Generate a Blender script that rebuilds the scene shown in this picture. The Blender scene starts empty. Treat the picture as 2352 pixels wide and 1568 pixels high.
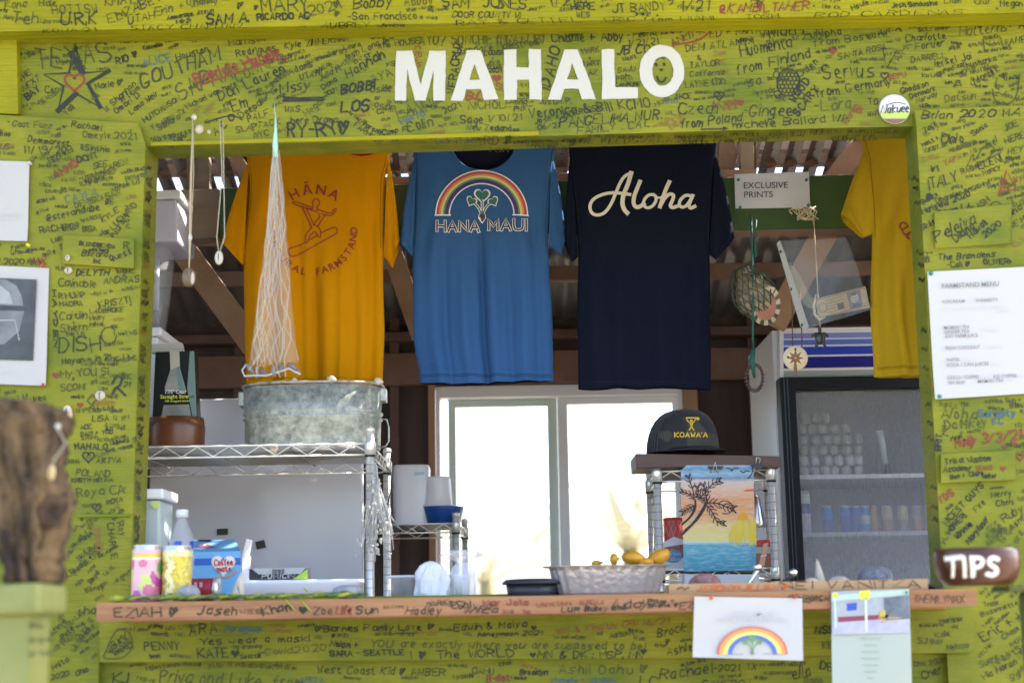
import bpy, bmesh, math, random
from mathutils import Vector, Matrix
from mathutils.geometry import tessellate_polygon
R = math.radians
random.seed(7)
SC = bpy.context.scene
COL = SC.collection

# ------------------------------------------------------------------ camera
PW, PH, FL = 2352.0, 1568.0, 3400.0          # photo units and focal length in them
CAM = Vector((0, 0, 1.05))
PITCH, ROLL = R(10.3), R(0.95)
_f = Vector((0, math.cos(PITCH), math.sin(PITCH)))
_u = Vector((0, -math.sin(PITCH), math.cos(PITCH)))
_r = Vector((1, 0, 0))
UP = _u * math.cos(ROLL) + _r * math.sin(ROLL)
RT = _r * math.cos(ROLL) - _u * math.sin(ROLL)
cd = bpy.data.cameras.new('camera')
cam = bpy.data.objects.new('camera', cd)
COL.objects.link(cam)
cam.matrix_world = Matrix(((RT.x, UP.x, -_f.x, CAM.x), (RT.y, UP.y, -_f.y, CAM.y), (RT.z, UP.z, -_f.z, CAM.z), (0, 0, 0, 1)))
cd.sensor_width = 36
cd.lens = FL / PW * 36
cd.clip_start, cd.clip_end = 0.05, 500
cd.dof.use_dof = True
cd.dof.focus_distance = 4.78
cd.dof.aperture_fstop = 2.2
SC.camera = cam

# ------------------------------------------------------------------ light
w = bpy.data.worlds.new('World')
SC.world = w
w.use_nodes = True
nt = w.node_tree
sky = nt.nodes.new('ShaderNodeTexSky')
sky.sky_type = 'NISHITA'
sky.sun_disc = False
SUN_EL, SUN_AZ = 50, 66                       # sun high behind the stand, a little to the right
sky.sun_elevation = R(SUN_EL)
sky.sun_rotation = R(SUN_AZ)
sky.air_density, sky.dust_density, sky.ozone_density = 0.75, 3.0, 0.6
nt.links.new(sky.outputs[0], nt.nodes['Background'].inputs[0])
nt.nodes['Background'].inputs[1].default_value = 0.15
sd = bpy.data.lights.new('sun', 'SUN')
sd.energy, sd.angle, sd.color = 4.0, R(0.5), (1.0, 0.94, 0.85)
sun = bpy.data.objects.new('sun', sd)
COL.objects.link(sun)
sv = Vector((math.sin(R(SUN_AZ)) * math.cos(R(SUN_EL)), math.cos(R(SUN_AZ)) * math.cos(R(SUN_EL)), math.sin(R(SUN_EL))))
sun.rotation_euler = sv.to_track_quat('Z', 'Y').to_euler()
SC.view_settings.view_transform = 'Standard'
SC.view_settings.look = 'None'
SC.view_settings.gamma = 1
SC.view_settings.exposure = 2.6
SC.cycles.max_bounces = 10
SC.cycles.transparent_max_bounces = 24
SC.cycles.use_denoising = True
SC.cycles.sample_clamp_indirect = 8

# ------------------------------------------------------------------ geometry of the view
def ray(u, v):
    return _f + RT * ((u - PW / 2) / FL) + UP * ((PH / 2 - v) / FL)

def pt(u, v, y):
    d = ray(u, v)
    return CAM + d * (y / d.y)

def on_plane(p0, n, lift=0.0):
    n = n.normalized()
    if n.dot(CAM - p0) < 0:
        n = -n
    def m(u, v, k=0.0):
        d = ray(u, v)
        t = n.dot(p0 + n * (lift + k) - CAM) / n.dot(d)
        return CAM + d * t
    return m

def yplane(y):
    return on_plane(Vector((0, y, 0)), Vector((0, -1, 0)))

def mp(y):
    return y / FL * 1.01

# ------------------------------------------------------------------ materials
MATS = {}
def mat(name, col, rough=0.6, metal=0.0, col2=None, scale=6.0, detail=5, stretch=(1, 1, 1), bump=0.0, bscale=80.0, bstretch=None,
        lo=0.35, hi=0.7, spec=0.5, transp=0.0, sss=0.0, sheen=0.0, wave=None, coat=0.0):
    if name in MATS:
        return MATS[name]
    m = bpy.data.materials.new(name)
    m.use_nodes = True
    t = m.node_tree
    b = t.nodes['Principled BSDF']
    b.inputs['Base Color'].default_value = (*col, 1)
    b.inputs['Roughness'].default_value = rough
    b.inputs['Metallic'].default_value = metal
    b.inputs['Specular IOR Level'].default_value = spec
    b.inputs['Sheen Weight'].default_value = sheen
    b.inputs['Coat Weight'].default_value = coat
    if sss:
        b.inputs['Subsurface Weight'].default_value = sss
        b.inputs['Subsurface Radius'].default_value = (0.02, 0.012, 0.008)
    tc = t.nodes.new('ShaderNodeTexCoord')
    def mapped(st):
        mp_ = t.nodes.new('ShaderNodeMapping')
        mp_.inputs['Scale'].default_value = st
        t.links.new(tc.outputs['Object'], mp_.inputs[0])
        return mp_.outputs[0]
    if col2 is not None:
        n = t.nodes.new('ShaderNodeTexNoise')
        n.inputs['Scale'].default_value = scale
        n.inputs['Detail'].default_value = detail
        n.inputs['Roughness'].default_value = 0.6
        t.links.new(mapped(stretch), n.inputs['Vector'])
        r = t.nodes.new('ShaderNodeValToRGB')
        r.color_ramp.elements[0].position = lo
        r.color_ramp.elements[1].position = hi
        r.color_ramp.elements[0].color = (*col, 1)
        r.color_ramp.elements[1].color = (*col2, 1)
        t.links.new(n.outputs['Fac'], r.inputs[0])
        t.links.new(r.outputs[0], b.inputs['Base Color'])
    if bump:
        n2 = t.nodes.new('ShaderNodeTexNoise')
        n2.inputs['Scale'].default_value = bscale
        n2.inputs['Detail'].default_value = 4
        t.links.new(mapped(bstretch or stretch), n2.inputs['Vector'])
        bp = t.nodes.new('ShaderNodeBump')
        bp.inputs['Strength'].default_value = bump
        bp.inputs['Distance'].default_value = 0.01
        t.links.new(n2.outputs['Fac'], bp.inputs['Height'])
        t.links.new(bp.outputs[0], b.inputs['Normal'])
    if transp:
        out = t.nodes['Material Output']
        tr = t.nodes.new('ShaderNodeBsdfTransparent')
        mx = t.nodes.new('ShaderNodeMixShader')
        mx.inputs[0].default_value = 1 - transp
        t.links.new(tr.outputs[0], mx.inputs[1])
        t.links.new(b.outputs[0], mx.inputs[2])
        t.links.new(mx.outputs[0], out.inputs[0])
    MATS[name] = m
    return m

PAINT = mat('lime_paint', (0.116, 0.152, 0.012), 0.6, col2=(0.252, 0.245, 0.016), scale=3.4, detail=8, bump=0.5, bscale=60, stretch=(1, 1, 1.6), bstretch=(0.10, 1, 1.8), lo=0.34, hi=0.64, spec=.25)
PAINTY = mat('yellow_lime_paint', (0.215, 0.215, 0.004), 0.6, col2=(0.35, 0.31, 0.004), scale=2.0, bump=0.5, bscale=60, bstretch=(0.10, 1, 1.8), spec=.25)
PAINTG = mat('old_green_paint', (0.13, 0.18, 0.008), 0.6, col2=(0.24, 0.25, 0.008), scale=2.4, bump=0.5, bscale=60, bstretch=(0.10, 1, 1.8), spec=.25)
INK = mat('black_marker', (0.014, 0.017, 0.007), 0.6)
INKM = mat('worn_marker', (0.03, 0.037, 0.008), 0.6)
INKG = mat('faded_marker', (0.05, 0.062, 0.008), 0.6)
INKR = mat('red_marker', (0.20, 0.03, 0.012), 0.55)
INKRF = mat('faded_red_marker', (0.20, 0.10, 0.012), 0.55)
INKB = mat('blue_marker', (0.03, 0.09, 0.14), 0.5)
INKBR = mat('brown_marker', (0.10, 0.045, 0.02), 0.55)
WHITEP = mat('white_sign_paint', (0.52, 0.51, 0.45), 0.5)
WOOD = mat('counter_wood', (0.25, 0.105, 0.040), 0.55, col2=(0.40, 0.195, 0.082), scale=5, stretch=(0.5, 4, 11), detail=8, bump=0.15, bscale=30)
PALEWOOD = mat('pale_wood', (0.36, 0.21, 0.09), 0.55, col2=(0.46, 0.29, 0.14), scale=5, stretch=(0.5, 4, 9))
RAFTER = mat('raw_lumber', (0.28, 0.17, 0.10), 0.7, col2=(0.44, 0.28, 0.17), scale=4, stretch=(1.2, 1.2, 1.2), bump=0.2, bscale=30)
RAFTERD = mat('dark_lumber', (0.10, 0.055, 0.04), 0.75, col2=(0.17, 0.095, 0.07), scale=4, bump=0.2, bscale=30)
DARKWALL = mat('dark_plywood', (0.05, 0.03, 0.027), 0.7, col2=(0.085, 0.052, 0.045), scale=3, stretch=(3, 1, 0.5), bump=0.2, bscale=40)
BEAMG = mat('bottle_green_paint', (0.03, 0.075, 0.018), 0.5, col2=(0.045, 0.10, 0.025), scale=3)
PAPER = mat('white_paper', (0.45, 0.44, 0.42), 0.55)
PAPERSH = mat('laminated_paper', (0.50, 0.49, 0.475), 0.25)
TEXTG = mat('grey_print', (0.22, 0.22, 0.23), 0.6)
TEXTL = mat('light_grey_print', (0.5, 0.5, 0.51), 0.6)
BLACK = mat('black_plastic', (0.012, 0.012, 0.015), 0.4)
CHROME = mat('chrome_wire', (0.80, 0.78, 0.70), 0.28, 0.5)
WIRE = mat('wire_grey', (0.34, 0.33, 0.30), 0.35, 0.6)
WHITEPL = mat('white_plastic', (0.78, 0.78, 0.80), 0.35)

def galvanised(name):
    m = mat(name, (.3, .32, .29), .42, .35)
    t = m.node_tree; b = t.nodes['Principled BSDF']
    tc = t.nodes.new('ShaderNodeTexCoord')
    vo = t.nodes.new('ShaderNodeTexVoronoi'); vo.inputs['Scale'].default_value = 75
    no = t.nodes.new('ShaderNodeTexNoise'); no.inputs['Scale'].default_value = 26; no.inputs['Detail'].default_value = 6; no.inputs['Roughness'].default_value = .7
    t.links.new(tc.outputs['Object'], no.inputs['Vector'])
    mx = t.nodes.new('ShaderNodeMixRGB'); mx.inputs[0].default_value = .03
    t.links.new(tc.outputs['Object'], mx.inputs[1]); t.links.new(no.outputs['Color'], mx.inputs[2]); t.links.new(mx.outputs[0], vo.inputs['Vector'])
    sp = t.nodes.new('ShaderNodeSeparateColor'); t.links.new(vo.outputs['Color'], sp.inputs[0])
    ad = t.nodes.new('ShaderNodeMath'); ad.operation = 'MULTIPLY_ADD'; ad.inputs[1].default_value = .42
    mr = t.nodes.new('ShaderNodeMapRange'); mr.inputs[1].default_value = .38; mr.inputs[2].default_value = .62; mr.inputs[4].default_value = .6
    t.links.new(no.outputs['Fac'], mr.inputs[0]); t.links.new(sp.outputs[0], ad.inputs[0]); t.links.new(mr.outputs[0], ad.inputs[2])
    r = t.nodes.new('ShaderNodeValToRGB'); r.color_ramp.elements[0].color = (.17, .185, .165, 1); r.color_ramp.elements[1].color = (.50, .52, .45, 1)
    t.links.new(ad.outputs[0], r.inputs[0]); t.links.new(r.outputs[0], b.inputs['Base Color'])
    return m

# ------------------------------------------------------------------ mesh builder
class MB:
    def __init__(self):
        self.v, self.f, self.m, self.s, self.mats = [], [], [], [], []
    def mi(self, m):
        if m not in self.mats:
            self.mats.append(m)
        return self.mats.index(m)
    def add(self, verts, faces, m, smooth=False):
        o = len(self.v)
        self.v.extend([Vector(p) for p in verts])
        k = self.mi(m)
        for f in faces:
            self.f.append([i + o for i in f]); self.m.append(k); self.s.append(smooth)
    def box(self, lo, hi, m):
        x0, y0, z0 = lo; x1, y1, z1 = hi
        self.add([(x0, y0, z0), (x1, y0, z0), (x1, y1, z0), (x0, y1, z0), (x0, y0, z1), (x1, y0, z1), (x1, y1, z1), (x0, y1, z1)],
                 [(0, 3, 2, 1), (4, 5, 6, 7), (0, 1, 5, 4), (1, 2, 6, 5), (2, 3, 7, 6), (3, 0, 4, 7)], m)
    def prism(self, loop, off, m, holes=(), side=None):
        loops = [list(loop)] + [list(h) for h in holes]
        flat = [p for l in loops for p in l]
        n = len(flat)
        tris = tessellate_polygon(loops)
        off = Vector(off)
        self.add(flat + [p + off for p in flat], [tuple(t) for t in tris] + [tuple(i + n for i in reversed(t)) for t in tris], m)
        o = len(self.v) - 2 * n
        k = self.mi(side or m)
        b = 0
        for l in loops:
            c = len(l)
            for i in range(c):
                j = (i + 1) % c
                self.f.append([o + b + i, o + b + j, o + n + b + j, o + n + b + i]); self.m.append(k); self.s.append(False)
            b += c
    def slab(self, uvs, y, th, m, holes=(), side=None):
        self.prism([pt(u, v, y) for u, v in uvs], (0, th, 0), m, [[pt(u, v, y) for u, v in h] for h in holes], side)
    def sheet(self, pts, m, holes=()):
        loops = [list(pts)] + [list(h) for h in holes]
        self.add([p for l in loops for p in l], [tuple(t) for t in tessellate_polygon(loops)], m)
    def tube(self, pts, r, m, n=8, closed=False, cap=True, flat=None):
        pts = [Vector(p) for p in pts]
        c = len(pts)
        rs = r if isinstance(r, (list, tuple)) else [r] * c
        vs, fs = [], []
        prev = None
        for i, p in enumerate(pts):
            a = pts[(i - 1) % c] if (closed or i > 0) else p
            b = pts[(i + 1) % c] if (closed or i < c - 1) else p
            t = (b - a)
            t = t.normalized() if t.length > 1e-9 else Vector((0, 0, 1))
            if prev is None:
                q = Vector((0, 1, 0)) if abs(t.y) < 0.9 else Vector((1, 0, 0))
            else:
                q = prev
            q = (q - t * q.dot(t)).normalized()
            prev = q
            s = t.cross(q)
            for k in range(n):
                an = 2 * math.pi * k / n
                vs.append(p + (q * math.cos(an) * (flat or 1.0) + s * math.sin(an)) * rs[i])
        for i in range(c if closed else c - 1):
            j = (i + 1) % c
            for k in range(n):
                l = (k + 1) % n
                fs.append((i * n + k, i * n + l, j * n + l, j * n + k))
        if cap and not closed:
            fs.append(tuple(range(n - 1, -1, -1))); fs.append(tuple((c - 1) * n + k for k in range(n)))
        self.add(vs, fs, m, True)
    def lathe(self, prof, c, m, n=28, sx=1.0, sy=1.0, mtx=None, cap=True, wob=None):
        c = Vector(c)
        vs, fs = [], []
        for i, (r, z) in enumerate(prof):
            for k in range(n):
                a = 2 * math.pi * k / n
                q = 1 + (wob(a, i) if wob else 0)
                p = Vector((r * q * math.cos(a) * sx, r * q * math.sin(a) * sy, z))
                if mtx is not None:
                    p = mtx @ p
                vs.append(c + p)
        for i in range(len(prof) - 1):
            for k in range(n):
                l = (k + 1) % n
                fs.append((i * n + k, i * n + l, (i + 1) * n + l, (i + 1) * n + k))
        if cap:
            fs.append(tuple(range(n - 1, -1, -1)))
            fs.append(tuple((len(prof) - 1) * n + k for k in range(n)))
        self.add(vs, fs, m, True)
    def ball(self, c, r, m, n=12, mtx=None):
        k = n // 2
        self.lathe([(math.sin(math.pi * i / k) + 1e-4, -math.cos(math.pi * i / k)) for i in range(k + 1)], c, m, n, mtx=(mtx or Matrix.Diagonal(Vector(r) if not isinstance(r, float) else Vector((r, r, r)))), cap=False)
    def loft(self, secs, m, closed=True, caps=True, smooth=True):
        n = len(secs[0])
        vs = [p for s in secs for p in s]
        fs = []
        for i in range(len(secs) - 1):
            for k in range(n if closed else n - 1):
                l = (k + 1) % n
                fs.append((i * n + k, i * n + l, (i + 1) * n + l, (i + 1) * n + k))
        self.add(vs, fs, m, smooth)
        if caps and closed:
            o = len(self.v) - len(vs)
            mi = self.mi(m)
            for idx in (list(range(n - 1, -1, -1)), [(len(secs) - 1) * n + k for k in range(n)]):
                self.f.append([o + i for i in idx]); self.m.append(mi); self.s.append(False)
    def ribbon(self, pts, wd, nrm, m):
        pts = [Vector(p) for p in pts]
        c = len(pts)
        if c < 2:
            return
        vs = []
        for i, p in enumerate(pts):
            t = pts[min(i + 1, c - 1)] - pts[max(i - 1, 0)]
            if t.length < 1e-9:
                t = Vector((1, 0, 0))
            t.normalize()
            s = t.cross(nrm).normalized()
            ww = wd[i] if isinstance(wd, (list, tuple)) else wd
            e = t * (ww * 0.35) * (-1 if i == 0 else (1 if i == c - 1 else 0))
            vs += [p + s * ww / 2 + e, p - s * ww / 2 + e]
        self.add(vs, [(2 * i, 2 * i + 1, 2 * i + 3, 2 * i + 2) for i in range(c - 1)], m)
    def build(self, name, parent=None, label=None, cat=None, group=None, kind=None, bevel=0.0, plabel=None, solid=True, segs=2, ang=30, sub=0):
        me = bpy.data.meshes.new(name)
        if parent is not None:
            org = parent['_o'] if '_o' in parent else None
            o0 = Vector(org) if org is not None else Vector((0, 0, 0))
        else:
            xs = [p.x for p in self.v]; ys = [p.y for p in self.v]; zs = [p.z for p in self.v]
            o0 = Vector(((min(xs) + max(xs)) / 2, (min(ys) + max(ys)) / 2, min(zs)))
        me.from_pydata([p - o0 for p in self.v], [], self.f)
        for q in self.mats:
            me.materials.append(q)
        me.polygons.foreach_set('material_index', self.m)
        me.polygons.foreach_set('use_smooth', self.s)
        if solid:
            bm = bmesh.new(); bm.from_mesh(me)
            bmesh.ops.recalc_face_normals(bm, faces=bm.faces)
            bm.to_mesh(me); bm.free()
        me.update()
        o = bpy.data.objects.new(name, me)
        COL.objects.link(o)
        if parent is not None:
            o.parent = parent
            o['_o'] = tuple(o0)
            if plabel:
                o['label'] = plabel
        else:
            o.location = o0
            o['_o'] = tuple(o0)
        if bevel:
            b = o.modifiers.new('bevel', 'BEVEL')
            b.width, b.segments, b.limit_method, b.angle_limit = bevel, segs, 'ANGLE', R(ang)
        if sub:
            sdm = o.modifiers.new('sub', 'SUBSURF'); sdm.levels = sdm.render_levels = sub
        tag(o, label, cat, group, kind)
        return o

def tag(o, label=None, cat=None, group=None, kind=None):
    if label: o['label'] = label
    if cat: o['category'] = cat
    if group: o['group'] = group
    if kind: o['kind'] = kind
    return o

def thing(name, label, cat, loc, group=None, kind=None):
    o = bpy.data.objects.new(name, None)
    o.empty_display_size = 0.05
    COL.objects.link(o)
    o.location = loc
    o['_o'] = tuple(loc)
    return tag(o, label, cat, group, kind)

def copy_tree(o, loc=None, label=None, parent=None):
    c = o.copy(); COL.objects.link(c)
    if parent is not None:
        c.parent = parent
    if loc is not None:
        c.location = loc
    if label:
        c['label'] = label
    for ch in list(o.children):
        copy_tree(ch, parent=c)
    return c

# ------------------------------------------------------------------ lettering: a single-stroke hand
GL = {
'A':'02 28 42|14 34','B':'02 08|~08 28 47 46 25 05|~05 25 44 43 22 02','C':'~47 38 18 06 04 12 32 43','D':'02 08|~08 28 46 44 22 02','E':'48 08 02 42|05 35',
'F':'48 08 02|05 35','G':'~47 38 18 06 04 12 32 44|44 24','H':'08 02|48 42|05 45','I':'08 02','J':'~38 33 22 12 03','K':'08 02|48 05 42','L':'08 02 42','M':'02 08 24 48 42',
'N':'02 08 42 48','O':'~28 07 03 22 43 47 28','P':'02 08|~08 28 47 46 25 05','Q':'~28 07 03 22 43 47 28|24 41','R':'02 08|~08 28 47 46 25 05|25 42','S':'~47 38 18 07 06 15 35 44 43 32 12 03',
'T':'08 48|28 22','U':'~08 03 12 32 43 48','V':'08 22 48','W':'08 12 26 32 48','X':'08 42|48 02','Y':'08 25 48|25 22','Z':'08 48 02 42',
'0':'~28 07 03 22 43 47 28','1':'17 28 22','2':'~07 18 38 47 45 02|02 42','3':'~07 18 38 46 25|~25 44 43 32 12 03','4':'38 04 44|38 32','5':'48 08 05|~05 35 44 43 32 12 03',
'6':'~38 16 03 12 32 43 44 35 15 04','7':'08 48 12','8':'~28 07 06 25 44 43 32 12 03 04 25 46 47 28','9':'~46 35 15 06 07 18 38 47 46 43 22',
'a':'~36 16 04 12 33|36 32','b':'08 02|~05 16 26 34 22 02','c':'~36 16 04 12 32','d':'38 32|~36 16 04 12 33','e':'~04 34 26 16 04 12 32','f':'~38 28 17 12|06 26',
'g':'~36 16 04 12 33|~36 31 20 00','h':'08 02|~04 16 26 35 32','i':'06 02|08 07','j':'~26 21 10 00|28 27','k':'08 02|36 04 32','l':'08 02','m':'06 02|~04 16 25 22|~24 36 45 42',
'n':'06 02|~04 16 26 35 32','o':'~16 04 12 22 34 26 16','p':'06 00|~05 16 26 34 22 03','q':'36 30|~36 16 04 12 33','r':'06 02|~04 16 26','s':'~36 16 05 14 24 33 22 02',
't':'~17 13 22 32|06 26','u':'~06 03 12 22 34|36 32','v':'06 12 26','w':'06 12 24 32 46','x':'06 32|36 02','y':'06 13|36 00','z':'06 36 02 32',
'.':'02 03',',':'03 01','!':'08 04|02 03','-':'05 25','+':'05 35|17 13','&':'~42 07 18 28 27 04 12 22 44','/':'02 38','#':'14 46|13 45|15 28|22 36','(':'~18 06 04 12',')':'~08 16 14 02',
"'":'08 07',':':'06 05|03 02','?':'~07 18 38 46 24 23|22 21','@':'~35 25 14 23 34 36 28 07 03 22 42','=':'04 34|06 36','<':'~14 06 07 18 25|~25 38 47 46 24 12 03 05','_':'02 42','$':'~47 18 06 44 12 03|29 21',
'^':'48 08 25 02 42','"':'08 07|18 17','*':'~26 15 23 35 26'}
NARROW = {'I': 0, 'i': 0, 'l': 0, '.': 0, ',': 0, '!': 0, "'": 0, ':': 0, 'r': 2, 't': 3, 'f': 3, 'v': 2, '-': 2, '(': 1, ')': 1, '1': 2, 'j': 2, 'J': 3, 'z': 3}

def chaikin(p, it=2):
    for _ in range(it):
        q = [p[0]]
        for a, b in zip(p[:-1], p[1:]):
            q += [(a[0] * .75 + b[0] * .25, a[1] * .75 + b[1] * .25), (a[0] * .25 + b[0] * .75, a[1] * .25 + b[1] * .75)]
        q.append(p[-1])
        p = q
    return p

def strokes(text, jit=0.0, rnd=None, it=2):
    """polylines in units of cap height, and the advance"""
    x, out = 0.0, []
    sl = rnd.uniform(-.12, .25) if rnd and jit else 0
    dr = rnd.uniform(-.03, .03) if rnd and jit else 0
    for ch in text:
        if ch == ' ':
            x += 3.2; continue
        g = GL.get(ch)
        if not g:
            x += 3; continue
        wd = NARROW.get(ch, 3 if ch.islower() and ch not in 'mw' else 4)
        dy = rnd.uniform(-jit, jit) if rnd else 0
        sk = rnd.uniform(0.85, 1.15) if rnd and jit else 1
        lr = rnd.gauss(0, .10) if rnd and jit else 0
        for s in g.split('|'):
            sm = s[0] == '~'
            p = [(float(q[0]), float(q[1]) - 2) for q in s.lstrip('~').split()]
            if rnd and jit:
                p = [(a + rnd.uniform(-jit, jit) * .7, b + rnd.uniform(-jit, jit) * .7) for a, b in p]
                p = [((a - 2) * math.cos(lr) - (b - 3) * math.sin(lr) + 2 + b * sl, (a - 2) * math.sin(lr) + (b - 3) * math.cos(lr) + 3 + x * dr) for a, b in p]
            if sm:
                p = chaikin(p, it)
            out.append([((x + a * sk) / 6, (b + dy) / 6) for a, b in p])
        x += wd + (rnd.uniform(1.0, 2.0) if rnd and jit else 1.5)
    return out, (x - 1.5) / 6

_RW = random.Random(11)
OCC = []
def fill(mb, inside, u0, u1, v0, v1, plane, ang, sy=11, sx=30):
    """small illegible signatures in the gaps left between the legible ones"""
    cells = {}
    for a, b in OCC:
        cells.setdefault((int(a // 8), int(b // 8)), 0)
    v = v0
    while v < v1:
        u = u0 + _RW.uniform(0, sx)
        while u < u1:
            a = ang(u, v) + _RW.gauss(0, 7)
            ln, h = _RW.uniform(.7, 1.5) * sx, _RW.uniform(.42, .72) * sy
            ca, sa = math.cos(R(a)), math.sin(R(a))
            ok = all(inside(u + t * ca, v - t * sa) for t in (0, ln)) and inside(u, v - h)
            for i in range(7):
                for g in (0, .9):
                    t = ln * i / 6
                    if (int((u + t * ca - g * h * sa) // 8), int((v - t * sa - g * h * ca) // 8)) in cells:
                        ok = False
            if ok:
                scribble(mb, u, v, ln, h, a, plane, _RW.choice([INK, INKM, INKM, INKM, INKG, INKRF if _RW.random() < .25 else INKG]), wd=_RW.uniform(1.1, 2.0))
                for i in range(7):
                    for g in (0, .9):
                        t = ln * i / 6
                        cells[(int((u + t * ca - g * h * sa) // 8), int((v - t * sa - g * h * ca) // 8))] = 1
            u += sx * _RW.uniform(.35, .7)
        v += sy * .7
def write(mb, text, u, v, h, ang=0.0, m=None, wd=None, plane=None, jit=0.35, length=None, lift=0.0015, it=2, nrm=Vector((0, -1, 0))):
    """hand lettering: baseline starts at photo point (u, v), cap height h, rising by ang degrees"""
    st, adv = strokes(text, jit, _RW, it)
    m = m or INK
    if m is INK and _RW.random() < .35 and not wd:
        m = INKM
    sx = (length / (adv * h)) if length else 1.0
    ca, sa = math.cos(R(ang)), math.sin(R(ang))
    wpx = (wd or max(2.0, h * 0.115)) * 1.15
    for s in st:
        k = lift + _RW.uniform(0, 0.0012)
        OCC.extend((u + (a * h * sx) * ca - b * h * sa, v - (a * h * sx) * sa - b * h * ca) for a, b in s)
        P = [plane(u + (a * h * sx) * ca - b * h * sa, v - (a * h * sx) * sa - b * h * ca, k) for a, b in s]
        sc = (plane(u + 10, v) - plane(u, v)).length / 10
        w0, ph_ = wpx * sc * _RW.uniform(0.75, 1.15), _RW.uniform(0, 6)
        mb.ribbon(P, [w0 * (1 + .22 * math.sin(ph_ + i * 1.1)) * (.8 if i in (0, len(P) - 1) else 1) for i in range(len(P))], nrm, m)

def line(mb, pts, wpx, plane, m, closed=False, smooth=0, lift=0.0015, nrm=Vector((0, -1, 0))):
    p = list(pts)
    if closed:
        p = p + [p[0]]
    if smooth:
        p = chaikin(p, smooth)
    k = lift + _RW.uniform(0, 0.001)
    sc = (plane(p[0][0] + 10, p[0][1]) - plane(*p[0])).length / 10
    mb.ribbon([plane(a, b, k) for a, b in p], wpx * sc, nrm, m)

def scribble(mb, u, v, ln, h, ang, plane, m=None, lines=1, lead=1.5, nrm=Vector((0, -1, 0)), wd=None, lift=0.0015):
    """illegible handwriting"""
    r = _RW
    ca, sa = math.cos(R(ang)), math.sin(R(ang))
    for li in range(lines):
        x = r.uniform(0, h)
        end = ln * r.uniform(0.75, 1)
        while x < end:
            for _ in range(r.randint(2, 7)):
                for q in GL[r.choice('aceimnorsuvwlhdtbkgyAERSLMK')].split('|'):
                    p = [(x + (float(z[0]) * .22 + r.gauss(0, .09)) * h, ((float(z[1]) - 2) * .2 + r.gauss(0, .09)) * h - li * h * lead) for z in q.lstrip('~').split()]
                    if q[0] == '~':
                        p = chaikin(p, 1)
                    k = lift + r.uniform(0, 0.0012)
                    sc = (plane(u + 10, v) - plane(u, v)).length / 10
                    mb.ribbon([plane(u + a * ca - b * sa, v - a * sa - b * ca, k) for a, b in p], (wd or max(1.6, h * .15)) * sc, nrm, m or INK)
                x += h * r.uniform(.75, 1.15)
            x += h * .8

def heart(u, v, s):
    """outline of a heart centred on (u, v)"""
    out = []
    for i in range(24):
        t = 2 * math.pi * i / 24
        out.append((u + s * 16 * math.sin(t) ** 3 / 32, v - s * (13 * math.cos(t) - 5 * math.cos(2 * t) - 2 * math.cos(3 * t) - math.cos(4 * t)) / 32))
    return out

_fc = {}
def font(text, bold=0.0, align='LEFT'):
    key = (text, bold, align)
    if key not in _fc:
        c = bpy.data.curves.new('t', 'FONT')
        c.body = text; c.size = 1; c.offset = bold; c.align_x = align
        c.resolution_u = 4
        o = bpy.data.objects.new('t', c)
        COL.objects.link(o)
        me = o.evaluated_get(bpy.context.evaluated_depsgraph_get()).to_mesh()
        V = [(p.co.x, p.co.y) for p in me.vertices]
        Fs = [tuple(p.vertices) for p in me.polygons]
        bpy.data.objects.remove(o)
        bpy.data.curves.remove(c)
        _fc[key] = (V, Fs)
    return _fc[key]

def type_(mb, text, u, v, h, plane, m, ang=0.0, bold=0.0, align='LEFT', sx=1.0, lift=0.0015, length=None):
    """printed type, baseline at (u, v), cap height about h"""
    V, Fs = font(text, bold, align)
    if not V:
        return
    s = h / 0.73
    if length:
        x0, x1 = min(a for a, b in V), max(a for a, b in V)
        sx = length / ((x1 - x0) * s)
    ca, sa = math.cos(R(ang)), math.sin(R(ang))
    mb.add([plane(u + a * s * sx * ca - b * s * sa, v - a * s * sx * sa - b * s * ca, lift) for a, b in V], Fs, m)
# ================================================================== THE FRONT WALL
HEADY, FASCY, WALLY = 4.0, 3.905, 3.972
NAIL = mat('nail_head', (.045, .05, .012), .6)
def nails(mb, pts, P):
    for u, v in pts:
        mb.sheet([P(u + 2.6 * math.cos(i * .9), v + 2.6 * math.sin(i * .9), .0008) for i in range(7)], NAIL)
fw = thing('front_wall', 'yellow-green painted front wall of the stand covered in visitors\' signatures under MAHALO', 'wall', (0, HEADY, 0))

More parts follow.
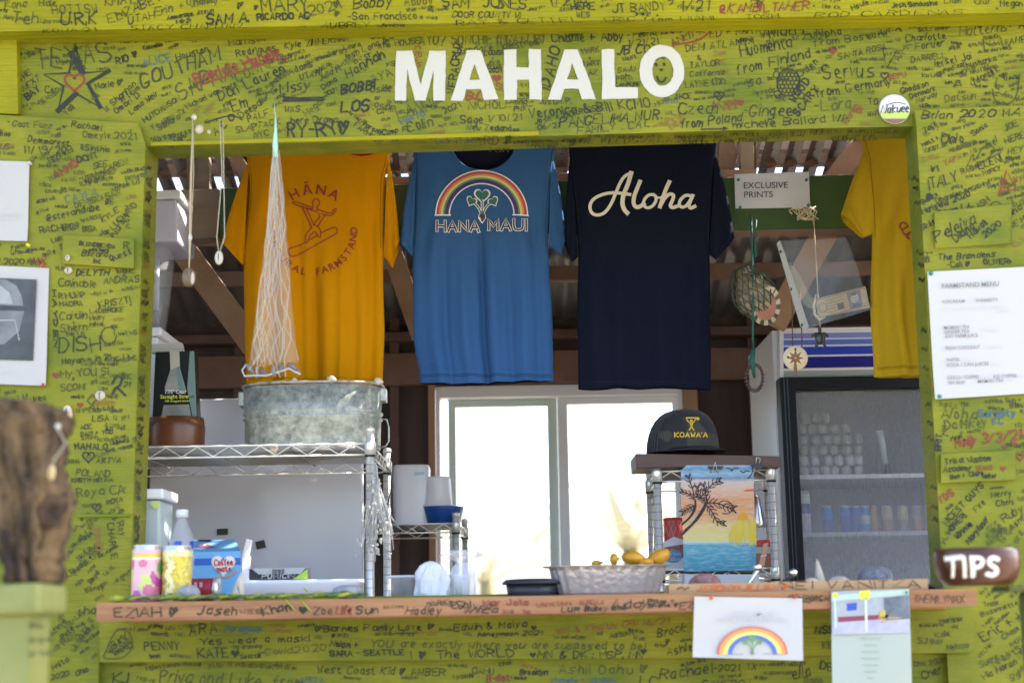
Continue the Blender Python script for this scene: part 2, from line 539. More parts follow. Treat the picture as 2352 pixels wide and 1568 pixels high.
# top fascia
mb = MB()
mb.slab([(-320, -260), (2680, -260), (2680, 23), (-320, 79)], FASCY, 0.093, PAINTY)
P = yplane(FASCY)
for a in [
 ('Teh',30,54,25,0,INKG),('HOTTSW',121,34,20,4,INKG),('U.R,K',141,58,28,4),('KMA',242,16,20,10),('ELIZABETH',252,55,20,25),('UTAH',296,56,17,12),('Erin + Jimmy',356,37,19,14,INKG),
 ('Ammarage, Atown',384,46,10,9),('1-10-21',403,55,8,6),('SAM A.',474,57,23,5,INK,4),('<',545,22,17,8),('MARY',601,27,33,0),('RICARDO AG',591,47,15,3,INK,3.5),('2021',712,36,22,12,INKG),
 ('<',768,18,16,0),('<',770,40,14,0),('<',585,24,12,0),('Bobby',811,20,24,4),('Abboll',929,12,18,2),('-San Francisco',801,47,17,2),('SAM',1016,17,24,-2,INK,3),('JONES',1110,17,24,-4,INK,3),
 ('DOOR COUNTY WI',1040,41,14,1),('1/21',1261,15,22,4),('WAS',1300,6,18,2),('HERE',1312,24,16,2,INK,3),('WES',1325,41,12,2),('JT BANDY',1409,29,19,3),('3-16-21',1460,36,7,4),('9',1530,12,20,0),
 ('1/21',1562,27,24,3),('@KAMBILTAHER',1653,30,20,1,INKR,3),('Howie',1958,24,12,22),('Josh Sandusina',2049,18,11,2),('Megan',2298,15,14,0),('Liam',2170,9,14,4,INKG),
 ('Tim + Kay',1905,6,14,6),('Cruz',2240,10,12,2,INKG),('Hale',90,14,16,0,INKG),('Kona',10,20,18,4,INKG),('KY',300,10,14,10,INKG),('Ohana',430,14,16,8,INKG)]:
    write(mb, a[0], a[1], a[2], a[3], a[4], a[5] if len(a) > 5 else INK, a[6] if len(a) > 6 else None, P)
scribble(mb, 1720, 10, 60, 14, 20, P); scribble(mb, 1745, 16, 55, 12, 60, P)
line(mb, [(1150, 2), (1160, 18), (1140, 20), (1130, 14)], 3, P, INK, smooth=1)
# lettering on its underside
pl = pt(0, 73, FASCY)
U = on_plane(pl, Vector((0.0, 0.0, 1)))
for t, u, v, h, L, m in [('STACY CHAPMAN',300,70,11,250,INKG),('AUBREY',740,66,13,110,INK),('Jimbo',870,63,9,60,INK),('RAY & GETTEL',1050,59,12,285,INK),('ERIC from MIAMI',1390,51,11,250,INKG),('TOSH',1715,45,11,75,INK),('ROD CARDENAS',1870,41,12,340,INK),('KONA 21',100,76,9,120,INKG)]:
    write(mb, t, u, v, h, 1.0, m, 2.4, U, length=L, nrm=Vector((0, 0, 1)))
fill(mb, lambda a, b: -60 < b < 68 - .02 * a, -280, 2640, -40, 76, yplane(FASCY), lambda a, b: 5, 12, 34)
nails(mb, [(160, 30), (700, 62), (1190, 22), (1510, 36), (1870, 14), (2290, 20)], yplane(FASCY))
mb.build('fascia_board', fw, bevel=0.004, solid=False)

# header with the white sign letters
mb = MB()
mb.slab([(-320, 20), (2680, 0), (2680, 275), (2100, 290), (1700, 299), (1240, 313), (1000, 321), (340, 337), (-320, 355)], HEADY, 0.112, PAINT)
P = yplane(HEADY)
c2 = lambda L: [(781 + x * .336, y * .336) for x, y in L]
def handcut(L):
    out = []
    for (a, b) in zip(L, L[1:] + L[:1]):
        n = max(1, int(math.hypot(b[0] - a[0], b[1] - a[1]) / 40))
        out += [(a[0] + (b[0] - a[0]) * i / n + _RW.uniform(-2.6, 2.6), a[1] + (b[1] - a[1]) * i / n + _RW.uniform(-2.6, 2.6)) for i in range(n)]
    return out
def signletter(outer, hole=None):
    outer = handcut(outer); hole = handcut(hole) if hole else None
    mb.prism([P(u, v, 0.001) for u, v in c2(outer)], (0, -0.0025, 0), WHITEP, [[P(u, v, 0.001) for u, v in c2(hole)]] if hole else ())
signletter([(373,690),(386,350),(495,348),(552,585),(612,350),(725,350),(718,690),(636,690),(642,480),(586,690),(512,690),(458,470),(452,690)])
signletter([(758,690),(868,348),(960,348),(1085,683),(985,685),(962,612),(863,612),(840,690)], [(882,550),(957,550),(918,440)])
signletter([(1120,342),(1205,342),(1205,465),(1290,465),(1290,340),(1375,340),(1380,683),(1295,683),(1293,548),(1210,548),(1210,685),(1122,686)])
signletter([(1423,685),(1535,342),(1625,340),(1750,680),(1655,680),(1630,608),(1530,608),(1510,685)], [(1550,547),(1627,547),(1588,435)])
signletter([(1790,340),(1873,338),(1880,600),(2037,600),(2037,672),(1792,680)])
ell = lambda cx, cy, rx, ry, n=40: [(cx + rx * math.cos(2 * math.pi * i / n), cy + ry * math.sin(2 * math.pi * i / n)) for i in range(n)]
signletter(ell(2200, 488, 153, 178), ell(2206, 490, 73, 100))
line(mb, [(1506,147),(1508,151)], 6, P, INK); line(mb, [(1525,146),(1526,150)], 6, P, INK)
mb.sheet([P(u, v, .002) for u, v in heart(1519, 161, 9)], INK)
line(mb, [(1509,176),(1513,188),(1523,190),(1530,178)], 4, P, INK, smooth=2)
line(mb, [(1508,138),(1513,134)], 3, P, INK); line(mb, [(1520,134),(1527,136)], 3, P, INK)
# Texas star
c1 = lambda L: [(x * .336, y * .336) for x, y in L]
star = c1([(515,325),(575,500),(745,485),(595,575),(685,735),(520,640),(395,760),(435,590),(300,510),(470,500)])
line(mb, star, 5.5, P, INK, closed=True)
line(mb, c1([(485,365),(565,500)]), 14, P, INK); line(mb, c1([(745,485),(600,572),(685,735)]), 10, P, INK); line(mb, c1([(520,640),(395,758)]), 12, P, INK)
line(mb, heart(171, 188, 46), 5, P, INKR, closed=True)
HT = [
 ('Tree & Kids Maui Life',74,106,13,2,INKRF),('Jorge S.',309,98,13,10),('Columbia',330,115,9,12),('TEXAS',88,160,45,7,INKM,3.4,170),('Cen',103,213,15,4),('Marie <',220,206,14,10),('Yall',152,266,14,42),('THE',47,188,13,35),('NEXT',56,210,13,38),('BAY',64,230,15,40,INK,4),
 ('RIO <',269,148,16,17,INK,3),('ALICE',330,152,18,10,INKB),('Houston',406,140,15,18),('Harrison',562-35,106,16,8),('Rodrigues',544,130,15,9),('GOUTHAM',326,203,32,21,INK,None,190),('Brandie Hubele',450,192,21,18,INKR,5,205),
 ('SAPNA',412,232,40,24,INKG,3.5,135),('CONNER',545,190,22,22,INKG),('Dan Lauren',506,232,24,24,INK,2.6,165),('Em',536,256,26,22),('Kyle ZIMMERMAN',655,113,14,8),('Aaron',753,131,13,14),('Adams',665,172,15,20),('UTAH!',690,184,14,14),('Missy',644,214,22,8),('Patel',630,200,12,55),
 ('WAS',655,258,13,3),('Megan',705,268,16,40,INKG),('here Drama',668,284,15,0),('RY-RY<',662,316,32,3,INK,4.5,140),('NYC',585,316,13,8),('SLAPTACK',544,306,14,12),('PALF',570,280,15,15),('Deepali',555,272,15,35),('Michael was here',430,250,12,27),('HUTCHINSON',333,282,12,32),
 ('T-LARRY TX',350,300,11,30),('Sandra',365,300,13,28),('Lana Weir',300,264,13,36),('is Shannon',245,258,14,42),('Omari D',268,262,14,38),('in town',280,236,11,36),('Alyssa',352,326,13,14),('Tyrese +',390,322,12,20),('Appu',400,330,11,30),('O',526,278,15,0),('A C O',495,312,16,40),
 ('DELAWARE',855,90,13,6),('in',885,97,9,4),('the HOUSE!',872,112,13,9),('AYO? SONCHIE (NGA+LIB)',964,104,22,3,INKG,2.8,285),('Candace Malmstrom',1053,126,17,7,INK,None,185),('Charlie + Abby',1268,98,20,2,INK,2.8,165),('- Peoria, Illinois',1440,88,14,5),('1/21/21',1443,107,14,6),
 ('Kevin Sargar',1342,76,11,3),('BETH +',1280,76,12,4),('Christy',1300,84,9,4),('VERACRUZ',1045,216,19,80,INK,3.4,120),('IDAHO',1262,206,24,74,INK,3.4,96),('MARK',1336,122,12,4),('+',1352,138,10,0),('MARY',1336,153,12,3),('AZ',1352,172,12,0),('JB CO',1417,126,19,4,INK,2.8),('West',1430,141,11,12),
 ('SAJU',1419,167,12,4),('+',1436,176,8,0),('PRITI',1417,188,12,4),('CAMPORE',1414,200,9,3),('LOUISE',1112,128,10,4),('+',1130,138,7,0),('JANA',1120,148,9,2),('TEXAS',1118,158,8,2),('2021',1122,167,9,1),('SL',1138,205,14,-12,INKR),('B.C.',1072,229,18,0,INKR,3.5),
 ('NICHOLETTE',1078,252,18,3,INKG),('Anna + Justin P.',1172,240,13,1),('PHX',1180,256,11,2),('92921',1192,221,7,0),('Veronica & Bill KCMO',1218,272,22,7,INK,2.8,278),('Josh + MORRISSA',1230,286,13,12),('06/21',1236,299,12,5),('PANGELINA NUR.',1285,292,21,6,INK,2.8,235),('FAMILY . CAL',1326,308,16,5,INK,None,170),
 ('LANNIE',915,270,26,12,INKG,2.6,110),('MARYO',922,286,14,19,INKB),('Colin',938,303,22,12),('2021',1022,262,13,24),('Sage',1057,284,18,1),('1/10/21',1120,280,15,2,INKG),('New Zealand',1073,300,13,1),('AYA',856,190,18,20),('Oside',850,213,15,4),('or',862,229,10,0),('NOSIDE',848,245,12,-10),('"CA"',856,262,11,0),
 ('LOS',783,258,24,4,INK,5),('CELIA',953,107,13,-86,INKR),('Hannah',800,180,22,30,INK,2.8),('BOBBI',783,216,20,8,INK,4.5),('Toronto',830,286,12,-32),('FARMERS',812,290,12,-36),('Camp FC',878,310,12,8),('James',985,311,10,10,INKRF),
 ('Josh Long CA',790,140,14,24),('Julia H.',736,186,13,28),('Diana',742,206,12,32),('2021',746,222,10,22),('DENNIS + FAM',705,86,11,4),('Laura',790,115,11,14),
 ('ED + MARY',1631,85,16,5),('DEMI ATLANTA',1575,119,15,8,INK,None,160),('ANKIT-KTM',1545,108,16,26,INKBR,3),('&',1603,138,10,0),('TAYLOR',1585,157,13,5),('California',1584,176,12,4,INK,None,80),('LAYNE (TX)',1575,202,14,4,INK,None,92),('JACE',1550,228,12,4),('PMT',1532,240,12,10,INKB),
 ('Czech',1558,262,25,2,INK,2.4),('VPP',1656,254,19,6,INKR,3),('from Poland',1562,296,21,6,INK,2.4,142),('michelle Ballard WA',1685,296,17,4,INK,2.2,265),('-Gingee',1707,268,26,3,INK,2.4),('Vivian L.',1745,88,25,4,INK,3),('SO',1848,62,10,0),('3/23/21',1816,94,14,3),
 ('Huomenta',1702,130,27,9,INK,2.5,118),('from Finland',1693,172,23,13,INK,2.5,175),('Aloha',1874,86,18,6),('from Boston!',1871,108,16,9,INK,None,165),('Servus',1891,181,32,2,INK,2.4,118),('from Germany',1876,224,20,8,INK,2.4,175),('-Lara',1872,256,25,5,INKG),('Isa',1719,201,20,16),('Ayzada',1730,220,12,10),('+ Prem',1748,232,11,12),('NYC',1782,234,9,5),
 ('Jen',1854,166,16,38),('with',1880,172,12,40),('SANTA ROSA',1926,138,13,12),('^X',2039,73,19,2,INK,3.2),('"omo"',2080,66,10,2),('SKEY WHIMA',2110,74,9,5),('Charlotte',2080,96,15,6),('Fortier',2103,114,15,7),('TAN-N',2056,152,15,52),('DARRELL',2093,144,13,8),('Iersel Joi',2150,154,16,14),
 ('Matterns',2204,84,22,6,INKG,2.2,110),('Karen',1948,287,15,58,INKR),('SF',1975,262,11,50,INKR),('SCARY',1833,268,17,50,INK,4),('WOOD',1826,236,18,55,INK,4),('Goodson',2070,216,13,17),('Denmark',2092,228,12,20),('Norway',2106,238,11,22),('REPU',2042,184,12,10,INKR),('TO',1994,240,14,0),('WAIT',1994,268,10,8),('Datsun',2170,235,16,6,INKG),('Thushanka',2212,158,12,14),
 ('ATL',2340,66,20,0),('AMEN',2320,102,14,10),('HALI',1978,290,10,6,INKRF),('Tina',1640,130,11,10,INKRF),('NC',1650,150,11,10,INKRF),('TX',1655,170,10,0,INKRF),('Pete',1535,285,13,30,INKRF),('EBLE',1540,298,10,30,INKRF),('SIA',452,262,11,55,INKRF),('TROY',474,266,10,50,INKRF)]
for a in HT:
    write(mb, a[0], a[1], a[2], a[3], a[4], a[5] if len(a) > 5 else INK, a[6] if len(a) > 6 else None, P, length=a[7] if len(a) > 7 else None)
line(mb, c1([(1370,580),(1930,395),(1970,400)]), 4, P, INKR); line(mb, [(1545,104),(1600,96),(1622,82),(1640,64),(1668,56)], 4, P, INKR, smooth=2)
line(mb, [(1611,297),(1668,296)], 3, P, INK); mb.sheet([P(u, v, .002) for u, v in [(1660,290),(1674,295),(1660,301)]], INK)
line(mb, [(650,232),(742,230)], 5, P, INK); line(mb, [(652,227),(744,224)], 4, P, INK); line(mb, [(648,222),(740,232)], 3, P, INK)
mb.sheet([P(u, v, .002) for u, v in heart(1913, 117, 21)], INKR); mb.sheet([P(u, v, .002) for u, v in heart(1141, 180, 21)], INKR); mb.sheet([P(u, v, .002) for u, v in heart(1643, 242, 12)], INKR)
for q in [(1652,220,22),(2032,174,18),(2250,60,10),(1702,236,13)]:
    line(mb, heart(*q), 3, P, INK if q[0] != 1702 else INKR, closed=True)
# turtle drawing
line(mb, [(1811 + 26 * math.cos(a / 9 * math.pi), 190 + 31 * math.sin(a / 9 * math.pi)) for a in range(18)], 3, P, INK, closed=True)
for i in range(-3, 4):
    for j in range(-3, 4):
        cx, cy = 1811 + i * 9 + (j % 2) * 4.5, 190 + j * 9
        if ((cx - 1811) / 25) ** 2 + ((cy - 190) / 30) ** 2 < 0.95:
            line(mb, [(cx + 5 * math.cos(a * math.pi / 3), cy + 5 * math.sin(a * math.pi / 3)) for a in range(6)], 1.8, P, INK, closed=True)
for cx, cy in [(1784,172),(1838,168),(1786,216),(1840,220)]:
    line(mb, [(cx + 8 * math.cos(a * math.pi / 4), cy + 8 * math.sin(a * math.pi / 4)) for a in range(8)], 2.2, P, INK, closed=True)
# face with spiky hair
line(mb, [(2262,120),(2258,90),(2270,105),(2278,84),(2288,104),(2298,86),(2306,110),(2314,96)], 2.6, P, INKG)
line(mb, [(2280,205),(2285,235),(2310,242),(2335,228),(2343,170)], 2.6, P, INKG, smooth=2)
line(mb, [(2290,180),(2286,200),(2296,206)], 2.6, P, INKG, smooth=1); line(mb, [(2294,212),(2304,220),(2312,210)], 2.6, P, INKG, smooth=1)
line(mb, [(2277,163),(2280,168)], 6, P, INK); line(mb, [(2304,170),(2306,175)], 6, P, INK)
line(mb, [(2028,112),(2062,114),(2036,158),(2028,112)], 2.2, P, INK)
line(mb, [(470,282),(520,266),(545,268),(556,276)], 3, P, INK, smooth=2)
for s in [(380,345,90,8,18),(600,150,60,9,15),(810,150,60,12,25),(880,150,40,9,-5),(1000,330,120,6,1),(700,150,60,8,20),(720,170,60,8,25),(1690,100,30,7,10),(1760,100,40,8,5),(2150,175,50,9,20),(2210,170,80,10,15),(2230,200,60,12,30),(1500,250,40,9,30),(1990,90,40,9,15),(40,130,40,8,10),(90,240,50,8,30),(200,240,40,8,35),(640,150,50,9,18),(430,210,60,8,26),(600,240,50,9,40),(585,225,50,10,35),(860,300,60,9,-30),(800,260,60,8,-38),(1190,200,40,8,0),(760,165,60,9,24),(830,170,40,12,40)]:
    scribble(mb, s[0], s[1], s[2], s[3], s[4], P, INK if _RW.random() < .75 else INKG, lines=1)
fill(mb, lambda a, b: 82 - .018 * a < b < 330 - .022 * a and not (895 < a < 1585 and 102 < b < 236) and not (a < 320 and b > 262) and not (a > 2095 and b > 250) and math.hypot(a - 2055, b - 250) > 40 and not (90 < a < 255 and 165 < b < 255), 45, 2640, 85, 335, P, lambda a, b: 22 if 300 < a < 800 else (8 if a > 800 else 14))
for i in range(0):
    uu, vv = _RW.uniform(30, 2340), _RW.uniform(96, 318)
    if 890 < uu < 1590 and 95 < vv < 240 and _RW.random() < .8: continue
    scribble(mb, uu, vv, _RW.uniform(22, 60), _RW.uniform(5, 8.5), _RW.gauss(14 if uu < 900 else 6, 12), P, _RW.choice([INK, INKG, INKG, INKG, INKRF]), lines=_RW.choice([1, 1, 2]), wd=_RW.uniform(1.4, 2.2))
# underside of the header
hl = pt(1240, 314, HEADY)
U = on_plane(hl, Vector((0.0, 0, 1)))
for t, u, v, h, L, m in [('KIKI FROM ATL',370,356,11,150,INKG),('MOLINA',665,346,13,80,INK),('CURA',680,356,11,70,INK),('* KIKI',800,350,12,70,INKRF),('CYNTHIA RIDYARD <',892,345,21,285,INKG),('DANAE <',1212,338,14,110,INKG),('THE REEDS',1312,331,13,150,INK),('ZA.CA 2021',1473,329,12,140,INK),('DARLA',1230,346,10,70,INK),('Katty From Russia',1570,332,10,190,INK),('JAQANETEREEN',1760,314,11,150,INK),('MMIER',1945,314,15,105,INKG),('BUDAETTA',1911,324,10,105,INK),('SAM + KIM',1640,316,9,100,INKG),('HELLO HANA',480,352,10,160,INKG),('TOM',1120,350,9,50,INKG)]:
    write(mb, t, u, v, h, 1.2, m, 2.4, U, length=L, nrm=Vector((0, 0, 1)))
for i in range(26):
    scribble(mb, 360 + i * 66, 362 - i * 1.55 - _RW.uniform(8, 22), 48, 6, 1.3, U, INKG if i % 2 else INK, nrm=Vector((0, 0, 1)), wd=1.8)
nails(mb, [(70, 250), (330, 110), (348, 318), (1600, 92), (1612, 284), (2050, 300), (2320, 60), (880, 100), (886, 300)], yplane(HEADY))
mb.build('header_board', fw, bevel=0.004, solid=False)
# strip joint on the left half of the header
mb = MB(); mb.slab([(345, 326), (1238, 301), (1238, 311), (345, 335)], HEADY - 0.008, 0.0075, PAINTY); mb.build('trim_strip', fw, bevel=0.002)
# vertical corner trim top left
mb = MB(); mb.slab([(-60, 84), (38, 82), (42, 262), (-60, 258)], HEADY - 0.03, 0.0295, PAINTY)
mb.build('trim_board', fw, bevel=0.003)

# left wall panel
mb = MB()
mb.slab([(-320, 250), (0, 264), (318, 284), (334, 332), (298, 1372), (297, 1400), (230, 1401), (222, 1720), (-320, 1720)], WALLY, 0.146, PAINT)
P = yplane(WALLY)
LT = [('Goat Fuzz',28,290,14,-4,INKG),('Rachael',163,292,14,-6),('Omeyle,2021',191,316,15,-3),('Demmarest',63,326,14,-6),('@Sinthia',185,344,13,-5),('11/19/20',52,352,16,0),('USA',0,342,12,-3,INKBR),('hao',0,312,11,-3),('AMMO',129,410,18,32,INKR,4.5),('DONT',180,374,14,14,INK,3),('SEE',215,388,13,12),('KAREN',240,396,13,22),
 ('CAYLA',150,468,18,14,INKB),('DENISE+SAN',174,478,13,18),('@stevandvibe',108,508,15,12),('KYLE',238,512,13,38),('LUCHAND',262,528,13,48),('BE',242,470,11,5),('RACHEL',92,536,15,6),('ROB',150,528,12,10),('BSA',190,532,12,4),('Jas',228,540,12,6),('Paul & T',262,548,12,55),('Luke',120,558,11,20),('mike',100,590,12,15),
 ('DELYTH',174,632,14,-1,INK,2.8),('Calinable',134,656,17,-3),("ANDRA'S",238,652,15,4),('+',252,676,14,0),('KRISZTI',228,706,15,8),('R.HUMP',136,686,13,3),('MADRA',138,704,12,2),('Caitlin',136,734,17,2),('+',168,745,9,0),('Shern',140,762,17,3),('LADBROKE',206,720,11,2),('HARY',206,736,10,2),('MIHAL',206,750,10,2),('DISH',135,808,34,2,INK,3,95),
 ('Mayan + in 21',143,836,13,4),('My YOU SI',139,866,17,4),('+',166,876,12,0),('SCOM!',139,898,15,4),('BK',280,870,13,0),('21',284,888,11,0),('LU',42,920,14,4),('Lukea',60,926,13,10),('LISA',212,968,13,6),('ACE',185,986,10,4),('DANI + YOU',185,1002,10,6),('MAHALO',172,1031,14,-2,INK,2.8),('EMMA',150,1064,10,2),('ARTVA',222,1063,12,2),('POLAND',174,1092,15,-1),('KRISTY+MELINA',164,1107,9,0),
 ('Roya CA',178,1142,20,6),('.',166,1130,10,0),('ROYA',246,1160,11,16),('Jimmie',212,1206,17,-80,INKRF,3.4),('CHARLIE',245,1202,15,-82),('Roy',268,1200,15,-78),('KH 2020',190,1300,10,50,INKG),('Boyd',210,1340,11,55),('Pam',176,1320,11,60,INKG),('HAYDEN',120,665,9,-88,INK,2.6,130),
 ('than',178,1414,20,8),('Annie',120,1460,14,45),('Pete',146,1470,13,48),('Anita',120,1540,14,30),('2020',118,1560,12,12),('Ohia',176,1552,12,24),('2020 MAX',10,606,13,-2,INK),('2020',6,604,0.01,0)]
for a in LT:
    write(mb, a[0], a[1], a[2], a[3], a[4], a[5] if len(a) > 5 else INK, a[6] if len(a) > 6 else None, P, length=a[7] if len(a) > 7 else None)
write(mb, 'MAX', 68, 606, 14, 0, INKR, 3.5, P)
line(mb, [(250 + 18 * math.cos(a * .7), 770 + 20 * math.sin(a * .7)) for a in range(9)], 2.4, P, INK); line(mb, [(258,880),(268,862),(280,868),(276,884),(264,892),(258,904)], 6, P, INK); line(mb, [(270,890),(288,908)], 5, P, INK)
line(mb, heart(203, 1048, 27), 3.4, P, INK, closed=True); line(mb, heart(222, 1164, 20), 2.6, P, INK, closed=True); mb.sheet([P(u, v, .002) for u, v in heart(129, 862, 17)], INKR); mb.sheet([P(u, v, .002) for u, v in heart(184, 930, 15)], INKR)
line(mb, [(200,920),(212,905),(222,916),(210,930),(202,922)], 2.4, P, INK)
for s in [(110,380,40,11,30),(112,420,40,10,35),(180,430,60,11,22),(250,440,50,10,15),(285,470,60,10,-85),(130,575,50,9,15),(150,770,40,8,0),(180,840,60,9,5),(240,830,50,11,4),(215,870,60,8,4),(200,950,70,10,10),(240,990,50,10,5),(260,1020,40,9,10),(180,1010,60,8,4),(150,1240,40,9,45),(170,1260,50,9,50),(140,1290,50,10,40),(180,1290,50,9,45),(150,1330,60,10,35),(190,1360,60,9,10),(120,1500,60,12,35),(170,1500,50,13,60),(185,1480,50,11,55),(130,1430,30,9,40),(70,370,30,9,20),(20,575,40,9,0),(150,1445,50,9,40),(200,1220,40,8,50)]:
    scribble(mb, s[0], s[1], s[2], s[3], s[4], P, INK if _RW.random() < .5 else INKG)
fill(mb, lambda a, b: 285 < b < 1560 and a > -300 and a < 318 - max(0, (b - 330)) * .034 and not (a < 80 and 365 < b < 560) and not (a < 122 and 608 < b < 892) and not (140 < a < 312 and 538 < b < 618) and not (b > 1372 and a > 225) and not (a < 170 and b > 920), -290, 320, 300, 1560, P, lambda a, b: 8 if b < 1180 else 42, 12, 32)
# jamb face writing
J = on_plane(pt(330, 400, WALLY), Vector((1, 0, 0.0)))
pa, pb = pt(334, 332, WALLY), pt(298, 1372, WALLY)
J = on_plane(pa, (pb - pa).cross(Vector((0, 1, 0))))
JN = (pb - pa).cross(Vector((0, 1, 0))).normalized()
for i in range(34):
    v = 380 + i * 26
    u = 334 - (v - 332) * .0346 + 5
    mm = INKRF if i in (4, 9, 15) else (INKG if i % 3 else INK)
    q = _RW.uniform
    v += q(-8, 8)
    if i % 4 != 2:
        line(mb, [(u + q(0, 3), v), (u + q(3, 6), v - q(2, 8)), (u + q(6, 10), v + q(0, 5)), (u + q(10, 15), v - q(0, 8))], q(1.2, 2), J, mm, nrm=JN)
    if i % 3:
        line(mb, [(u + q(0, 4), v + 8), (u + q(8, 13), v + q(4, 9)), (u + q(4, 8), v + 13), (u + q(10, 14), v + q(11, 18))], q(1.2, 1.8), J, INKG, nrm=JN)
nails(mb, [(20, 280), (300, 300), (300, 700), (286, 1120), (200, 1196), (284, 1330)], yplane(WALLY))
mb.build('left_wall_panel', fw, bevel=0.006, solid=False)

# nailed planks on the left panel
mb = MB(); mb.slab([(144, 540), (308, 549), (307, 616), (144, 605)], WALLY - 0.016, 0.0155, PAINT)
P2 = yplane(WALLY - 0.016)
for a in [('BLUNDBENDA',182,563,9,-4),('was here',205,576,8,-3),('Blizard',188,588,14,-3),('Inc',215,604,11,-2),('Quest',255,600,14,20),('R',284,572,16,10)]:
    write(mb, a[0], a[1], a[2], a[3], a[4], INK, 2.2, P2)
mb.build('nailed_plank', fw, bevel=0.003, plabel='small plank nailed on under the handwriting', solid=False)
mb = MB(); mb.slab([(176, 1180), (299, 1180), (296, 1186), (176, 1187)], WALLY - 0.008, 0.0075, PAINTG); mb.build('trim_strip', fw)

# right wall panel
mb = MB()
mb.slab([(2101, 254), (2680, 226), (2680, 1720), (2188, 1720), (2163, 1290), (2105, 290)], WALLY, 0.118, PAINT)
P = yplane(WALLY)
RTX = [('Brian 2020 MA',2117,274,17,3,INK,2.6,225),('Zack',2125,305,11,35),('Ohio',2163,330,21,5,INK,2.4,52),('Sonia',2236,312,12,32),('Matt + C',2120,338,10,25),('VJEST SE HT',2122,352,9,16),('SARA',2120,372,12,12,INKRF),('YAPA',2170,380,12,22,INKR),('#1',2139,396,14,10,INK,3),('ITALY',2136,436,25,18,INK,3,66),('RAGA',2210,400,12,18),
 ('ELENI',2250,388,16,18,INK,3),('Nancy',2260,404,12,22),('Benice',2120,470,11,30),('Dharnier on',2152,468,12,22),('Marisella 2020',2120,492,13,22,INK,2.4),('Cayce LA',2155,496,13,14,INK,3),('TASH',2238,486,13,35),('Luna',2310,504,15,30),('Sketch',2118,530,12,30),('Peleiva',2150,556,24,26,INK,3,88),('Diana',2193,556,18,36,INK),('Hawaii',2226,550,15,42,INK,3),('2020',2258,546,14,40,INK,2.8),
 ('The Brandens',2154,598,14,4,INK,2.4,130),('-Cali <',2176,614,13,3),('OLIVER+',2260,608,12,2,INK,2.8),('BH',2134,602,14,82),('LOVE HER',2306,540,12,35),('KATIE',2330,570,12,30,INKRF),('me!',2270,340,15,30),('JOE',2310,300,14,20),('HERE',2310,330,14,16),('HEY',2316,355,13,10),('Wyatt',2330,420,14,20,INKR),
 ('Aloha',2161,960,23,-2,INKG,3,85),('Serenity',2249,957,15,2,INKB,3,82),('Da Mikey',2172,986,21,4,INKG,2.6,95),('KC',2280,975,16,6,INKB,3),('Molly 3/3/21',2194,1026,22,7,INKR,4,150),('BRIT',2160,1036,14,84,INK,3.4),('H.M',2172,1000,11,84),('Ashlee Sun +',2262,926,10,2,INKG),('Bilou',2320,936,12,4),
 ('TDS',2161,1156,15,34,INKR,4),('NICEST GUYS',2174,1206,14,45,INK,2.8),('OVER!',2188,1218,13,44,INK,2.8),('Winnie',2200,1238,13,45,INK,3.4),('Maryland',2226,1250,13,50,INK,3.4),('Fire',2244,1176,13,48,INK),('Merry',2277,1142,13,5),('Chris',2290,1162,13,8),('Ruby',2306,1200,18,32),('Ashford',2324,1216,13,40),('Laird',2330,1260,14,60,INKG),('88',2294,1226,13,6),
 ('Trapp',2260,1392,10,8,INKG),('Bissonnette',2255,1416,11,20,INKG),('Eric + L',2258,1472,22,28,INK,2.4),('Suart',2252,1532,14,25,INKG),('NINH',2284,1530,15,30,INKG),('Mia Moran',2260,1560,14,25),('Chase',2305,1468,12,30,INKG)]
for a in RTX:
    write(mb, a[0], a[1], a[2], a[3], a[4], a[5] if len(a) > 5 else INK, a[6] if len(a) > 6 else None, P, length=a[7] if len(a) > 7 else None)
line(mb, [(2295,447),(2312,392),(2336,436),(2296,440)], 5, P, INKR); line(mb, [(2300,425),(2320,420),(2316,440),(2308,410)], 4, P, INKR)
line(mb, [(2220,385),(2238,345),(2234,380),(2262,330),(2290,340),(2270,365),(2240,384)], 2, P, INKG, smooth=1); line(mb, [(2226,388),(2300,350)], 2.4, P, INKG)
line(mb, [(2288 + 14 * math.cos(a * .63), 476 + 13 * math.sin(a * .63)) for a in range(10)], 2, P, INK)
mb.sheet([P(u, v, .002) for u, v in heart(2308, 1026, 12)], INKR); mb.sheet([P(u, v, .002) for u, v in heart(2330, 1020, 13)], INKR); mb.sheet([P(u, v, .002) for u, v in [(2128,446),(2136,442),(2142,450),(2136,462),(2127,458)]], INK)
line(mb, heart(2343, 1048, 18), 3, P, INKR, closed=True)
for s in [(2120,320,40,9,40),(2180,350,50,8,20),(2300,380,50,10,20),(2300,450,50,9,15),(2310,480,40,12,15),(2130,520,60,9,25),(2290,520,50,9,50),(2230,440,60,8,22),(2180,1010,40,8,10),(2300,1090,40,8,5),(2162,1260,40,9,60),(2240,1280,50,10,40),(2270,1250,50,9,45),(2300,1250,40,9,50),(2262,1300,50,10,20),(2300,1520,50,12,30),(2320,1560,40,12,20)]:
    scribble(mb, s[0], s[1], s[2], s[3], s[4], P, INK if _RW.random() < .5 else INKG)
fill(mb, lambda a, b: 262 < b < 1560 and 2112 + max(0, b - 290) * .058 < a < 2650 and not (2128 < a < 2560 and 590 < b < 922) and not (2155 < a < 2340 and 1032 < b < 1112) and not (b > 1250 and b < 1350) and not (b > 1345 and a < 2245) and not (2146 < a < 2325 and 470 < b < 570), 2112, 2640, 250, 1560, P, lambda a, b: 18 if b < 600 else (5 if b < 1150 else 40), 12, 32)
pa, pb = pt(2105, 290, WALLY), pt(2163, 1290, WALLY)
JN = (pb - pa).cross(Vector((0, 1, 0))).normalized()
J = on_plane(pa, JN)
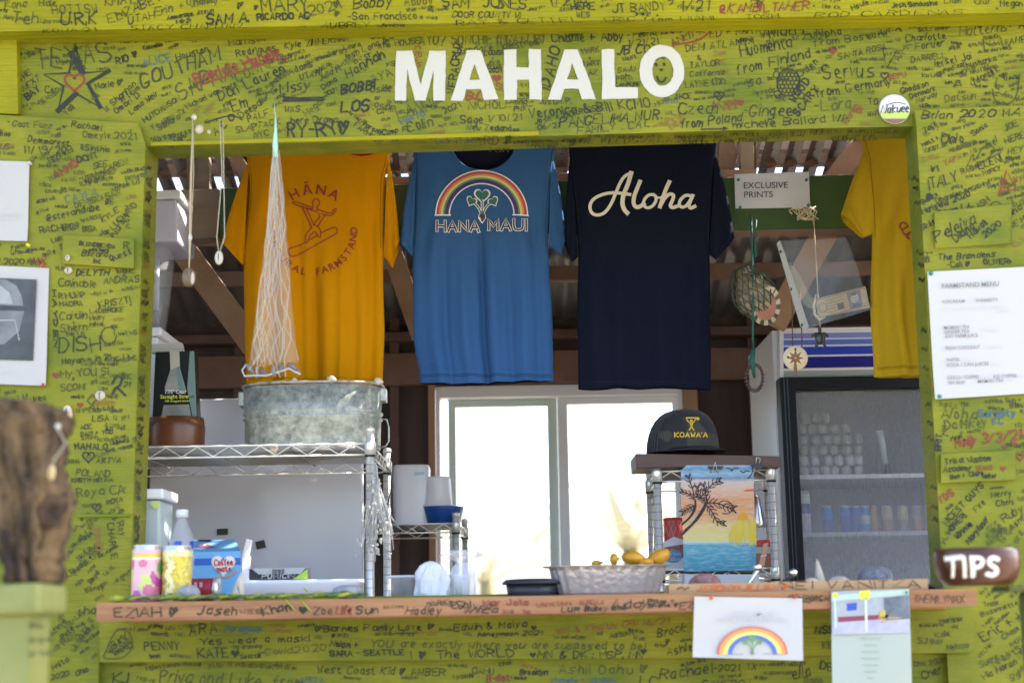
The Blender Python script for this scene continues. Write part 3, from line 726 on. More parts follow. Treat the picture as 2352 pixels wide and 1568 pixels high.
for i in range(26):
    v = 330 + i * 36
    u = 2105 + (v - 290) * .058 - 18
    q = _RW.uniform
    v += q(-14, 14)
    if i % 5 > 1:
        line(mb, [(u + q(0, 3), v), (u + q(4, 8), v - q(0, 9)), (u + q(8, 11), v + q(0, 6)), (u + q(11, 16), v - q(-3, 5))], q(1.2, 2), J, INKG if i % 3 else INK, nrm=JN)
nails(mb, [(2124, 264), (2340, 250), (2140, 580), (2176, 1000), (2190, 1280), (2345, 1190)], yplane(WALLY))
mb.build('right_wall_panel', fw, bevel=0.006, solid=False)
mb = MB(); mb.slab([(2162, 1043), (2332, 1034), (2334, 1101), (2162, 1108)], WALLY - 0.02, 0.0195, PAINT)
P2 = yplane(WALLY - 0.02)
for t, u, v, h, a, m in [('Tribal Wisdom',2171,1066,13,5,INK),('Academy',2168,1084,12,5,INK),('TEXAS',2240,1080,9,4,INKR),('Ben + Claire',2183,1100,10,6,INK),('Walker',2256,1098,9,5,INK)]:
    write(mb, t, u, v, h, a, m, 2.2, P2)
mb.sheet([P2(u, v, .002) for u, v in heart(2304, 1076, 13)], INKR)
mb.build('nailed_plank', fw, bevel=0.003, plabel='plank reading Tribal Wisdom nailed on', solid=False)
mb = MB(); mb.slab([(2148, 488), (2322, 470), (2322, 560), (2150, 568)], WALLY - 0.009, 0.0085, PAINT)
P2 = yplane(WALLY - 0.009)
for t, u, v, h, a in [('Peleiva',2150,556,25,26),('Diana',2196,556,18,36),('Hawaii',2230,548,14,42),('2020',2264,546,14,40)]:
    write(mb, t, u, v, h, a, INK, 2.8, P2)
mb.build('nailed_plank', fw, bevel=0.002, plabel='thin plank nailed on above the menu', solid=False)

# wall below the counter: lap boards
mb = MB()
mb.slab([(212, 1380), (2200, 1345), (2200, 1720), (212, 1720)], HEADY + 0.004, 0.10, PAINT)
P = yplane(HEADY + 0.004)
BT = [('KJ',258,1568,24,0),('Priya and Luke, from',365,1566,30,-1,INKG,3,330),('West Coast Kid < AMBER',728,1545,17,-1,INK,None,292),('OAHU',1085,1547,15,0),('B-dot',1118,1566,15,4,INKR,3.4),('Brooklyn',1194,1549,12,0,INK,2.8),('Ashli Oahu <',1285,1546,20,0,INKG,2.6,205),('Michelle + Akshay',1267,1566,10,1,INKB,2.4,150),('LC',1470,1576,24,0),('Rachael',1516,1562,24,9,INK,2.6,120),('-2021, TX',1640,1541,15,3),('CAMERON',1612,1580,18,2),('ella',1820,1560,26,12,INK,2.4),('Oona',1848,1568,14,2,INKG),('ARKLA',690,1566,12,0,INKB),('Cher',2120,1560,18,22),('Clive + Inga',2200,1540,16,60,INKG),('Ohio 2020',2100,1530,11,8,INKG),('DE',1884,1535,18,-10,INK,3)]
for a in BT:
    write(mb, a[0], a[1], a[2], a[3], a[4], a[5] if len(a) > 5 else INK, a[6] if len(a) > 6 else None, P, length=a[7] if len(a) > 7 else None)
fill(mb, lambda a, b: 1526 - .012 * a < b < 1564 and not (1900 < a < 2100), 240, 2150, 1530, 1568, P, lambda a, b: 2, 13, 36)
mb.build('lower_siding_board', fw, solid=False)
mb = MB()
mb.slab([(228, 1400), (2236, 1368), (2238, 1497), (1640, 1509), (228, 1520)], WALLY - 0.022, 0.021, PAINT)
P = yplane(WALLY - 0.022)
BT = [('ARA',435,1458,23,4,INK,3),('Paraguay',515,1452,15,3,INKB,2.6),('PENNY',333,1492,18,2,INK,2.8),('best ~',345,1510,9,2),('KATE',455,1510,21,1,INK,3),('Yes wear a mask!',460,1480,15,3,INK,2.4,250),('Seattle',552,1512,10,4),('#Covid2020',590,1506,15,5,INKG,None,160),('<Barnes Family Love <',725,1450,14,1,INK,2.6,270),('8-11-21',762,1463,8,0),('Nolan +',758,1484,14,-3,INK,3),('SARA - SEATTLE',758,1506,12,0,INK,3,170),
 ('YOU are exactly where you are supposed to be!',850,1485,17,0,INKG,2.5,632),('I < The WORLD',945,1512,18,1,INK,2.6,235),('MN & DK : MSP, MN',1235,1510,16,1,INK,2.8,240),('Edwin & Maiya',1043,1448,15,2,INK,2.6,165),('honeymoon 2021',1098,1461,10,2,INK,2.4,145),('Wai & Kimathi 09/16/21',1277,1456,15,6,INKRF,2.6,260),('Brock',1511,1462,18,14),('<',1530,1480,14,8),('Ashley',1533,1505,18,14),('MSS',1872,1455,17,0,INK,3),('KE',1890,1488,16,0),
 ('Marissa',2160,1430,11,4),('Kaile',2150,1465,13,12,INKG),('Ray',2140,1480,12,8,INKG),('Melissa',2176,1492,12,6,INKG),('SJ',2110,1478,14,5,INKG),('SKY',262,1490,16,38)]
for a in BT:
    write(mb, a[0], a[1], a[2], a[3], a[4], a[5] if len(a) > 5 else INK, a[6] if len(a) > 6 else None, P, length=a[7] if len(a) > 7 else None)
mb.sheet([P(u, v, .002) for u, v in heart(540, 1500, 20)], INK); mb.sheet([P(u, v, .002) for u, v in heart(1224, 1503, 15)], INK); mb.sheet([P(u, v, .002) for u, v in heart(1478, 1495, 15)], INK); mb.sheet([P(u, v, .002) for u, v in heart(1226, 1441, 14)], INK)
line(mb, [(238,1505),(262,1450),(280,1440),(302,1456),(304,1490),(280,1512),(240,1512)], 2.4, P, INKG, closed=True, smooth=1); line(mb, [(908,1453),(955,1453)], 2.4, P, INK)
scribble(mb, 250, 1500, 60, 11, 42, P); scribble(mb, 262, 1508, 50, 10, 40, P)
fill(mb, lambda a, b: 1436 - .016 * (a - 230) < b < 1512 - .012 * (a - 230) and not (1588 < a < 1848) and not (1905 < a < 2095), 240, 2220, 1440, 1515, P, lambda a, b: 2, 12, 34)
mb.build('upper_siding_board', fw, bevel=0.003, solid=False)
# door-like joint on the right end
mb = MB(); mb.slab([(2168, 1505), (2174, 1505), (2182, 1720), (2175, 1720)], HEADY - 0.004, 0.0075, PAINTG); mb.build('trim_strip', fw)
# ================================================================== THE COUNTER
CY = 3.70
ZC = pt(1176, 1368, CY).z
ct = thing('counter', 'salmon-coloured wooden counter plank signed along its front edge', 'counter', (0, CY, ZC))
mb = MB()
mb.slab([(222, 1384), (2243, 1351), (2243, 1391), (222, 1426)], CY, 0.245, WOOD)
P = yplane(CY)
for a in [('EZIAH <',262,1417,21,0,INK,2.8,148),('Jaseh',452,1409,19,0,INK,2.8,90),('Khan',604,1411,18,10,INK,3.4,64),('Zoe',720,1411,18,1,INK,2.4,42),('Life',772,1410,18,2,INKR,4,36),('Sun',817,1408,17,1,INK,2.8,50),('Hadley',932,1411,18,2,INK,2.6,80),('Wilca',1062,1408,12,2,INK,2.6,80),('Mar Jolia',1110,1389,13,0,INKR,3,105),
 ('LUR Bailey and',1290,1405,10,2,INK,2.8,145),('Addy',1404,1396,20,0,INK,2.4,85),('Paige +',1488,1384,9,1,INK,2.4,62),('Shane <',1488,1394,8,1,INK,2.4,68),('EZI',1560,1398,15,4,INK,2.4,40),('THEMILYMAX',2098,1384,17,2,INKBR,2.4,115),('MORGAN',1850,1380,12,2,INK,2.4,60),('Tia',1200,1410,10,2,INKR,2.4),('Ava',1155,1409,11,2,INKBR,2.4),('WES',550,1408,9,0,INKBR,2.4,50),('kim',880,1397,8,2,INKBR,2,45)]:
    write(mb, a[0], a[1], a[2], a[3], a[4], a[5], a[6], P, length=a[7] if len(a) > 7 else None)
mb.sheet([P(u, v, .002) for u, v in heart(696, 1400, 21)], INK)
scribble(mb, 1030, 1398, 50, 14, 3, P, wd=3); scribble(mb, 1085, 1400, 60, 11, 5, P); scribble(mb, 1230, 1393, 60, 8, 3, P, INKR); scribble(mb, 1330, 1390, 60, 9, 3, P, INKR); scribble(mb, 975, 1390, 40, 9, 2, P); scribble(mb, 1800, 1382, 50, 12, 2, P, INK)
mb.build('plank', ct, bevel=0.006, solid=False)
mb = MB()
x0, x1 = pt(312, 1368, 4.0).x, pt(2158, 1350, 4.0).x
mb.box((x0, CY + 0.247, ZC - 0.05), (x1, 4.24, ZC - 0.001), WOOD)
mb.box((-1.75, 4.122, ZC - 0.05), (x0 - .001, 4.31, ZC - 0.001), WOOD)
mb.build('inner_plank', ct, bevel=0.003)
def base(u, y, z=None):
    """the point standing on the counter (or at height z) at depth y, in the direction of photo column u"""
    p = pt(u, 1368, y)
    return Vector((p.x, y, ZC if z is None else z))
def zat(u, v, y):
    return pt(u, v, y).z

# plank lying on the counter at the right
mb = MB()
S0 = [(1538, 1343), (2130, 1330), (2130, 1356), (1538, 1366)]
mb.slab([(1538, 1342), (2131, 1329), (2132, 1352), (1538, 1362)], CY + 0.03, 0.12, PALEWOOD)
P = yplane(CY + 0.03)
for a in [('~ JEROMY+JILLIAN <',1585,1357,13,1,mat('orange_marker',(0.6,0.10,0.01),.5),2.6,225),('NEI VANITZA',1795,1352,17,1,INKBR,2.4,315)]:
    write(mb, a[0], a[1], a[2], a[3], a[4], a[5], a[6], P, length=a[7])
line(mb, [(1556,1352),(1566,1347),(1572,1353),(1582,1348)], 3, P, INKBR)
mb.build('signed_plank', label='short pale plank with names in orange and brown lying on the counter', cat='plank', bevel=0.004, solid=False)

# ti-leaf garland along the counter edge
LEAFY = mat('yellow_leaf', (0.34, 0.36, 0.02), 0.5, col2=(0.16, 0.22, 0.03), scale=30)
LEAFG = mat('green_leaf', (0.03, 0.10, 0.025), 0.5, col2=(0.16, 0.22, 0.04), scale=25)
mb = MB()
rr = random.Random(4)
a0, a1 = pt(262, 1377, CY + .02), pt(838, 1368, CY + .02)
for k in range(3):
    pts = []
    for i in range(60):
        t = i / 59
        p = a0.lerp(a1, t)
        pts.append(p + Vector((0, 0.008 * math.sin(i * .9 + k * 2.1), 0.004 + 0.003 * math.cos(i * .9 + k * 2.1))))
    mb.tube(pts, [0.0034 * (1 + .5 * math.sin(i * .5 + k)) if 2 < i < 57 else .002 for i in range(60)], LEAFY if k == 0 else LEAFG, 6)
for i in range(26):
    t = rr.random()
    p = a0.lerp(a1, t) + Vector((0, rr.uniform(-.012, .012), .006))
    d = Vector((rr.uniform(-1, 1), rr.uniform(-.4, .1), rr.uniform(-.25, .4))).normalized() * rr.uniform(.02, .05)
    s = Vector((0, .006, .003))
    mb.add([p, p + d * .5 + s, p + d, p + d * .5 - s], [(0, 1, 2, 3)], LEAFY if rr.random() < .5 else LEAFG)
p = pt(250, 1376, CY + .02)
mb.tube([p, p + Vector((.02, 0, .003)), p + Vector((.05, 0, 0))], [.003, .011, .006], LEAFY, 8)
for u in (655, 690):
    q = pt(u, 1376, CY - .006)
    mb.tube([q, q + Vector((.012, -.004, -.012)), q + Vector((.026, -.003, -.028))], .0022, LEAFY, 6)
mb.build('leaf_garland', label='twisted green and yellow leaf garland along the counter\'s front edge', cat='garland')

# ================================================================== THINGS ON THE COUNTER
def can(name, label, u, y, vtop, rpx, art, top=CHROME):
    b = base(u, y)
    r = rpx * mp(y)
    h = zat(u, vtop, y) - ZC
    t = thing(name, label, 'drink can', b)
    mb = MB()
    n = 72
    prof = [(r * .9, 0.0), (r, .006), (r, h - .012), (r * .92, h - .003)]
    # printed wall: bands and blotches as material patches round the can
    rings = 26
    zs = [0.0, .006] + [.006 + (h - .018) * (i + 1) / rings for i in range(rings)] + [h - .003]
    rad = [r * .9, r] + [r] * rings + [r * .9]
    vs = []
    for z, q in zip(zs, rad):
        for k in range(n):
            vs.append(b + Vector((q * math.cos(2 * math.pi * k / n), q * math.sin(2 * math.pi * k / n), z)))
    o = {}
    for i in range(len(zs) - 1):
        for k in range(n):
            m = art(i, k, len(zs) - 1, n)
            l = (k + 1) % n
            o.setdefault(m, []).append((i * n + k, i * n + l, (i + 1) * n + l, (i + 1) * n + k))
    for m, fs in o.items():
        mb.add(vs, fs, m, True)
    mb.build('body', t, solid=False)
    mb = MB()
    mb.lathe([(r * .905, h - .003), (r * .93, h), (r * .86, h + .0005), (r * .84, h - .004)], b, top, 32)
    mb.build('lid', t)
    return t
PINK = mat('pink_print', (0.62, 0.15, 0.26), .35, coat=.4); PINKP = mat('pale_pink_print', (0.72, 0.42, 0.45), .35, coat=.4); MAG = mat('magenta_print', (0.45, 0.06, 0.28), .35, coat=.4)
GRN = mat('green_print', (0.16, 0.42, 0.10), .35, coat=.4); LGR = mat('lime_print', (0.55, 0.66, 0.16), .35, coat=.4); YEL = mat('yellow_print', (0.66, 0.52, 0.05), .35, coat=.4); YELP = mat('pale_yellow_print', (0.72, 0.66, 0.32), .35, coat=.4)
BRN = mat('amber_print', (0.28, 0.12, 0.01), .35, coat=.4); OLV = mat('olive_print', (0.30, 0.30, 0.08), .35, coat=.4)
SILV = mat('brushed_aluminium', (0.75, 0.73, 0.72), .3, .9)
def blob_art(seed, blobs, bands, count, rad):
    r = random.Random(seed)
    bl = [(r.uniform(0, 72), r.uniform(2, 20), r.uniform(rad * .5, rad), r.uniform(.7, 1.5), r.choice(blobs)) for _ in range(count)]
    def f(i, k, ni, n):
        if i >= ni - 1: return SILV
        for a, b, m in bands:
            if a <= i / ni < b: return m
        for u_, v_, s_, asp, m in bl:
            du = min(abs(k - u_), 72 - abs(k - u_))
            if (du / s_) ** 2 + ((i - v_) / (s_ * asp * .55)) ** 2 < 1: return m
        return blobs[0]
    return f
art_pink = blob_art(4, [PINKP, PINK, GRN, LGR, MAG, PINK, LGR], [(.88, .97, PINKP), (.80, .88, YEL), (.76, .80, WHITEPL), (0, .06, MAG)], 46, 7)
def art_yel(i, k, ni, n):
    if i >= ni - 1: return SILV
    if i >= ni - 4: return YELP
    w_ = int(k + 1.6 * math.sin(i * .6) + .8 * math.sin(i * 1.9 + k)) % 72
    if 38 <= w_ <= 41: return BRN
    if 43 <= w_ <= 46 and i % 7 > 1: return OLV
    if (w_ * 5 + i // 6) % 17 == 3 and i % 5 > 1: return OLV
    return YELP if 47 <= w_ <= 51 or w_ % 13 == 0 else (GOLDP if (w_ + i // 9) % 9 < 2 else YEL)
GOLDP = mat('gold_print', (0.52, 0.38, 0.04), .35, coat=.4)
can('drink_can', 'pink fruit-patterned drink can at the left end of the counter', 336, 3.82, 1252, 34, art_pink)
can('drink_can', 'yellow drink can between the pink can and the blue box', 405, 3.82, 1254, 33, art_yel)

PET = mat('clear_plastic', (0.62, 0.66, 0.70), .10, transp=.76, spec=.9)
FROST = mat('frosted_plastic', (0.80, 0.84, 0.87), .35, transp=.35)
# water bottle
b = base(414, 4.02)
t = thing('water_bottle', 'clear plastic water bottle with blue marks behind the yellow can', 'bottle', b)
k = mp(4.02)
H = zat(414, 1170, 4.02) - ZC
mb = MB(); mb.lathe([(.026, 0), (.034, .006), (.034, .03), (.032, .034), (.034, .04), (.034, H * .52), (.0345, H * .62), (.03, H * .72), (.018, H * .84), (.013, H * .89), (.013, H * .92)], b, PET, 32); mb.build('body', t)
mb = MB(); mb.lathe([(.0165, H * .915), (.0165, H * .985), (.015, H)], b, FROST, 24); mb.build('cap', t)
mb = MB()
BLUEP = mat('blue_print', (0.03, 0.08, 0.42), .4)
for k0 in range(5):
    a = 2 * math.pi * k0 / 5 - 1.9
    vs = []
    for j in range(5):
        aa = a + j * .14
        for z in (H * .585, H * .655):
            vs.append(b + Vector((.0354 * math.cos(aa), .0354 * math.sin(aa), z)))
    mb.add(vs, [(2 * j, 2 * j + 2, 2 * j + 3, 2 * j + 1) for j in range(4)], BLUEP)
mb.lathe([(.0346, H * .30), (.0348, H * .30), (.0348, H * .56), (.0346, H * .56)], b, PET, 32, cap=False); mb.build('wrapper', t, solid=False)

# creamer box
CBLUE = mat('sky_blue_card', (0.16, 0.42, 0.70), .4); CBLUED = mat('royal_blue_card', (0.03, 0.12, 0.48), .4); CBLUET = mat('dull_blue_card', (0.13, 0.30, 0.50), .5); CREAM = mat('cream_print', (0.82, 0.70, 0.52), .4); REDP = mat('red_print', (0.55, 0.03, 0.05), .4)
y = 4.14
bx = thing('creamer_box', 'sky blue creamer carton with a cream heart emblem behind the bottle', 'carton', base(497, y))
mb = MB()
f = [pt(440, 1345, y), pt(553, 1343, y), pt(553, 1265, y), pt(440, 1267, y)]
f[0].z = f[1].z = ZC; 
q = [p + Vector((0, .10, 0)) for p in f[:2]] + [pt(540, 1238, y + .12), pt(446, 1239, y + .12)]
mb.add(f + q, [(0, 1, 2, 3), (1, 5, 6, 2), (0, 3, 7, 4), (4, 7, 6, 5), (0, 4, 5, 1)], CBLUE)
mb.add(f + q, [(3, 2, 6, 7)], CBLUET)
P = yplane(y)
mb.sheet([P(u, v, .001) for u, v in [(440,1282),(553,1280),(553,1296),(440,1298)]], CBLUED)
mb.sheet([P(u, v, .002) for u, v in heart(513, 1296, 56)], CREAM)
mb.sheet([P(u, v, .003) for u, v in heart(513, 1296, 48)], mat('pale_cream_print', (0.85, 0.80, 0.72), .4))
write(mb, 'Coffee', 493, 1298, 13, 4, REDP, 2.6, P, jit=.1, length=40, lift=.0045); write(mb, 'mate', 499, 1312, 12, 4, REDP, 2.6, P, jit=.1, length=32, lift=.0045)
line(mb, [(505,1325),(520,1324),(535,1318),(541,1308)], 3, P, mat('orange_print', (.7,.28,.02), .4), smooth=1, lift=.0045)
# dark opening and torn print on its top
tp = lambda s, r: f[3].lerp(f[2], s).lerp(q[3].lerp(q[2], s), r) + Vector((0, -.001, .0015))
mb.sheet([tp(.1, .85), tp(.4, .8), tp(.42, .95), tp(.12, .98)], BLACK); mb.sheet([tp(.05, .35), tp(.5, .3), tp(.42, .45), tp(.3, .62), tp(.2, .48)], mat('dark_red_print', (.25, .06, .07), .5)); mb.sheet([tp(.22, .5), tp(.38, .48), tp(.3, .62)], WHITEPL)
mb.build('carton', bx, solid=False)
mb = MB()
mb.add([pt(556, 1278, y + .01), pt(573, 1276, y + .04), pt(580, 1240, y + .04), pt(566, 1236, y + .01)], [(0, 1, 2, 3)], WHITEPL)
mb.prism([pt(555, 1343, y + .01), pt(571, 1343, y + .04), pt(574, 1277, y + .04), pt(556, 1279, y + .01)], (0.002, .006, 0), WHITEPL)
mb.build('open_flap', bx, solid=False)

# small red jar lying down + metal lid
b = base(462, 3.95)
t = thing('tin_jar', 'small red-labelled jar on its side beside the yellow can', 'jar', b)
mt = Matrix.Rotation(R(90), 4, 'Y')
r = .031
mb = MB(); mb.lathe([(r * .9, -.03), (r, -.026), (r, .028), (r * .93, .034)], b + Vector((0, 0, r)), mat('dark_red_label', (.30, .015, .03), .4), 28, mtx=mt)
P = yplane(b.y - r)
for u in (446, 458):
    mb.sheet([P(u + a, v + 1336, .001) for a, v in [(0, 0), (7, 0), (7, 12), (0, 12)]], mat('pale_red_print', (.55, .35, .36), .5))
mb.build('body', t)
mb = MB(); mb.lathe([(r * .95, .034), (r * 1.12, .036), (r * 1.12, .046), (r * .9, .05)], b + Vector((0, 0, r)), SILV, 28, mtx=mt); mb.build('lid', t)

# shells and pebbles
SHELL = mat('cream_shell', (0.46, 0.38, 0.27), .35, col2=(0.58, 0.52, 0.42), scale=20)
PEB = mat('grey_stone', (0.26, 0.27, 0.28), .8, col2=(0.40, 0.40, 0.40), scale=40, bump=.4, bscale=120)
PEBR = mat('red_cinder', (0.22, 0.10, 0.09), .9, col2=(0.34, 0.20, 0.19), scale=45, bump=.8, bscale=90)
PEBB = mat('blue_grey_stone', (0.10, 0.105, 0.125), .9, col2=(0.20, 0.21, 0.25), scale=45, bump=.8, bscale=90)
def stone(u, y, vtop, rx, m, label, ry=None, cat='stone', name='stone', seed=1):
    b = base(u, y)
    h = zat(u, vtop, y) - ZC
    rr = random.Random(seed)
    ph = [rr.uniform(0, 6.28) for _ in range(4)]
    mb = MB()
    rx *= mp(y)
    pr = [(rx * math.sin(math.pi * i / 10) ** .75 + 1e-4, h * (1 - math.cos(math.pi * i / 10)) / 2) for i in range(11)]
    mb.lathe(pr, b, m, 24, sy=(ry or .8), cap=False, wob=lambda a, i: .08 * math.sin(2 * a + ph[0] + i * .4) + .05 * math.sin(3 * a + ph[1]) + .03 * math.sin(5 * a + ph[2] + i))
    return mb.build(name, label=label, cat=cat)
stone(433, 3.76, 1342, 27, PEB, 'rough grey pebble in front of the yellow can', seed=3)
stone(800, 3.86, 1342, 34, PEB, 'smooth dark pebble on the counter left of the wire rack posts', seed=5)
stone(1622, 3.86, 1316, 36, PEBR, 'reddish cinder stone under the palm drawing', seed=8)
stone(2012, 3.86, 1301, 43, PEBB, 'bluish grey lava stone on the counter before the fridge', seed=9)
def cone_shell(u, y, vtop, rpx, label, tilt=0.0):
    b = base(u, y); h = zat(u, vtop, y) - ZC; r = rpx * mp(y)
    mb = MB()
    mb.lathe([(r * .5, 0), (r, h * .12), (r * .95, h * .25), (r * .6, h * .62), (r * .28, h * .9), (r * .08, h)], b, SHELL, 24, mtx=Matrix.Rotation(tilt, 4, 'Y'), wob=lambda a, i: .07 * math.sin(6 * a + i))
    return mb.build('sea_shell', label=label, cat='shell')
cone_shell(545, 3.80, 1318, 17, 'blunt cream cone shell before the blue carton', .12)
cone_shell(1992 - 1000 + 1000 - 104, 3.90, 1283, 13, 'tall pointed white shell standing before the fridge', -.1)
stone(1866, 3.80, 1326, 17, SHELL, 'small white shell at the foot of the pointed shell', cat='shell', name='sea_shell', seed=12)
stone(1930, 3.88, 1322, 24, SHELL, 'low flat white shell left of the lava stone', cat='shell', name='sea_shell', seed=14)

# black and silver gadgets lying at an angle (shiny tongs and a phone)
def slanted(name, label, cat, p0, p1, w, m, hi=None):
    mb = MB()
    d = (p1 - p0); s = Vector((0, w, 0)); up = Vector((-d.z, 0, d.x)).normalized() * .008
    mb.prism([p0 - s / 2, p1 - s / 2, p1 + s / 2, p0 + s / 2], up, m)
    if hi:
        c = p1 - d * .12 + up
        mb.ball(c + Vector((0, -w * .3, .002)), (.011, .011, .011), hi)
    return mb.build(name, label=label, cat=cat, bevel=.003)
POL = mat('polished_steel', (.9, .9, .92), .08, 1.0)
slanted('steel_scoop', 'shiny steel scoop leaning on the counter under the palm drawing', 'scoop', base(1712, 3.9) + Vector((0, 0, .004)), pt(1750, 1302, 3.9), .03, POL, POL)
slanted('pocket_knife', 'black handled tool with a bright steel tip before the fridge', 'tool', base(1778, 3.86) + Vector((0, 0, .004)), pt(1832, 1318, 3.86), .03, BLACK, POL)
slanted('black_case', 'flat black case at the right end of the pale plank', 'case', base(2168, 3.9) + Vector((0, 0, .002)), base(2115, 3.9) + Vector((0, 0, .02)), .07, BLACK)
mb = MB()
mb.tube([base(1810, 3.92) + Vector((0, 0, .024)), base(1850, 3.92) + Vector((0, 0, .030)), base(1920, 3.93) + Vector((0, 0, .020)), base(1975, 3.94) + Vector((0, 0, .028))], .003, BLACK, 8)
mb.build('black_cable', label='thin black cable looping behind the white shells', cat='cable')

# black round pan
b = base(1224, 3.98)
t = thing('black_pan', 'black round container with a lid beside the foil tray', 'pan', b)
k = mp(3.98); H = zat(1224, 1328, 3.98) - ZC
BLP = mat('dark_slate_plastic', (.022, .026, .033), .38)
mb = MB(); mb.lathe([(54 * k, 0), (56 * k, .003), (60 * k, H - .014)], b, BLP, 40)
mb.ball(b + Vector((12 * k, -58 * k, H * .5)), (.005, .002, .003), BLACK); mb.build('bowl', t)
mb = MB(); mb.lathe([(68 * k, H - .015), (69 * k, H - .010), (60 * k, H - .002), (30 * k, H)], b, BLP, 40); mb.build('lid', t)

# foil tray of fruit
FOIL = mat('crinkled_foil', (.72, .70, .67), .34, .75, bump=.25, bscale=70)
y = 3.93
b = base(1400, y)
t = thing('foil_tray', 'crimped aluminium foil tray holding yellow fruit on the counter', 'tray', b)
k = mp(y); H = zat(1400, 1297, y) - ZC
def rrect(cx, cy, hx, hy, z, rib, n=180, p=3.2):
    out = []
    for i in range(n):
        a = 2 * math.pi * i / n
        c, s = math.cos(a), math.sin(a)
        q = (abs(c) ** p + abs(s) ** p) ** (-1 / p)
        q *= 1 + rib * math.sin(i * 2 * math.pi / 6 + .6 * math.sin(i * .4))
        out.append(Vector((cx + hx * q * c, cy + hy * q * s, z)))
    return out
mb = MB()
cx, cy = b.x, b.y + .06
secs = [rrect(cx, cy, 112 * k, .065, ZC + .001, .004), rrect(cx, cy, 116 * k, .07, ZC + .008, .012), rrect(cx, cy, 130 * k, .085, ZC + H - .012, .012), rrect(cx, cy, 134 * k, .088, ZC + H - .004, 0), rrect(cx, cy, 146 * k, .097, ZC + H - .003, .003), rrect(cx, cy, 147 * k, .098, ZC + H, .003), rrect(cx, cy, 133 * k, .086, ZC + H - .001, 0), rrect(cx, cy, 113 * k, .066, ZC + .006, .004)]
mb.loft(secs, FOIL, smooth=False)
mb.build('tray', t)
FRUIT = mat('ripe_yellow_skin', (.46, .19, .006), .4, col2=(.62, .32, .012), scale=22, detail=8, spec=.5, bump=.15, bscale=60)
for i, (u, v, rx, ry, rz, rot, lb) in enumerate([(1410, 1284, 10, 16, 15, 0, 'small yellow fruit tip showing over the left of the foil tray'), (1370, 1293, 12, 10, 8, 0, 'yellow fruit barely showing above the tray\'s left rim'), (1455, 1281, 29, 22, 17, -8, 'round yellow fruit in the middle of the foil tray'), (1512, 1280, 33, 22, 19, 28, 'largest yellow fruit tilted up at the tray\'s right end'), (1482, 1291, 22, 20, 12, 0, 'yellow fruit wedged between the two biggest in the tray')]):
    c = pt(u, v, cy - .01 + .02 * (i % 2))
    mtx = Matrix.Rotation(R(-rot), 3, 'Y') @ Matrix.Diagonal(Vector((rx * .94 * k, ry * k, rz * .9 * k)))
    ft = thing('yellow_fruit', lb, 'fruit', c, 'yellow fruits in the foil tray')
    mb = MB(); mb.ball(c, 1.0, FRUIT, 18, mtx=mtx); mb.build('flesh', ft)
    tip = c + (Matrix.Rotation(R(-rot), 3, 'Y') @ Vector((rx * k * .97, 0, .002)))
    mb = MB(); mb.ball(tip, (.004, .004, .003), mat('dry_stem', (.16, .10, .03), .8), 8); mb.build('stem', ft)

# white bags and clear boxes behind the counter
BAG = mat('white_bag', (.82, .82, .86), .45, transp=.12, bump=.5, bscale=40)
BAGC = mat('clear_bag', (.85, .85, .9), .25, transp=.55, bump=.5, bscale=50)
def bag(u, y, vtop, w0, w1, label, seed, m=BAG, top=None):
    b = base(u, y); H = zat(u, vtop, y) - ZC; k = mp(y)
    rr = random.Random(seed); ph = [rr.uniform(0, 6) for _ in range(5)]
    mb = MB()
    prof = top or [(w0, 0), (w0 * 1.02, .15), (w1 * 1.02, .5), (w1 * .95, .7), (w1 * .7, .88), (w1 * .35, .97), (w1 * .08, 1)]
    mb.lathe([(r * k, z * H) for r, z in prof], b, m, 30, sy=.7, wob=lambda a, i: .10 * math.sin(3 * a + ph[0] + i) + .07 * math.sin(7 * a + ph[1] - i * 1.4) + .045 * math.sin(13 * a + i * 2) + rr.uniform(-.06, .06))
    mb.s = [False] * len(mb.s)
    return mb.build('plastic_bag', label=label, cat='bag')
bag(990, 4.12, 1288, 37, 36, 'white plastic bag slumped left of the knotted bag', 2)
bag(1063, 4.14, 1262, 30, 28, 'knotted translucent bag over a white cup before the window', 6, BAGC, [(30, 0), (30, .45), (24, .62), (13, .74), (22, .80), (44, .88), (46, .94), (30, .99), (5, 1)])
b = base(1058, 4.14)
mb = MB(); mb.lathe([(.024, .001), (.028, .062), (.0285, .064)], b, WHITEPL, 24); mb.build('paper_cup', label='white cup inside the knotted translucent bag', cat='cup')
b = base(925, 4.16)
t = thing('clear_box', 'clear plastic food box right of the wire rack posts', 'box', b)
k = mp(4.16)
mb = MB()
secs = [rrect(b.x, b.y, w * k, .05, ZC + z, 0, 40, 5) for w, z in ((30, .001), (33, .05), (35, .052), (35, .058), (32, .058))]
mb.loft(secs, PET, caps=True); mb.build('tub', t)
mb = MB(); mb.loft([rrect(b.x, b.y, w * k, .052, ZC + z, 0, 40, 5) for w, z in ((36, .059), (36, .064), (32, .065))], FROST); mb.build('lid', t)

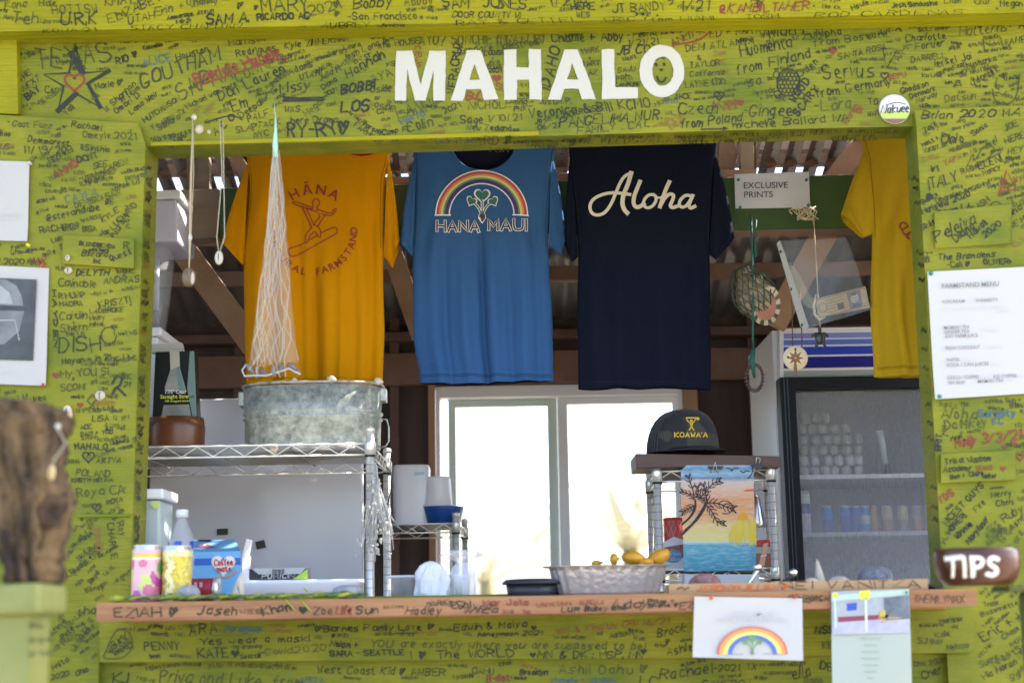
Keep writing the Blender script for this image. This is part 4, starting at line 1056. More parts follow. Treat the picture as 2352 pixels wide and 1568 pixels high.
# long white tub and a printed carton behind
y = 4.19
t = thing('white_tub', 'long low white plastic tub behind the pebbles on the counter', 'tub', base(690, y))
mb = MB()
k = mp(y)
xl, xr = base(512, y).x, base(834, y).x
H = zat(690, 1331, y) - ZC
cx, hx = (xl + xr) / 2, (xr - xl) / 2
mb.loft([rrect(cx, y + .02, hx * s, .05 * s, ZC + z, 0, 60, 6) for s, z in ((.97, .001), (.985, H * .8), (1.0, H * .82), (1.0, H), (.965, H), (.95, .01))], WHITEPL)
mb.build('tub', t)
y = 4.18
t = thing('printed_carton', 'flat black, white and green carton with a barcode on the white tub', 'carton', pt(640, 1331, y))
mb = MB()
DK = mat('dark_card', (.02, .018, .025), .45); LIMEC = mat('lime_card', (.36, .55, .06), .45)
mb.slab([(572, 1306), (705, 1304), (707, 1329), (573, 1330)], y, .07, DK)
P = yplane(y)
mb.sheet([P(u, v, .0012) for u, v in [(577, 1305), (703, 1303), (690, 1317), (594, 1318)]], PAPER)
mb.sheet([P(u, v, .0012) for u, v in [(688, 1319), (706, 1305), (707, 1329), (672, 1329)]], LIMEC)
for i in range(9):
    line(mb, [(626 + i * 3.2, 1307), (626 + i * 3.2, 1317)], 1.2 + (i % 3) * .5, P, INK, lift=.002)
write(mb, 'PUMICIN', 601, 1328, 10, 1, PAPER, 2.2, P, jit=.1, length=74, lift=.002)
mb.build('carton', t, solid=False)

# ================================================================== PAPERS AND PINS ON THE FRONT
PIN = {}
def pin(u, v, y, m, label, r=4.2):
    p = pt(u, v, y)
    k = mp(y)
    mb = MB()
    mt = Matrix.Rotation(R(90), 4, 'X')
    mb.lathe([(r * k, 0), (r * k, .003), (r * .55 * k, .004), (r * .5 * k, .009), (r * .8 * k, .010), (r * .75 * k, .012)], p, m, 16, mtx=mt)
    return mb.build('push_pin', label=label, cat='push pin', group='push pins')
PR = mat('red_pin', (.55, .05, .03), .35); PG = mat('green_pin', (.03, .25, .22), .35); PW_ = mat('white_pin', (.5, .5, .46), .35); PY = mat('yellow_pin', (.75, .70, .05), .35); PO = mat('orange_pin', (.75, .16, .02), .35)

def paper(name, label, cat, uvs, y, draw=None, m=PAPER, th=.002, curl=.0026):
    mb = MB()
    if len(uvs) == 4:                      # a thin sheet that does not lie quite flat
        c = [pt(u, v, y) for u, v in uvs]
        n, vs = 14, []
        r = random.Random(len(label))
        f1, f2 = r.uniform(0, 6), r.uniform(0, 6)
        for j in range(n + 1):
            for i in range(n + 1):
                s, q = i / n, j / n
                p = c[0].lerp(c[1], s).lerp(c[3].lerp(c[2], s), q)
                p.y += curl * (math.sin(3.1 * s + 2.3 * q + f1) * .6 + math.sin(5 * q * s + f2) * .4) - curl * 1.6 * max(0, q - .8) * 5 * abs(2 * s - 1) ** 3
                vs.append(p)
        N = (n + 1) ** 2
        fs = [(j * (n + 1) + i, j * (n + 1) + i + 1, (j + 1) * (n + 1) + i + 1, (j + 1) * (n + 1) + i) for j in range(n) for i in range(n)]
        rim = [i for i in range(n + 1)] + [j * (n + 1) + n for j in range(1, n + 1)] + [n * (n + 1) + i for i in range(n - 1, -1, -1)] + [j * (n + 1) for j in range(n - 1, 0, -1)]
        fs2 = [tuple(k + N for k in reversed(f)) for f in fs] + [(rim[i], rim[(i + 1) % len(rim)], rim[(i + 1) % len(rim)] + N, rim[i] + N) for i in range(len(rim))]
        mb.add(vs + [p + Vector((0, .0007, 0)) for p in vs], fs + fs2, m)
    else:
        mb.slab(uvs, y, th, m)
    if draw:
        draw(mb, yplane(y - curl * 1.05 - .0004))
    return mb.build(name, label=label, cat=cat, solid=False)
YP = WALLY - .009
def d_blank(mb, P):
    type_(mb, 'please sign the wall with aloha', -70, 496, 5, P, TEXTL, 1, length=115); type_(mb, 'and leave the papers clean', -60, 505, 5, P, TEXTL, 1, length=100)
paper('white_notice', 'blank-looking white paper pinned at the left edge above the photo print', 'notice', [(-150, 365), (68, 372), (63, 554), (-150, 548)], YP, d_blank)
pin(70, 376, YP - .002, PW_, 'white pin at the top right corner of the white notice'); pin(66, 564, YP, PY, 'yellow pin under the white notice')
FOG = mat('photo_fog', (.10, .105, .11), .4, col2=(.22, .225, .22), scale=9); FOGD = mat('photo_dark', (.022, .025, .025), .4, col2=(.075, .08, .08), scale=7)
FOGL = mat('photo_light', (.38, .39, .38), .4, col2=(.24, .25, .25), scale=9)
def d_photo(mb, P):
    mb.sheet([P(u, v, .0008) for u, v in [(-110, 634), (84, 642), (76, 828), (-110, 822)]], FOGD)
    mb.sheet([P(u, v, .0014) for u, v in [(-110, 636), (14, 642), (38, 656), (50, 680), (54, 702), (-110, 699)]], FOG)
    mb.sheet([P(u, v, .0018) for u, v in [(-110, 648), (2, 656), (22, 672), (30, 698), (-110, 696)]], FOGL)
    mb.sheet([P(u, v, .0014) for u, v in [(-110, 712), (56, 714), (44, 760), (10, 790), (-110, 800)]], FOG)
    line(mb, [(-110, 736), (34, 735), (44, 780)], 3, P, FOGL, lift=.002); line(mb, [(-60, 704), (60, 709)], 4, P, FOGD, lift=.002)
    type_(mb, 'morning in the valley', -30, 857, 5, P, TEXTL, 1, length=56)
paper('photo_print', 'black and white photo print with a wide white border pinned on the left panel', 'photo print', [(-150, 604), (112, 615), (106, 886), (-150, 876)], YP, d_photo)
pin(99, 611, YP, PR, 'red pin above the photo print'); pin(101, 884, YP, PR, 'red pin below the photo print')
def d_menu(mb, P):
    type_(mb, 'FARMSTAND MENU', 2163, 662, 11, P, TEXTG, 2.5, .01, length=131)
    for t, u, v, h, L, m in [('ICECREAM',2165,696,7,50,TEXTG),('/',2227,694,7,3,TEXTL),('SHERBETS',2241,693,7,50,TEXTG),('$4.50',2166,712,4,18,TEXTL),('$5.00 small / large',2196,711,4,60,TEXTL),('Coconut $6.00',2260,708,4,46,TEXTL),('and float',2288,716,4,32,TEXTL),
        ('MAMAKI TEA',2168,756,8,59,TEXTG),('GINGER TEA',2169,766,8,57,TEXTG),('ANY FARM JUICE',2170,776,8,77,TEXTG),('$4.50 each',2257,760,4,36,TEXTL),('FRESH COCONUT',2171,803,8,80,TEXTG),('$7.00 each',2266,799,4,36,TEXTL),('WATER',2174,830,8,31,TEXTG),('$1.00 ea',2208,828,4,28,TEXTL),('SODA / CAN JUICES',2174,842,8,97,TEXTG),('$2.00',2282,838,4,16,TEXTL),
        ('COCO / COFFEE',2176,871,8,73,TEXTG),('$3.50 /',2254,869,4,26,TEXTL),('ICE COFFEE',2281,868,8,54,TEXTG),('TEA $3.00',2177,882,7,40,TEXTG),('/',2232,880,7,3,TEXTL),('MAMAKI TEA',2246,879,8,59,TEXTG),('$3.00',2312,876,4,18,TEXTL),('$4',2340,866,4,10,TEXTL)]:
        type_(mb, t, u, v, h, P, m, 2.2, .006 if m is TEXTG else 0, length=L)
paper('menu_sheet', 'white farmstand menu sheet pinned on the right wall panel', 'menu', [(2130, 624), (2520, 604), (2540, 892), (2147, 917)], YP, d_menu, PAPERSH)
pin(2138, 628, YP, PG, 'green pin at the top of the menu sheet', 5); pin(2157, 911, YP, PG, 'green pin at the bottom of the menu sheet', 5)
BOWR = [mat('bow_red', (.62, .10, .08), .5), mat('bow_orange', (.78, .32, .10), .5), mat('bow_yellow', (.80, .62, .16), .5), mat('bow_green', (.16, .34, .14), .5), mat('bow_blue', (.07, .16, .50), .5)]
def arc(mb, P, cx, cy, rx0, ry0, rx1, ry1, m, lift, a0=0, a1=180, n=36):
    vs = []
    for i in range(n + 1):
        a = R(a0 + (a1 - a0) * i / n)
        vs += [P(cx + rx0 * math.cos(a), cy - ry0 * math.sin(a), lift), P(cx + rx1 * math.cos(a), cy - ry1 * math.sin(a), lift)]
    mb.add(vs, [(2 * i, 2 * i + 1, 2 * i + 3, 2 * i + 2) for i in range(n)], m)
def taro(P, cx, cy, s, lift, mb, leaf, stem, edge=None):
    def L(dx, dy, k, rot):
        h = heart(0, 0, 26 * k * s)
        c, q = math.cos(R(rot)), math.sin(R(rot))
        return [(cx + dx * s + a * c - b * q, cy + dy * s + a * q + b * c) for a, b in h]
    for lf in (0, 1):
        if lf == 0 and edge is None:
            continue
        g = 1.25 if lf == 0 else 1.0
        for dx, dy, k, rot in ((0, -14, 1.25, 0), (-26, 0, .85, 25), (27, 0, .85, -28)):
            mb.sheet([P(u, v, lift + lf * .0008 + (.0002 if dx else 0)) for u, v in L(dx, dy, k * g, rot)], leaf if lf else edge)
        for dx in (-22, 0, 22):
            line(mb, [(cx + dx * s, cy + (2 if dx else -2) * s), (cx + dx * .4 * s, cy + 14 * s), (cx, cy + 34 * s)], (3.2 if lf else 6.5) * s, P, leaf if lf else edge, smooth=1, lift=lift + lf * .0008)
        mb.sheet([P(u, v, lift + lf * .001) for u, v in [(cx - 6 * s * g, cy + 30 * s), (cx + 6 * s * g, cy + 30 * s), (cx + 8 * s * g, cy + 40 * s), (cx, cy + (50 if lf else 53) * s), (cx - 8 * s * g, cy + 40 * s)]], stem if lf else edge)
TARO = mat('taro_leaf_print', (.03, .13, .10), .6); TAROS = mat('taro_stem_print', (.06, .03, .06), .6)
YQ = CY - .009
def d_rental(mb, P):
    type_(mb, 'HANA MAUI', 1728, 1414, 10, P, TEXTL, 1, .004, 'CENTER', length=100); 
    type_(mb, 'VACATION RENTAL', 1728, 1428, 12, P, TEXTL, 0, .004, 'CENTER', length=162)
    for i, m in enumerate([BOWR[0], BOWR[1], BOWR[2], BOWR[4]]):
        r0, r1 = 1 - [0, .04, .12, .21][i] * 1.4, 1 - [.04, .12, .21, .30][i] * 1.4
        arc(mb, P, 1728, 1502, 81 * r0, 64 * r0, 81 * r1, 64 * r1, m, .0012)
    taro(P, 1728, 1474, .62, .0014, mb, mat('print_green', (.12, .30, .10), .5), TEXTG)
    type_(mb, 'hana', 1680, 1503, 5, P, TEXTG, length=26); type_(mb, 'maui hawaii', 1752, 1502, 5, P, TEXTG, length=42)
paper('rental_card', 'white laminated card with a rainbow hung from the counter edge', 'card', [(1595, 1369), (1843, 1373), (1844, 1516), (1591, 1508)], YQ, d_rental, PAPERSH)
pin(1634, 1372, YQ, PO, 'orange pin at the upper left of the rainbow card'); pin(1825, 1370, YQ, PR, 'red pin at the upper right of the rainbow card')
SKYB = mat('print_pale_blue', (.42, .52, .62), .35); PGREY = mat('print_grey', (.40, .42, .46), .35, col2=(.28, .30, .34), scale=22); PDARK = mat('print_dark', (.07, .09, .12), .35, col2=(.2, .22, .26), scale=25); PALEG = mat('print_pale_green', (.62, .76, .62), .35); PGREEN = mat('print_mint', (.40, .45, .40), .35); MAR = mat('print_maroon', (.22, .04, .07), .35); LAV = mat('print_lavender', (.36, .36, .52), .35, col2=(.48, .48, .60), scale=30)
def d_broch(mb, P):
    q = lambda L, m, l: mb.sheet([P(u, v, l) for u, v in L], m)
    q([(1910, 1358), (2087, 1352), (2089, 1452), (1912, 1456)], PGREY, .0008)
    q([(1910, 1366), (2087, 1352), (2087, 1364), (1910, 1380)], mat('print_sage', (.42, .56, .46), .35), .0012)
    q([(1912, 1426), (2089, 1420), (2089, 1452), (1912, 1456)], LAV, .0013); q([(1925, 1416), (2040, 1410), (2040, 1420), (1925, 1428)], MAR, .0015)
    q([(1945, 1385), (1968, 1383), (1968, 1400), (1945, 1402)], BLUEP, .0015); q([(2030, 1372), (2088, 1366), (2089, 1420), (2032, 1424)], PDARK, .0015)
    q([(1986, 1372), (1991, 1372), (1993, 1450), (1988, 1450)], PALEG, .0018); q([(1916, 1372), (1919, 1372), (1921, 1440), (1918, 1440)], PALEG, .0018); q([(1974, 1357), (1998, 1354), (1999, 1374), (1975, 1376)], PY, .0018); q([(1912, 1360), (1924, 1360), (1924, 1370), (1912, 1370)], PY, .0018); q([(2020, 1402), (2034, 1400), (2034, 1414), (2020, 1416)], mat('print_mustard', (.5, .4, .06), .4), .0019)
    type_(mb, 'Hana Farmers', 2017, 1421, 5, P, mat('print_gold', (.65, .5, .05), .4), 2, .01, length=52, lift=.002); type_(mb, 'Market', 2020, 1429, 5, P, mat('print_gold', (.65, .5, .05), .4), 2, .01, length=42, lift=.002)
    for i, t in enumerate(['Open every day', 'Farm fresh', 'Bread and fruit', 'Roadside stand', 'Local honey', 'Hana Maui', 'Aloha']):
        type_(mb, t, 2000, 1468 + i * 15, 5, P, mat('print_faint_green', (.22, .32, .22), .5), 0, 0, 'CENTER', lift=.001)
paper('brochure', 'tall pale green brochure with a photo on top hung from the counter', 'brochure', [(1909, 1357), (2088, 1351), (2096, 1640), (1913, 1640)], YQ, d_broch, PGREEN)
pin(2080, 1360, YQ, PG, 'dark green pin at the top of the brochure')
# round badge
c = pt(2055, 250, HEADY - .008)
t = thing('round_badge', 'round white badge with a green landscape pinned on the header', 'badge', c)
k = mp(4.0)
mb = MB(); mb.lathe([(36 * k, -.007), (37 * k, -.004), (35 * k, .002), (20 * k, .005)], c, mat('glossy_white', (.80, .80, .84), .12, coat=.6), 40, mtx=Matrix.Rotation(R(90), 4, 'X')); mb.build('disc', t)
P = yplane(HEADY - .0145)
mb = MB()
ce = lambda a0, a1, r=34: [(2055 + r * math.cos(R(a)), 250 - r * math.sin(R(a))) for a in range(a0, a1 + 1, 6)]
mb.sheet([P(u, v) for u, v in ce(192, 348)], mat('badge_green', (.45, .58, .10), .3)); mb.sheet([P(u, v, .0006) for u, v in ce(222, 318)], mat('badge_brown', (.20, .10, .08), .4))
write(mb, 'Makuee', 2024, 260, 17, 2, mat('badge_ink', (.05, .04, .04), .5), 2.8, P, jit=.15, length=62, lift=.001); line(mb, [(2035, 242), (2060, 234), (2080, 240)], 2, P, INK, smooth=1)
mb.build('emblem', t, solid=False)

# shells pinned to the left panel
COW = mat('cowrie', (.44, .39, .28), .3, col2=(.54, .50, .40), scale=40)
def cowrie(u, v, y, rx, rz, label, m=COW, group='shells pinned on the front'):
    c = pt(u, v, y); k = mp(y)
    mb = MB()
    mb.ball(c, (rx * k, min(rx, rz) * .6 * k, rz * k), m, 18)
    mb.ball(c + Vector((0, -min(rx, rz) * .58 * k, 0)), (rx * .12 * k, .0015, rz * .75 * k), mat('shell_slit', (.10, .07, .05), .6), 8)
    return mb.build('cowrie_shell', label=label, cat='shell', group=group)
cowrie(230, 908, WALLY - .006, 12, 12, 'round cream shell pinned below the red hearts on the left panel'); cowrie(157, 621, WALLY - .006, 10, 9, 'small white shell beside the name Delyth'); cowrie(155, 592, WALLY - .022, 6, 8, 'tiny white shell at the left corner of the nailed plank'); cowrie(154, 952, WALLY - .01, 13, 22, 'tall orange and white shell above the driftwood log', mat('orange_shell', (.72, .66, .58), .3, col2=(.65, .32, .10), scale=35))

# ================================================================== STRINGS HANGING IN THE OPENING
TWINE = mat('pale_twine', (.52, .44, .27), .7, transp=.15); NYL = mat('nylon_line', (.55, .52, .38), .4, transp=.45)
YS = 3.93
t = thing('shell_pendant', 'glassy shell pendant on a long pale cord hung from the header', 'pendant', pt(440, 270, YS))
mb = MB()
for d, s in ((0, .0019), (5, .0011), (-3, .0010)):
    mb.tube([pt(443, 272, YS), pt(440 + d, 400, YS), pt(436 + d * .5, 540, YS), pt(434, 660 - 26, YS)], s, TWINE, 6)
mb.build('cord', t)
mb = MB(); c = pt(434, 637, YS); k = mp(YS); mb.ball(c, (17 * k, 13 * k, 23 * k), mat('glassy_shell', (.20, .145, .09), .12, transp=.45), 18); mb.ball(c + Vector((10 * k, -8 * k, -4 * k)), (5 * k, 4 * k, 15 * k), SHELL, 12); mb.build('shell', t)
mb = MB(); mb.ball(pt(437, 545, YS), (5 * k, 5 * k, 10 * k), PW_, 10); mb.build('bead', t)
mb = MB()
for u, v, a in ((446, 270, 7), (458, 297, 11), (480, 303, 5)):
    mb.ball(pt(u, v, YS + .04), (a * k, a * .7 * k, a * 1.1 * k), SHELL, 12)
mb.build('hook_shell', t, plabel='small pale shells at the top of the cord')
t = thing('cowrie_pendant', 'white cowrie shell on a thin doubled nylon line beside the yellow-orange shirt', 'pendant', pt(505, 270, YS))
mb = MB()
mb.tube([pt(505, 275, YS), pt(510, 400, YS), pt(498, 545, YS), pt(502, 580, YS)], .0015, NYL, 6); mb.tube([pt(512, 275, YS), pt(514, 400, YS), pt(516, 545, YS), pt(504, 580, YS)], .0015, NYL, 6)
mb.build('line', t)
mb = MB(); c = pt(503, 592, YS); mb.ball(c, (10 * k, 7 * k, 17 * k), mat('white_cowrie', (.55, .52, .42), .3), 16); mb.ball(c + Vector((0, -7 * k, 0)), (1.5 * k, 1 * k, 11 * k), mat('shell_slit', (.10, .07, .05), .6), 8); mb.build('shell', t)

# cast net bundled into a cone
NET = mat('white_net', (.66, .63, .53), .5, transp=.5); NETV = mat('net_veil', (.50, .46, .37), .6, transp=.86); MINT = mat('mint_cord', (.38, .62, .52), .5); LEAD = mat('lead_weight', (.16, .17, .20), .5)
YN = 3.90
t = thing('cast_net', 'white cast fishing net hanging bundled in a cone before the yellow-orange shirt', 'fishing net', pt(633, 262, YN))
rr = random.Random(21)
Lf = [(262, 630, 636), (345, 626, 641), (450, 619, 652), (600, 604, 662), (700, 592, 668), (780, 582, 676), (855, 570, 692)]
def at_v(v):
    for (a, b) in zip(Lf[:-1], Lf[1:]):
        if a[0] <= v <= b[0]:
            q = (v - a[0]) / (b[0] - a[0]); return a[1] + (b[1] - a[1]) * q, a[2] + (b[2] - a[2]) * q
    return Lf[-1][1:]
for part in range(2):
    mb = MB()
    for i in range(20 if part == 0 else 0):
        s, dep = rr.random(), rr.uniform(-.03, .03)
        endv = rr.uniform(800, 868)
        pts = []
        for j in range(13):
            v = 345 + (endv - 345) * j / 12
            l, r = at_v(min(v, 855))
            ss = s + .14 * math.sin(j * 1.1 + i) + .06 * math.sin(j * 2.3 + i * 3)
            pts.append(pt(l + (r - l) * min(1, max(0, ss)), v, YN + dep * (v - 262) / 600 + .004 * math.sin(j * 1.7 + i)))
        mb.tube(pts, rr.uniform(.0005, .0011), NET, 5)
    if part == 1:
        n = 28
        secs = []
        for v, l, r in Lf[1:6] + [(835, 574, 686)]:
            c = pt((l + r) / 2, v, YN); hw = (pt(r, v, YN) - pt(l, v, YN)).length / 2
            secs.append([c + Vector((hw * math.cos(2 * math.pi * q / n) * (1 + .08 * math.sin(5 * q + v)), .035 * (v - 262) / 600 * math.sin(2 * math.pi * q / n), 0)) for q in range(n)])
        mb.loft(secs, NETV, caps=False)
    mb.build('netting' if part == 0 else 'mesh_veil', t, solid=False)
mb = MB(); mb.tube([pt(633, 258, YN), pt(633, 300, YN), pt(632, 335, YN), pt(634, 362, YN)], [.0012, .004, .008, .006], MINT, 10); mb.tube([pt(631, 262, YN), pt(630, 225, HEADY - .01)], .001, MINT, 5); mb.build('neck_cord', t)
mb = MB()
for u, v, a in ((574, 846, 30), (592, 855, 10), (610, 856, 60), (628, 852, 10), (645, 848, -20), (672, 842, 55), (680, 852, 60)):
    c = pt(u, v, YN - .01 + rr.uniform(0, .03)); d = Vector((math.sin(R(a)), 0, -math.cos(R(a)))) * .014
    mb.tube([c - d, c, c + d], [.004, .006, .004], LEAD, 8)
mb.tube([pt(566, 836, YN), pt(556, 850, YN), pt(562, 864, YN), pt(580, 862, YN), pt(612, 862, YN), pt(640, 854, YN), pt(664, 846, YN), pt(690, 860, YN)], .0022, mat('net_rope', (.5, .5, .48), .6), 6)
mb.build('weights', t)

# ================================================================== FOREGROUND
FPAINT = mat('pale_lime_paint', (.17, .19, .045), .55, col2=(.24, .25, .075), scale=6)
YF = 2.55
t = thing('railing_post', 'pale lime railing post with a wider cap holding the driftwood log', 'post', (pt(60, 1500, YF).x, YF, 0))
zt = pt(90, 1337, YF).z
mb = MB()
xa, xb = pt(-140, 1380, YF).x, pt(92, 1380, YF).x
mb.box((xa, YF, pt(90, 1412, YF).z), (xb, YF + .16, zt), FPAINT); mb.build('cap_rail', t, bevel=.012, segs=3)
mb = MB()
mb.box((pt(-20, 1500, YF).x, YF + .02, 0), (pt(58, 1480, YF).x, YF + .13, pt(90, 1412, YF).z - .001), FPAINT)
P = yplane(YF + .02)
for v in (1442, 1475, 1505):
    scribble(mb, 62, v, 44, 9, 4, P, INKG, wd=3)
mb.build('post', t, bevel=.01, segs=3)
mb = MB()
a, b_ = pt(70, 1400, YF + .05), pt(-160, 1690, YF + .05)
mb.prism([pt(66, 1414, YF + .06), pt(12, 1414, YF + .06), pt(-190, 1690, YF + .06), pt(-110, 1690, YF + .06)], (0, .07, 0), FPAINT); mb.build('brace', t, bevel=.008)
# driftwood log
BARK = mat('driftwood', (.016, .009, .004), .9, col2=(.14, .088, .038), scale=11, stretch=(1.6, 1.6, .55), bump=1.0, bscale=16, bstretch=(2, 2, .6), lo=.4, hi=.62, detail=10)
t = thing('driftwood_log', 'upright weathered driftwood log standing on the left railing post', 'log', (pt(60, 1335, YF).x, YF + .1, zt))
rows = [(1337, 22, 128), (1310, 16, 135), (1270, 8, 140), (1220, -2, 146), (1180, -14, 158), (1140, -20, 166), (1105, -30, 152), (1060, -40, 145), (1010, -48, 152), (970, -56, 158), (945, -60, 150), (928, -62, 110)]
mb = MB()
n = 84
secs = []
rr = random.Random(5)
fine = []
for i in range(len(rows) - 1):
    for q in range(4):
        s = q / 4
        fine.append(tuple(rows[i][j] * (1 - s) + rows[i + 1][j] * s for j in range(3)))
fine.append(rows[-1])
for i, (v, l, r) in enumerate(fine):
    l += rr.uniform(-5, 5); r += rr.uniform(-6, 6)
    c = pt((l + r) / 2, v, YF + .1); hw = (r - l) / 2 * mp(YF + .1)
    ring = []
    for k_ in range(n):
        a = 2 * math.pi * k_ / n
        w_ = 1 + .06 * math.sin(3 * a + i * .14) + .05 * math.sin(7 * a + 1 + i * .16) + .045 * math.sin(13 * a + i * .25) + .03 * math.sin(i * 1.1) * math.sin(4 * a) + rr.uniform(-.045, .045) - .10 * max(0, math.sin(5 * a + .9 + .5 * math.sin(i * .35))) ** 14 - .08 * max(0, math.sin(8 * a + 2.2 + .4 * math.sin(i * .5))) ** 18
        ring.append(c + Vector((hw * w_ * math.cos(a), .09 * w_ * math.sin(a), 0)))
    secs.append(ring)
for s_ in secs[:1]:
    for p in s_: p.z = zt + .001
mb.loft(secs, BARK)
mb.build('trunk', t)
mb = MB(); c = pt(146, 1165, YF + .03); mb.lathe([(.030, 0), (.026, .004), (.017, .005), (.010, .001), (.002, 0)], c + Vector((-.026, .008, -.004)), mat('knot_hollow', (.022, .012, .006), .95, col2=(.10, .06, .03), scale=30), 18, mtx=Matrix.Rotation(R(90), 4, 'X') @ Matrix.Rotation(R(15), 4, 'Y'), wob=lambda a, i: .14 * math.sin(3 * a) + .08 * math.sin(5 * a)); mb.build('knot', t, plabel='dark hollow knot')
mb = MB()
mb.tube([pt(133, 985, YF + .0), pt(152, 1018, YF - .005), pt(128, 1050, YF + .0), pt(118, 1070, YF)], .0012, NYL, 6)
mb.ball(pt(133, 979, YF), (.005, .004, .005), PW_, 10); mb.build('string', t)
cowrie(119, 1085, YF, 8, 17, 'small tan shell hanging from a string on the driftwood log', mat('tan_shell', (.55, .42, .18), .4), 'shells on the driftwood')

# tip bowl on the right railing
YT = 3.05
zt2 = pt(2250, 1343, YT).z
t = thing('railing_post', 'dark green railing post under the TIPS bowl at the right edge', 'post', (pt(2330, 1500, YT).x, YT, 0))
mb = MB(); mb.box((pt(2330, 1380, YT).x, YT + .03, zt2 - .014), (pt(2620, 1380, YT).x, YT + .14, zt2 - .002), mat('olive_paint', (.07, .085, .008), .6)); mb.build('cap_rail', t, bevel=.004)
mb = MB(); mb.box((pt(2392, 1500, YT).x, YT + .02, 0), (pt(2480, 1500, YT).x, YT + .12, zt2 - .016), mat('olive_paint', (.07, .085, .008), .6)); mb.build('post', t, bevel=.008)
TIPW = mat('polished_koa', (.040, .010, .005), .3, col2=(.10, .028, .012), scale=12, coat=.25, spec=.35)
c = Vector((pt(2272, 1340, YT).x, YT + .07, zt2))
t = thing('tip_bowl', 'polished brown wooden bowl painted TIPS at the right end of the counter', 'bowl', c)
k = mp(YT); H = pt(2258, 1257, YT).z - zt2
mb = MB()
rb = 96 * k
BP = [(.70, 0), (.80, .05), (.91, .2), (.98, .45), (1.0, .7), (.985, .92), (.965, 1)]
def bowl_r(z):
    for (r0, z0), (r1, z1) in zip(BP[:-1], BP[1:]):
        if z <= z1:
            return rb * (r0 + (r1 - r0) * (z - z0) / (z1 - z0))
    return rb * BP[-1][0]
prof = [(rb * r, H * z) for r, z in BP] + [(rb * .92, H * 1.01), (rb * .88, H * .95), (rb * .84, H * .4)]
mb.lathe(prof, c, TIPW, 48)
def bowlp(u, v, lift=0.0):
    p = pt(u, v, YT - .01)
    x = p.x - c.x
    zz = min(max((p.z - zt2) / H, 0), 1)
    r = bowl_r(zz)
    q = math.sqrt(max(r * r - x * x, 1e-6))
    return Vector((p.x, c.y - q - lift - .0012, p.z))
TIPP = mat('tip_paint', (.80, .76, .66), .5)
for pl_, w_ in (([(2184, 1281), (2212, 1278)], 11), ([(2197, 1281), (2201, 1322)], 11), ([(2217, 1279), (2222, 1322)], 11), ([(2232, 1279), (2237, 1322)], 11), ([(2232, 1282), (2248, 1279), (2257, 1288), (2250, 1301), (2237, 1303)], 9), ([(2290, 1284), (2278, 1279), (2268, 1286), (2272, 1297), (2284, 1302), (2290, 1312), (2281, 1321), (2266, 1317)], 10)):
    pp = chaikin(pl_, 2) if len(pl_) > 3 else pl_
    if len(pl_) == 2:
        pp = [(pl_[0][0] + (pl_[1][0] - pl_[0][0]) * i / 6, pl_[0][1] + (pl_[1][1] - pl_[0][1]) * i / 6) for i in range(7)]
    mb.ribbon([bowlp(u, v, _RW.uniform(0, .0008)) for u, v in pp], w_ * k, Vector((0, -1, 0)), TIPP)
mb.build('bowl', t, solid=False)
# ================================================================== GROUND AND OUTSIDE
GRAVEL = mat('gravel', (.22, .20, .15), .95, col2=(.30, .28, .21), scale=14, bump=.4, bscale=60)
mb = MB(); mb.add([(-150, -150, 0), (150, -150, 0), (150, 150, 0), (-150, 150, 0)], [(0, 1, 2, 3)], GRAVEL)
mb.build('ground', kind='structure')
PLANTM = mat('banana_leaf', (.42, .39, .28), .7, col2=(.50, .46, .34), scale=3, transp=.35)
STEMM = mat('banana_stem', (.25, .20, .08), .7)
rr = random.Random(31)
def plant(x, y, hgt, n, label, seed):
    r = random.Random(seed)
    t = thing('banana_plant', label, 'plant', (x, y, 0), 'banana plants outside the window')
    mb = MB(); mb.tube([(x, y, 0), (x + .03, y, hgt * .35), (x, y, hgt * .55)], [.10, .08, .05], STEMM, 10); mb.build('stem', t)
    for i in range(n):
        a = 2 * math.pi * i / n + r.uniform(-.3, .3)
        L = r.uniform(.7, 1.2) * hgt * .5
        e = r.uniform(.5, 1.2)
        mb = MB()
        secs = []
        for j in range(11):
            s = j / 10
            px_, pz_ = L * s, hgt * .5 + L * (e * s - .9 * e * s * s)
            w_ = .085 * math.sin(math.pi * min(1, s * .9 + .08)) ** .7 * L
            c = Vector((x + px_ * math.cos(a), y + px_ * math.sin(a), pz_)); s_ = Vector((-math.sin(a), math.cos(a), 0))
            secs.append([c + s_ * w_ + Vector((0, 0, .03 * L)), c + Vector((0, 0, -.0)), c - s_ * w_ + Vector((0, 0, .03 * L))])
        mb.loft(secs, PLANTM, closed=False)
        mb.build('leaf', t, solid=False)
plant(.74, 9.6, 2.75, 9, 'sunlit banana plant outside the right window pane', 3)
plant(1.22, 11.5, 2.9, 9, 'farther banana plant outside at the right jamb of the window', 5)
plant(-.25, 12.5, 2.5, 8, 'low banana plant outside the left window pane', 8)

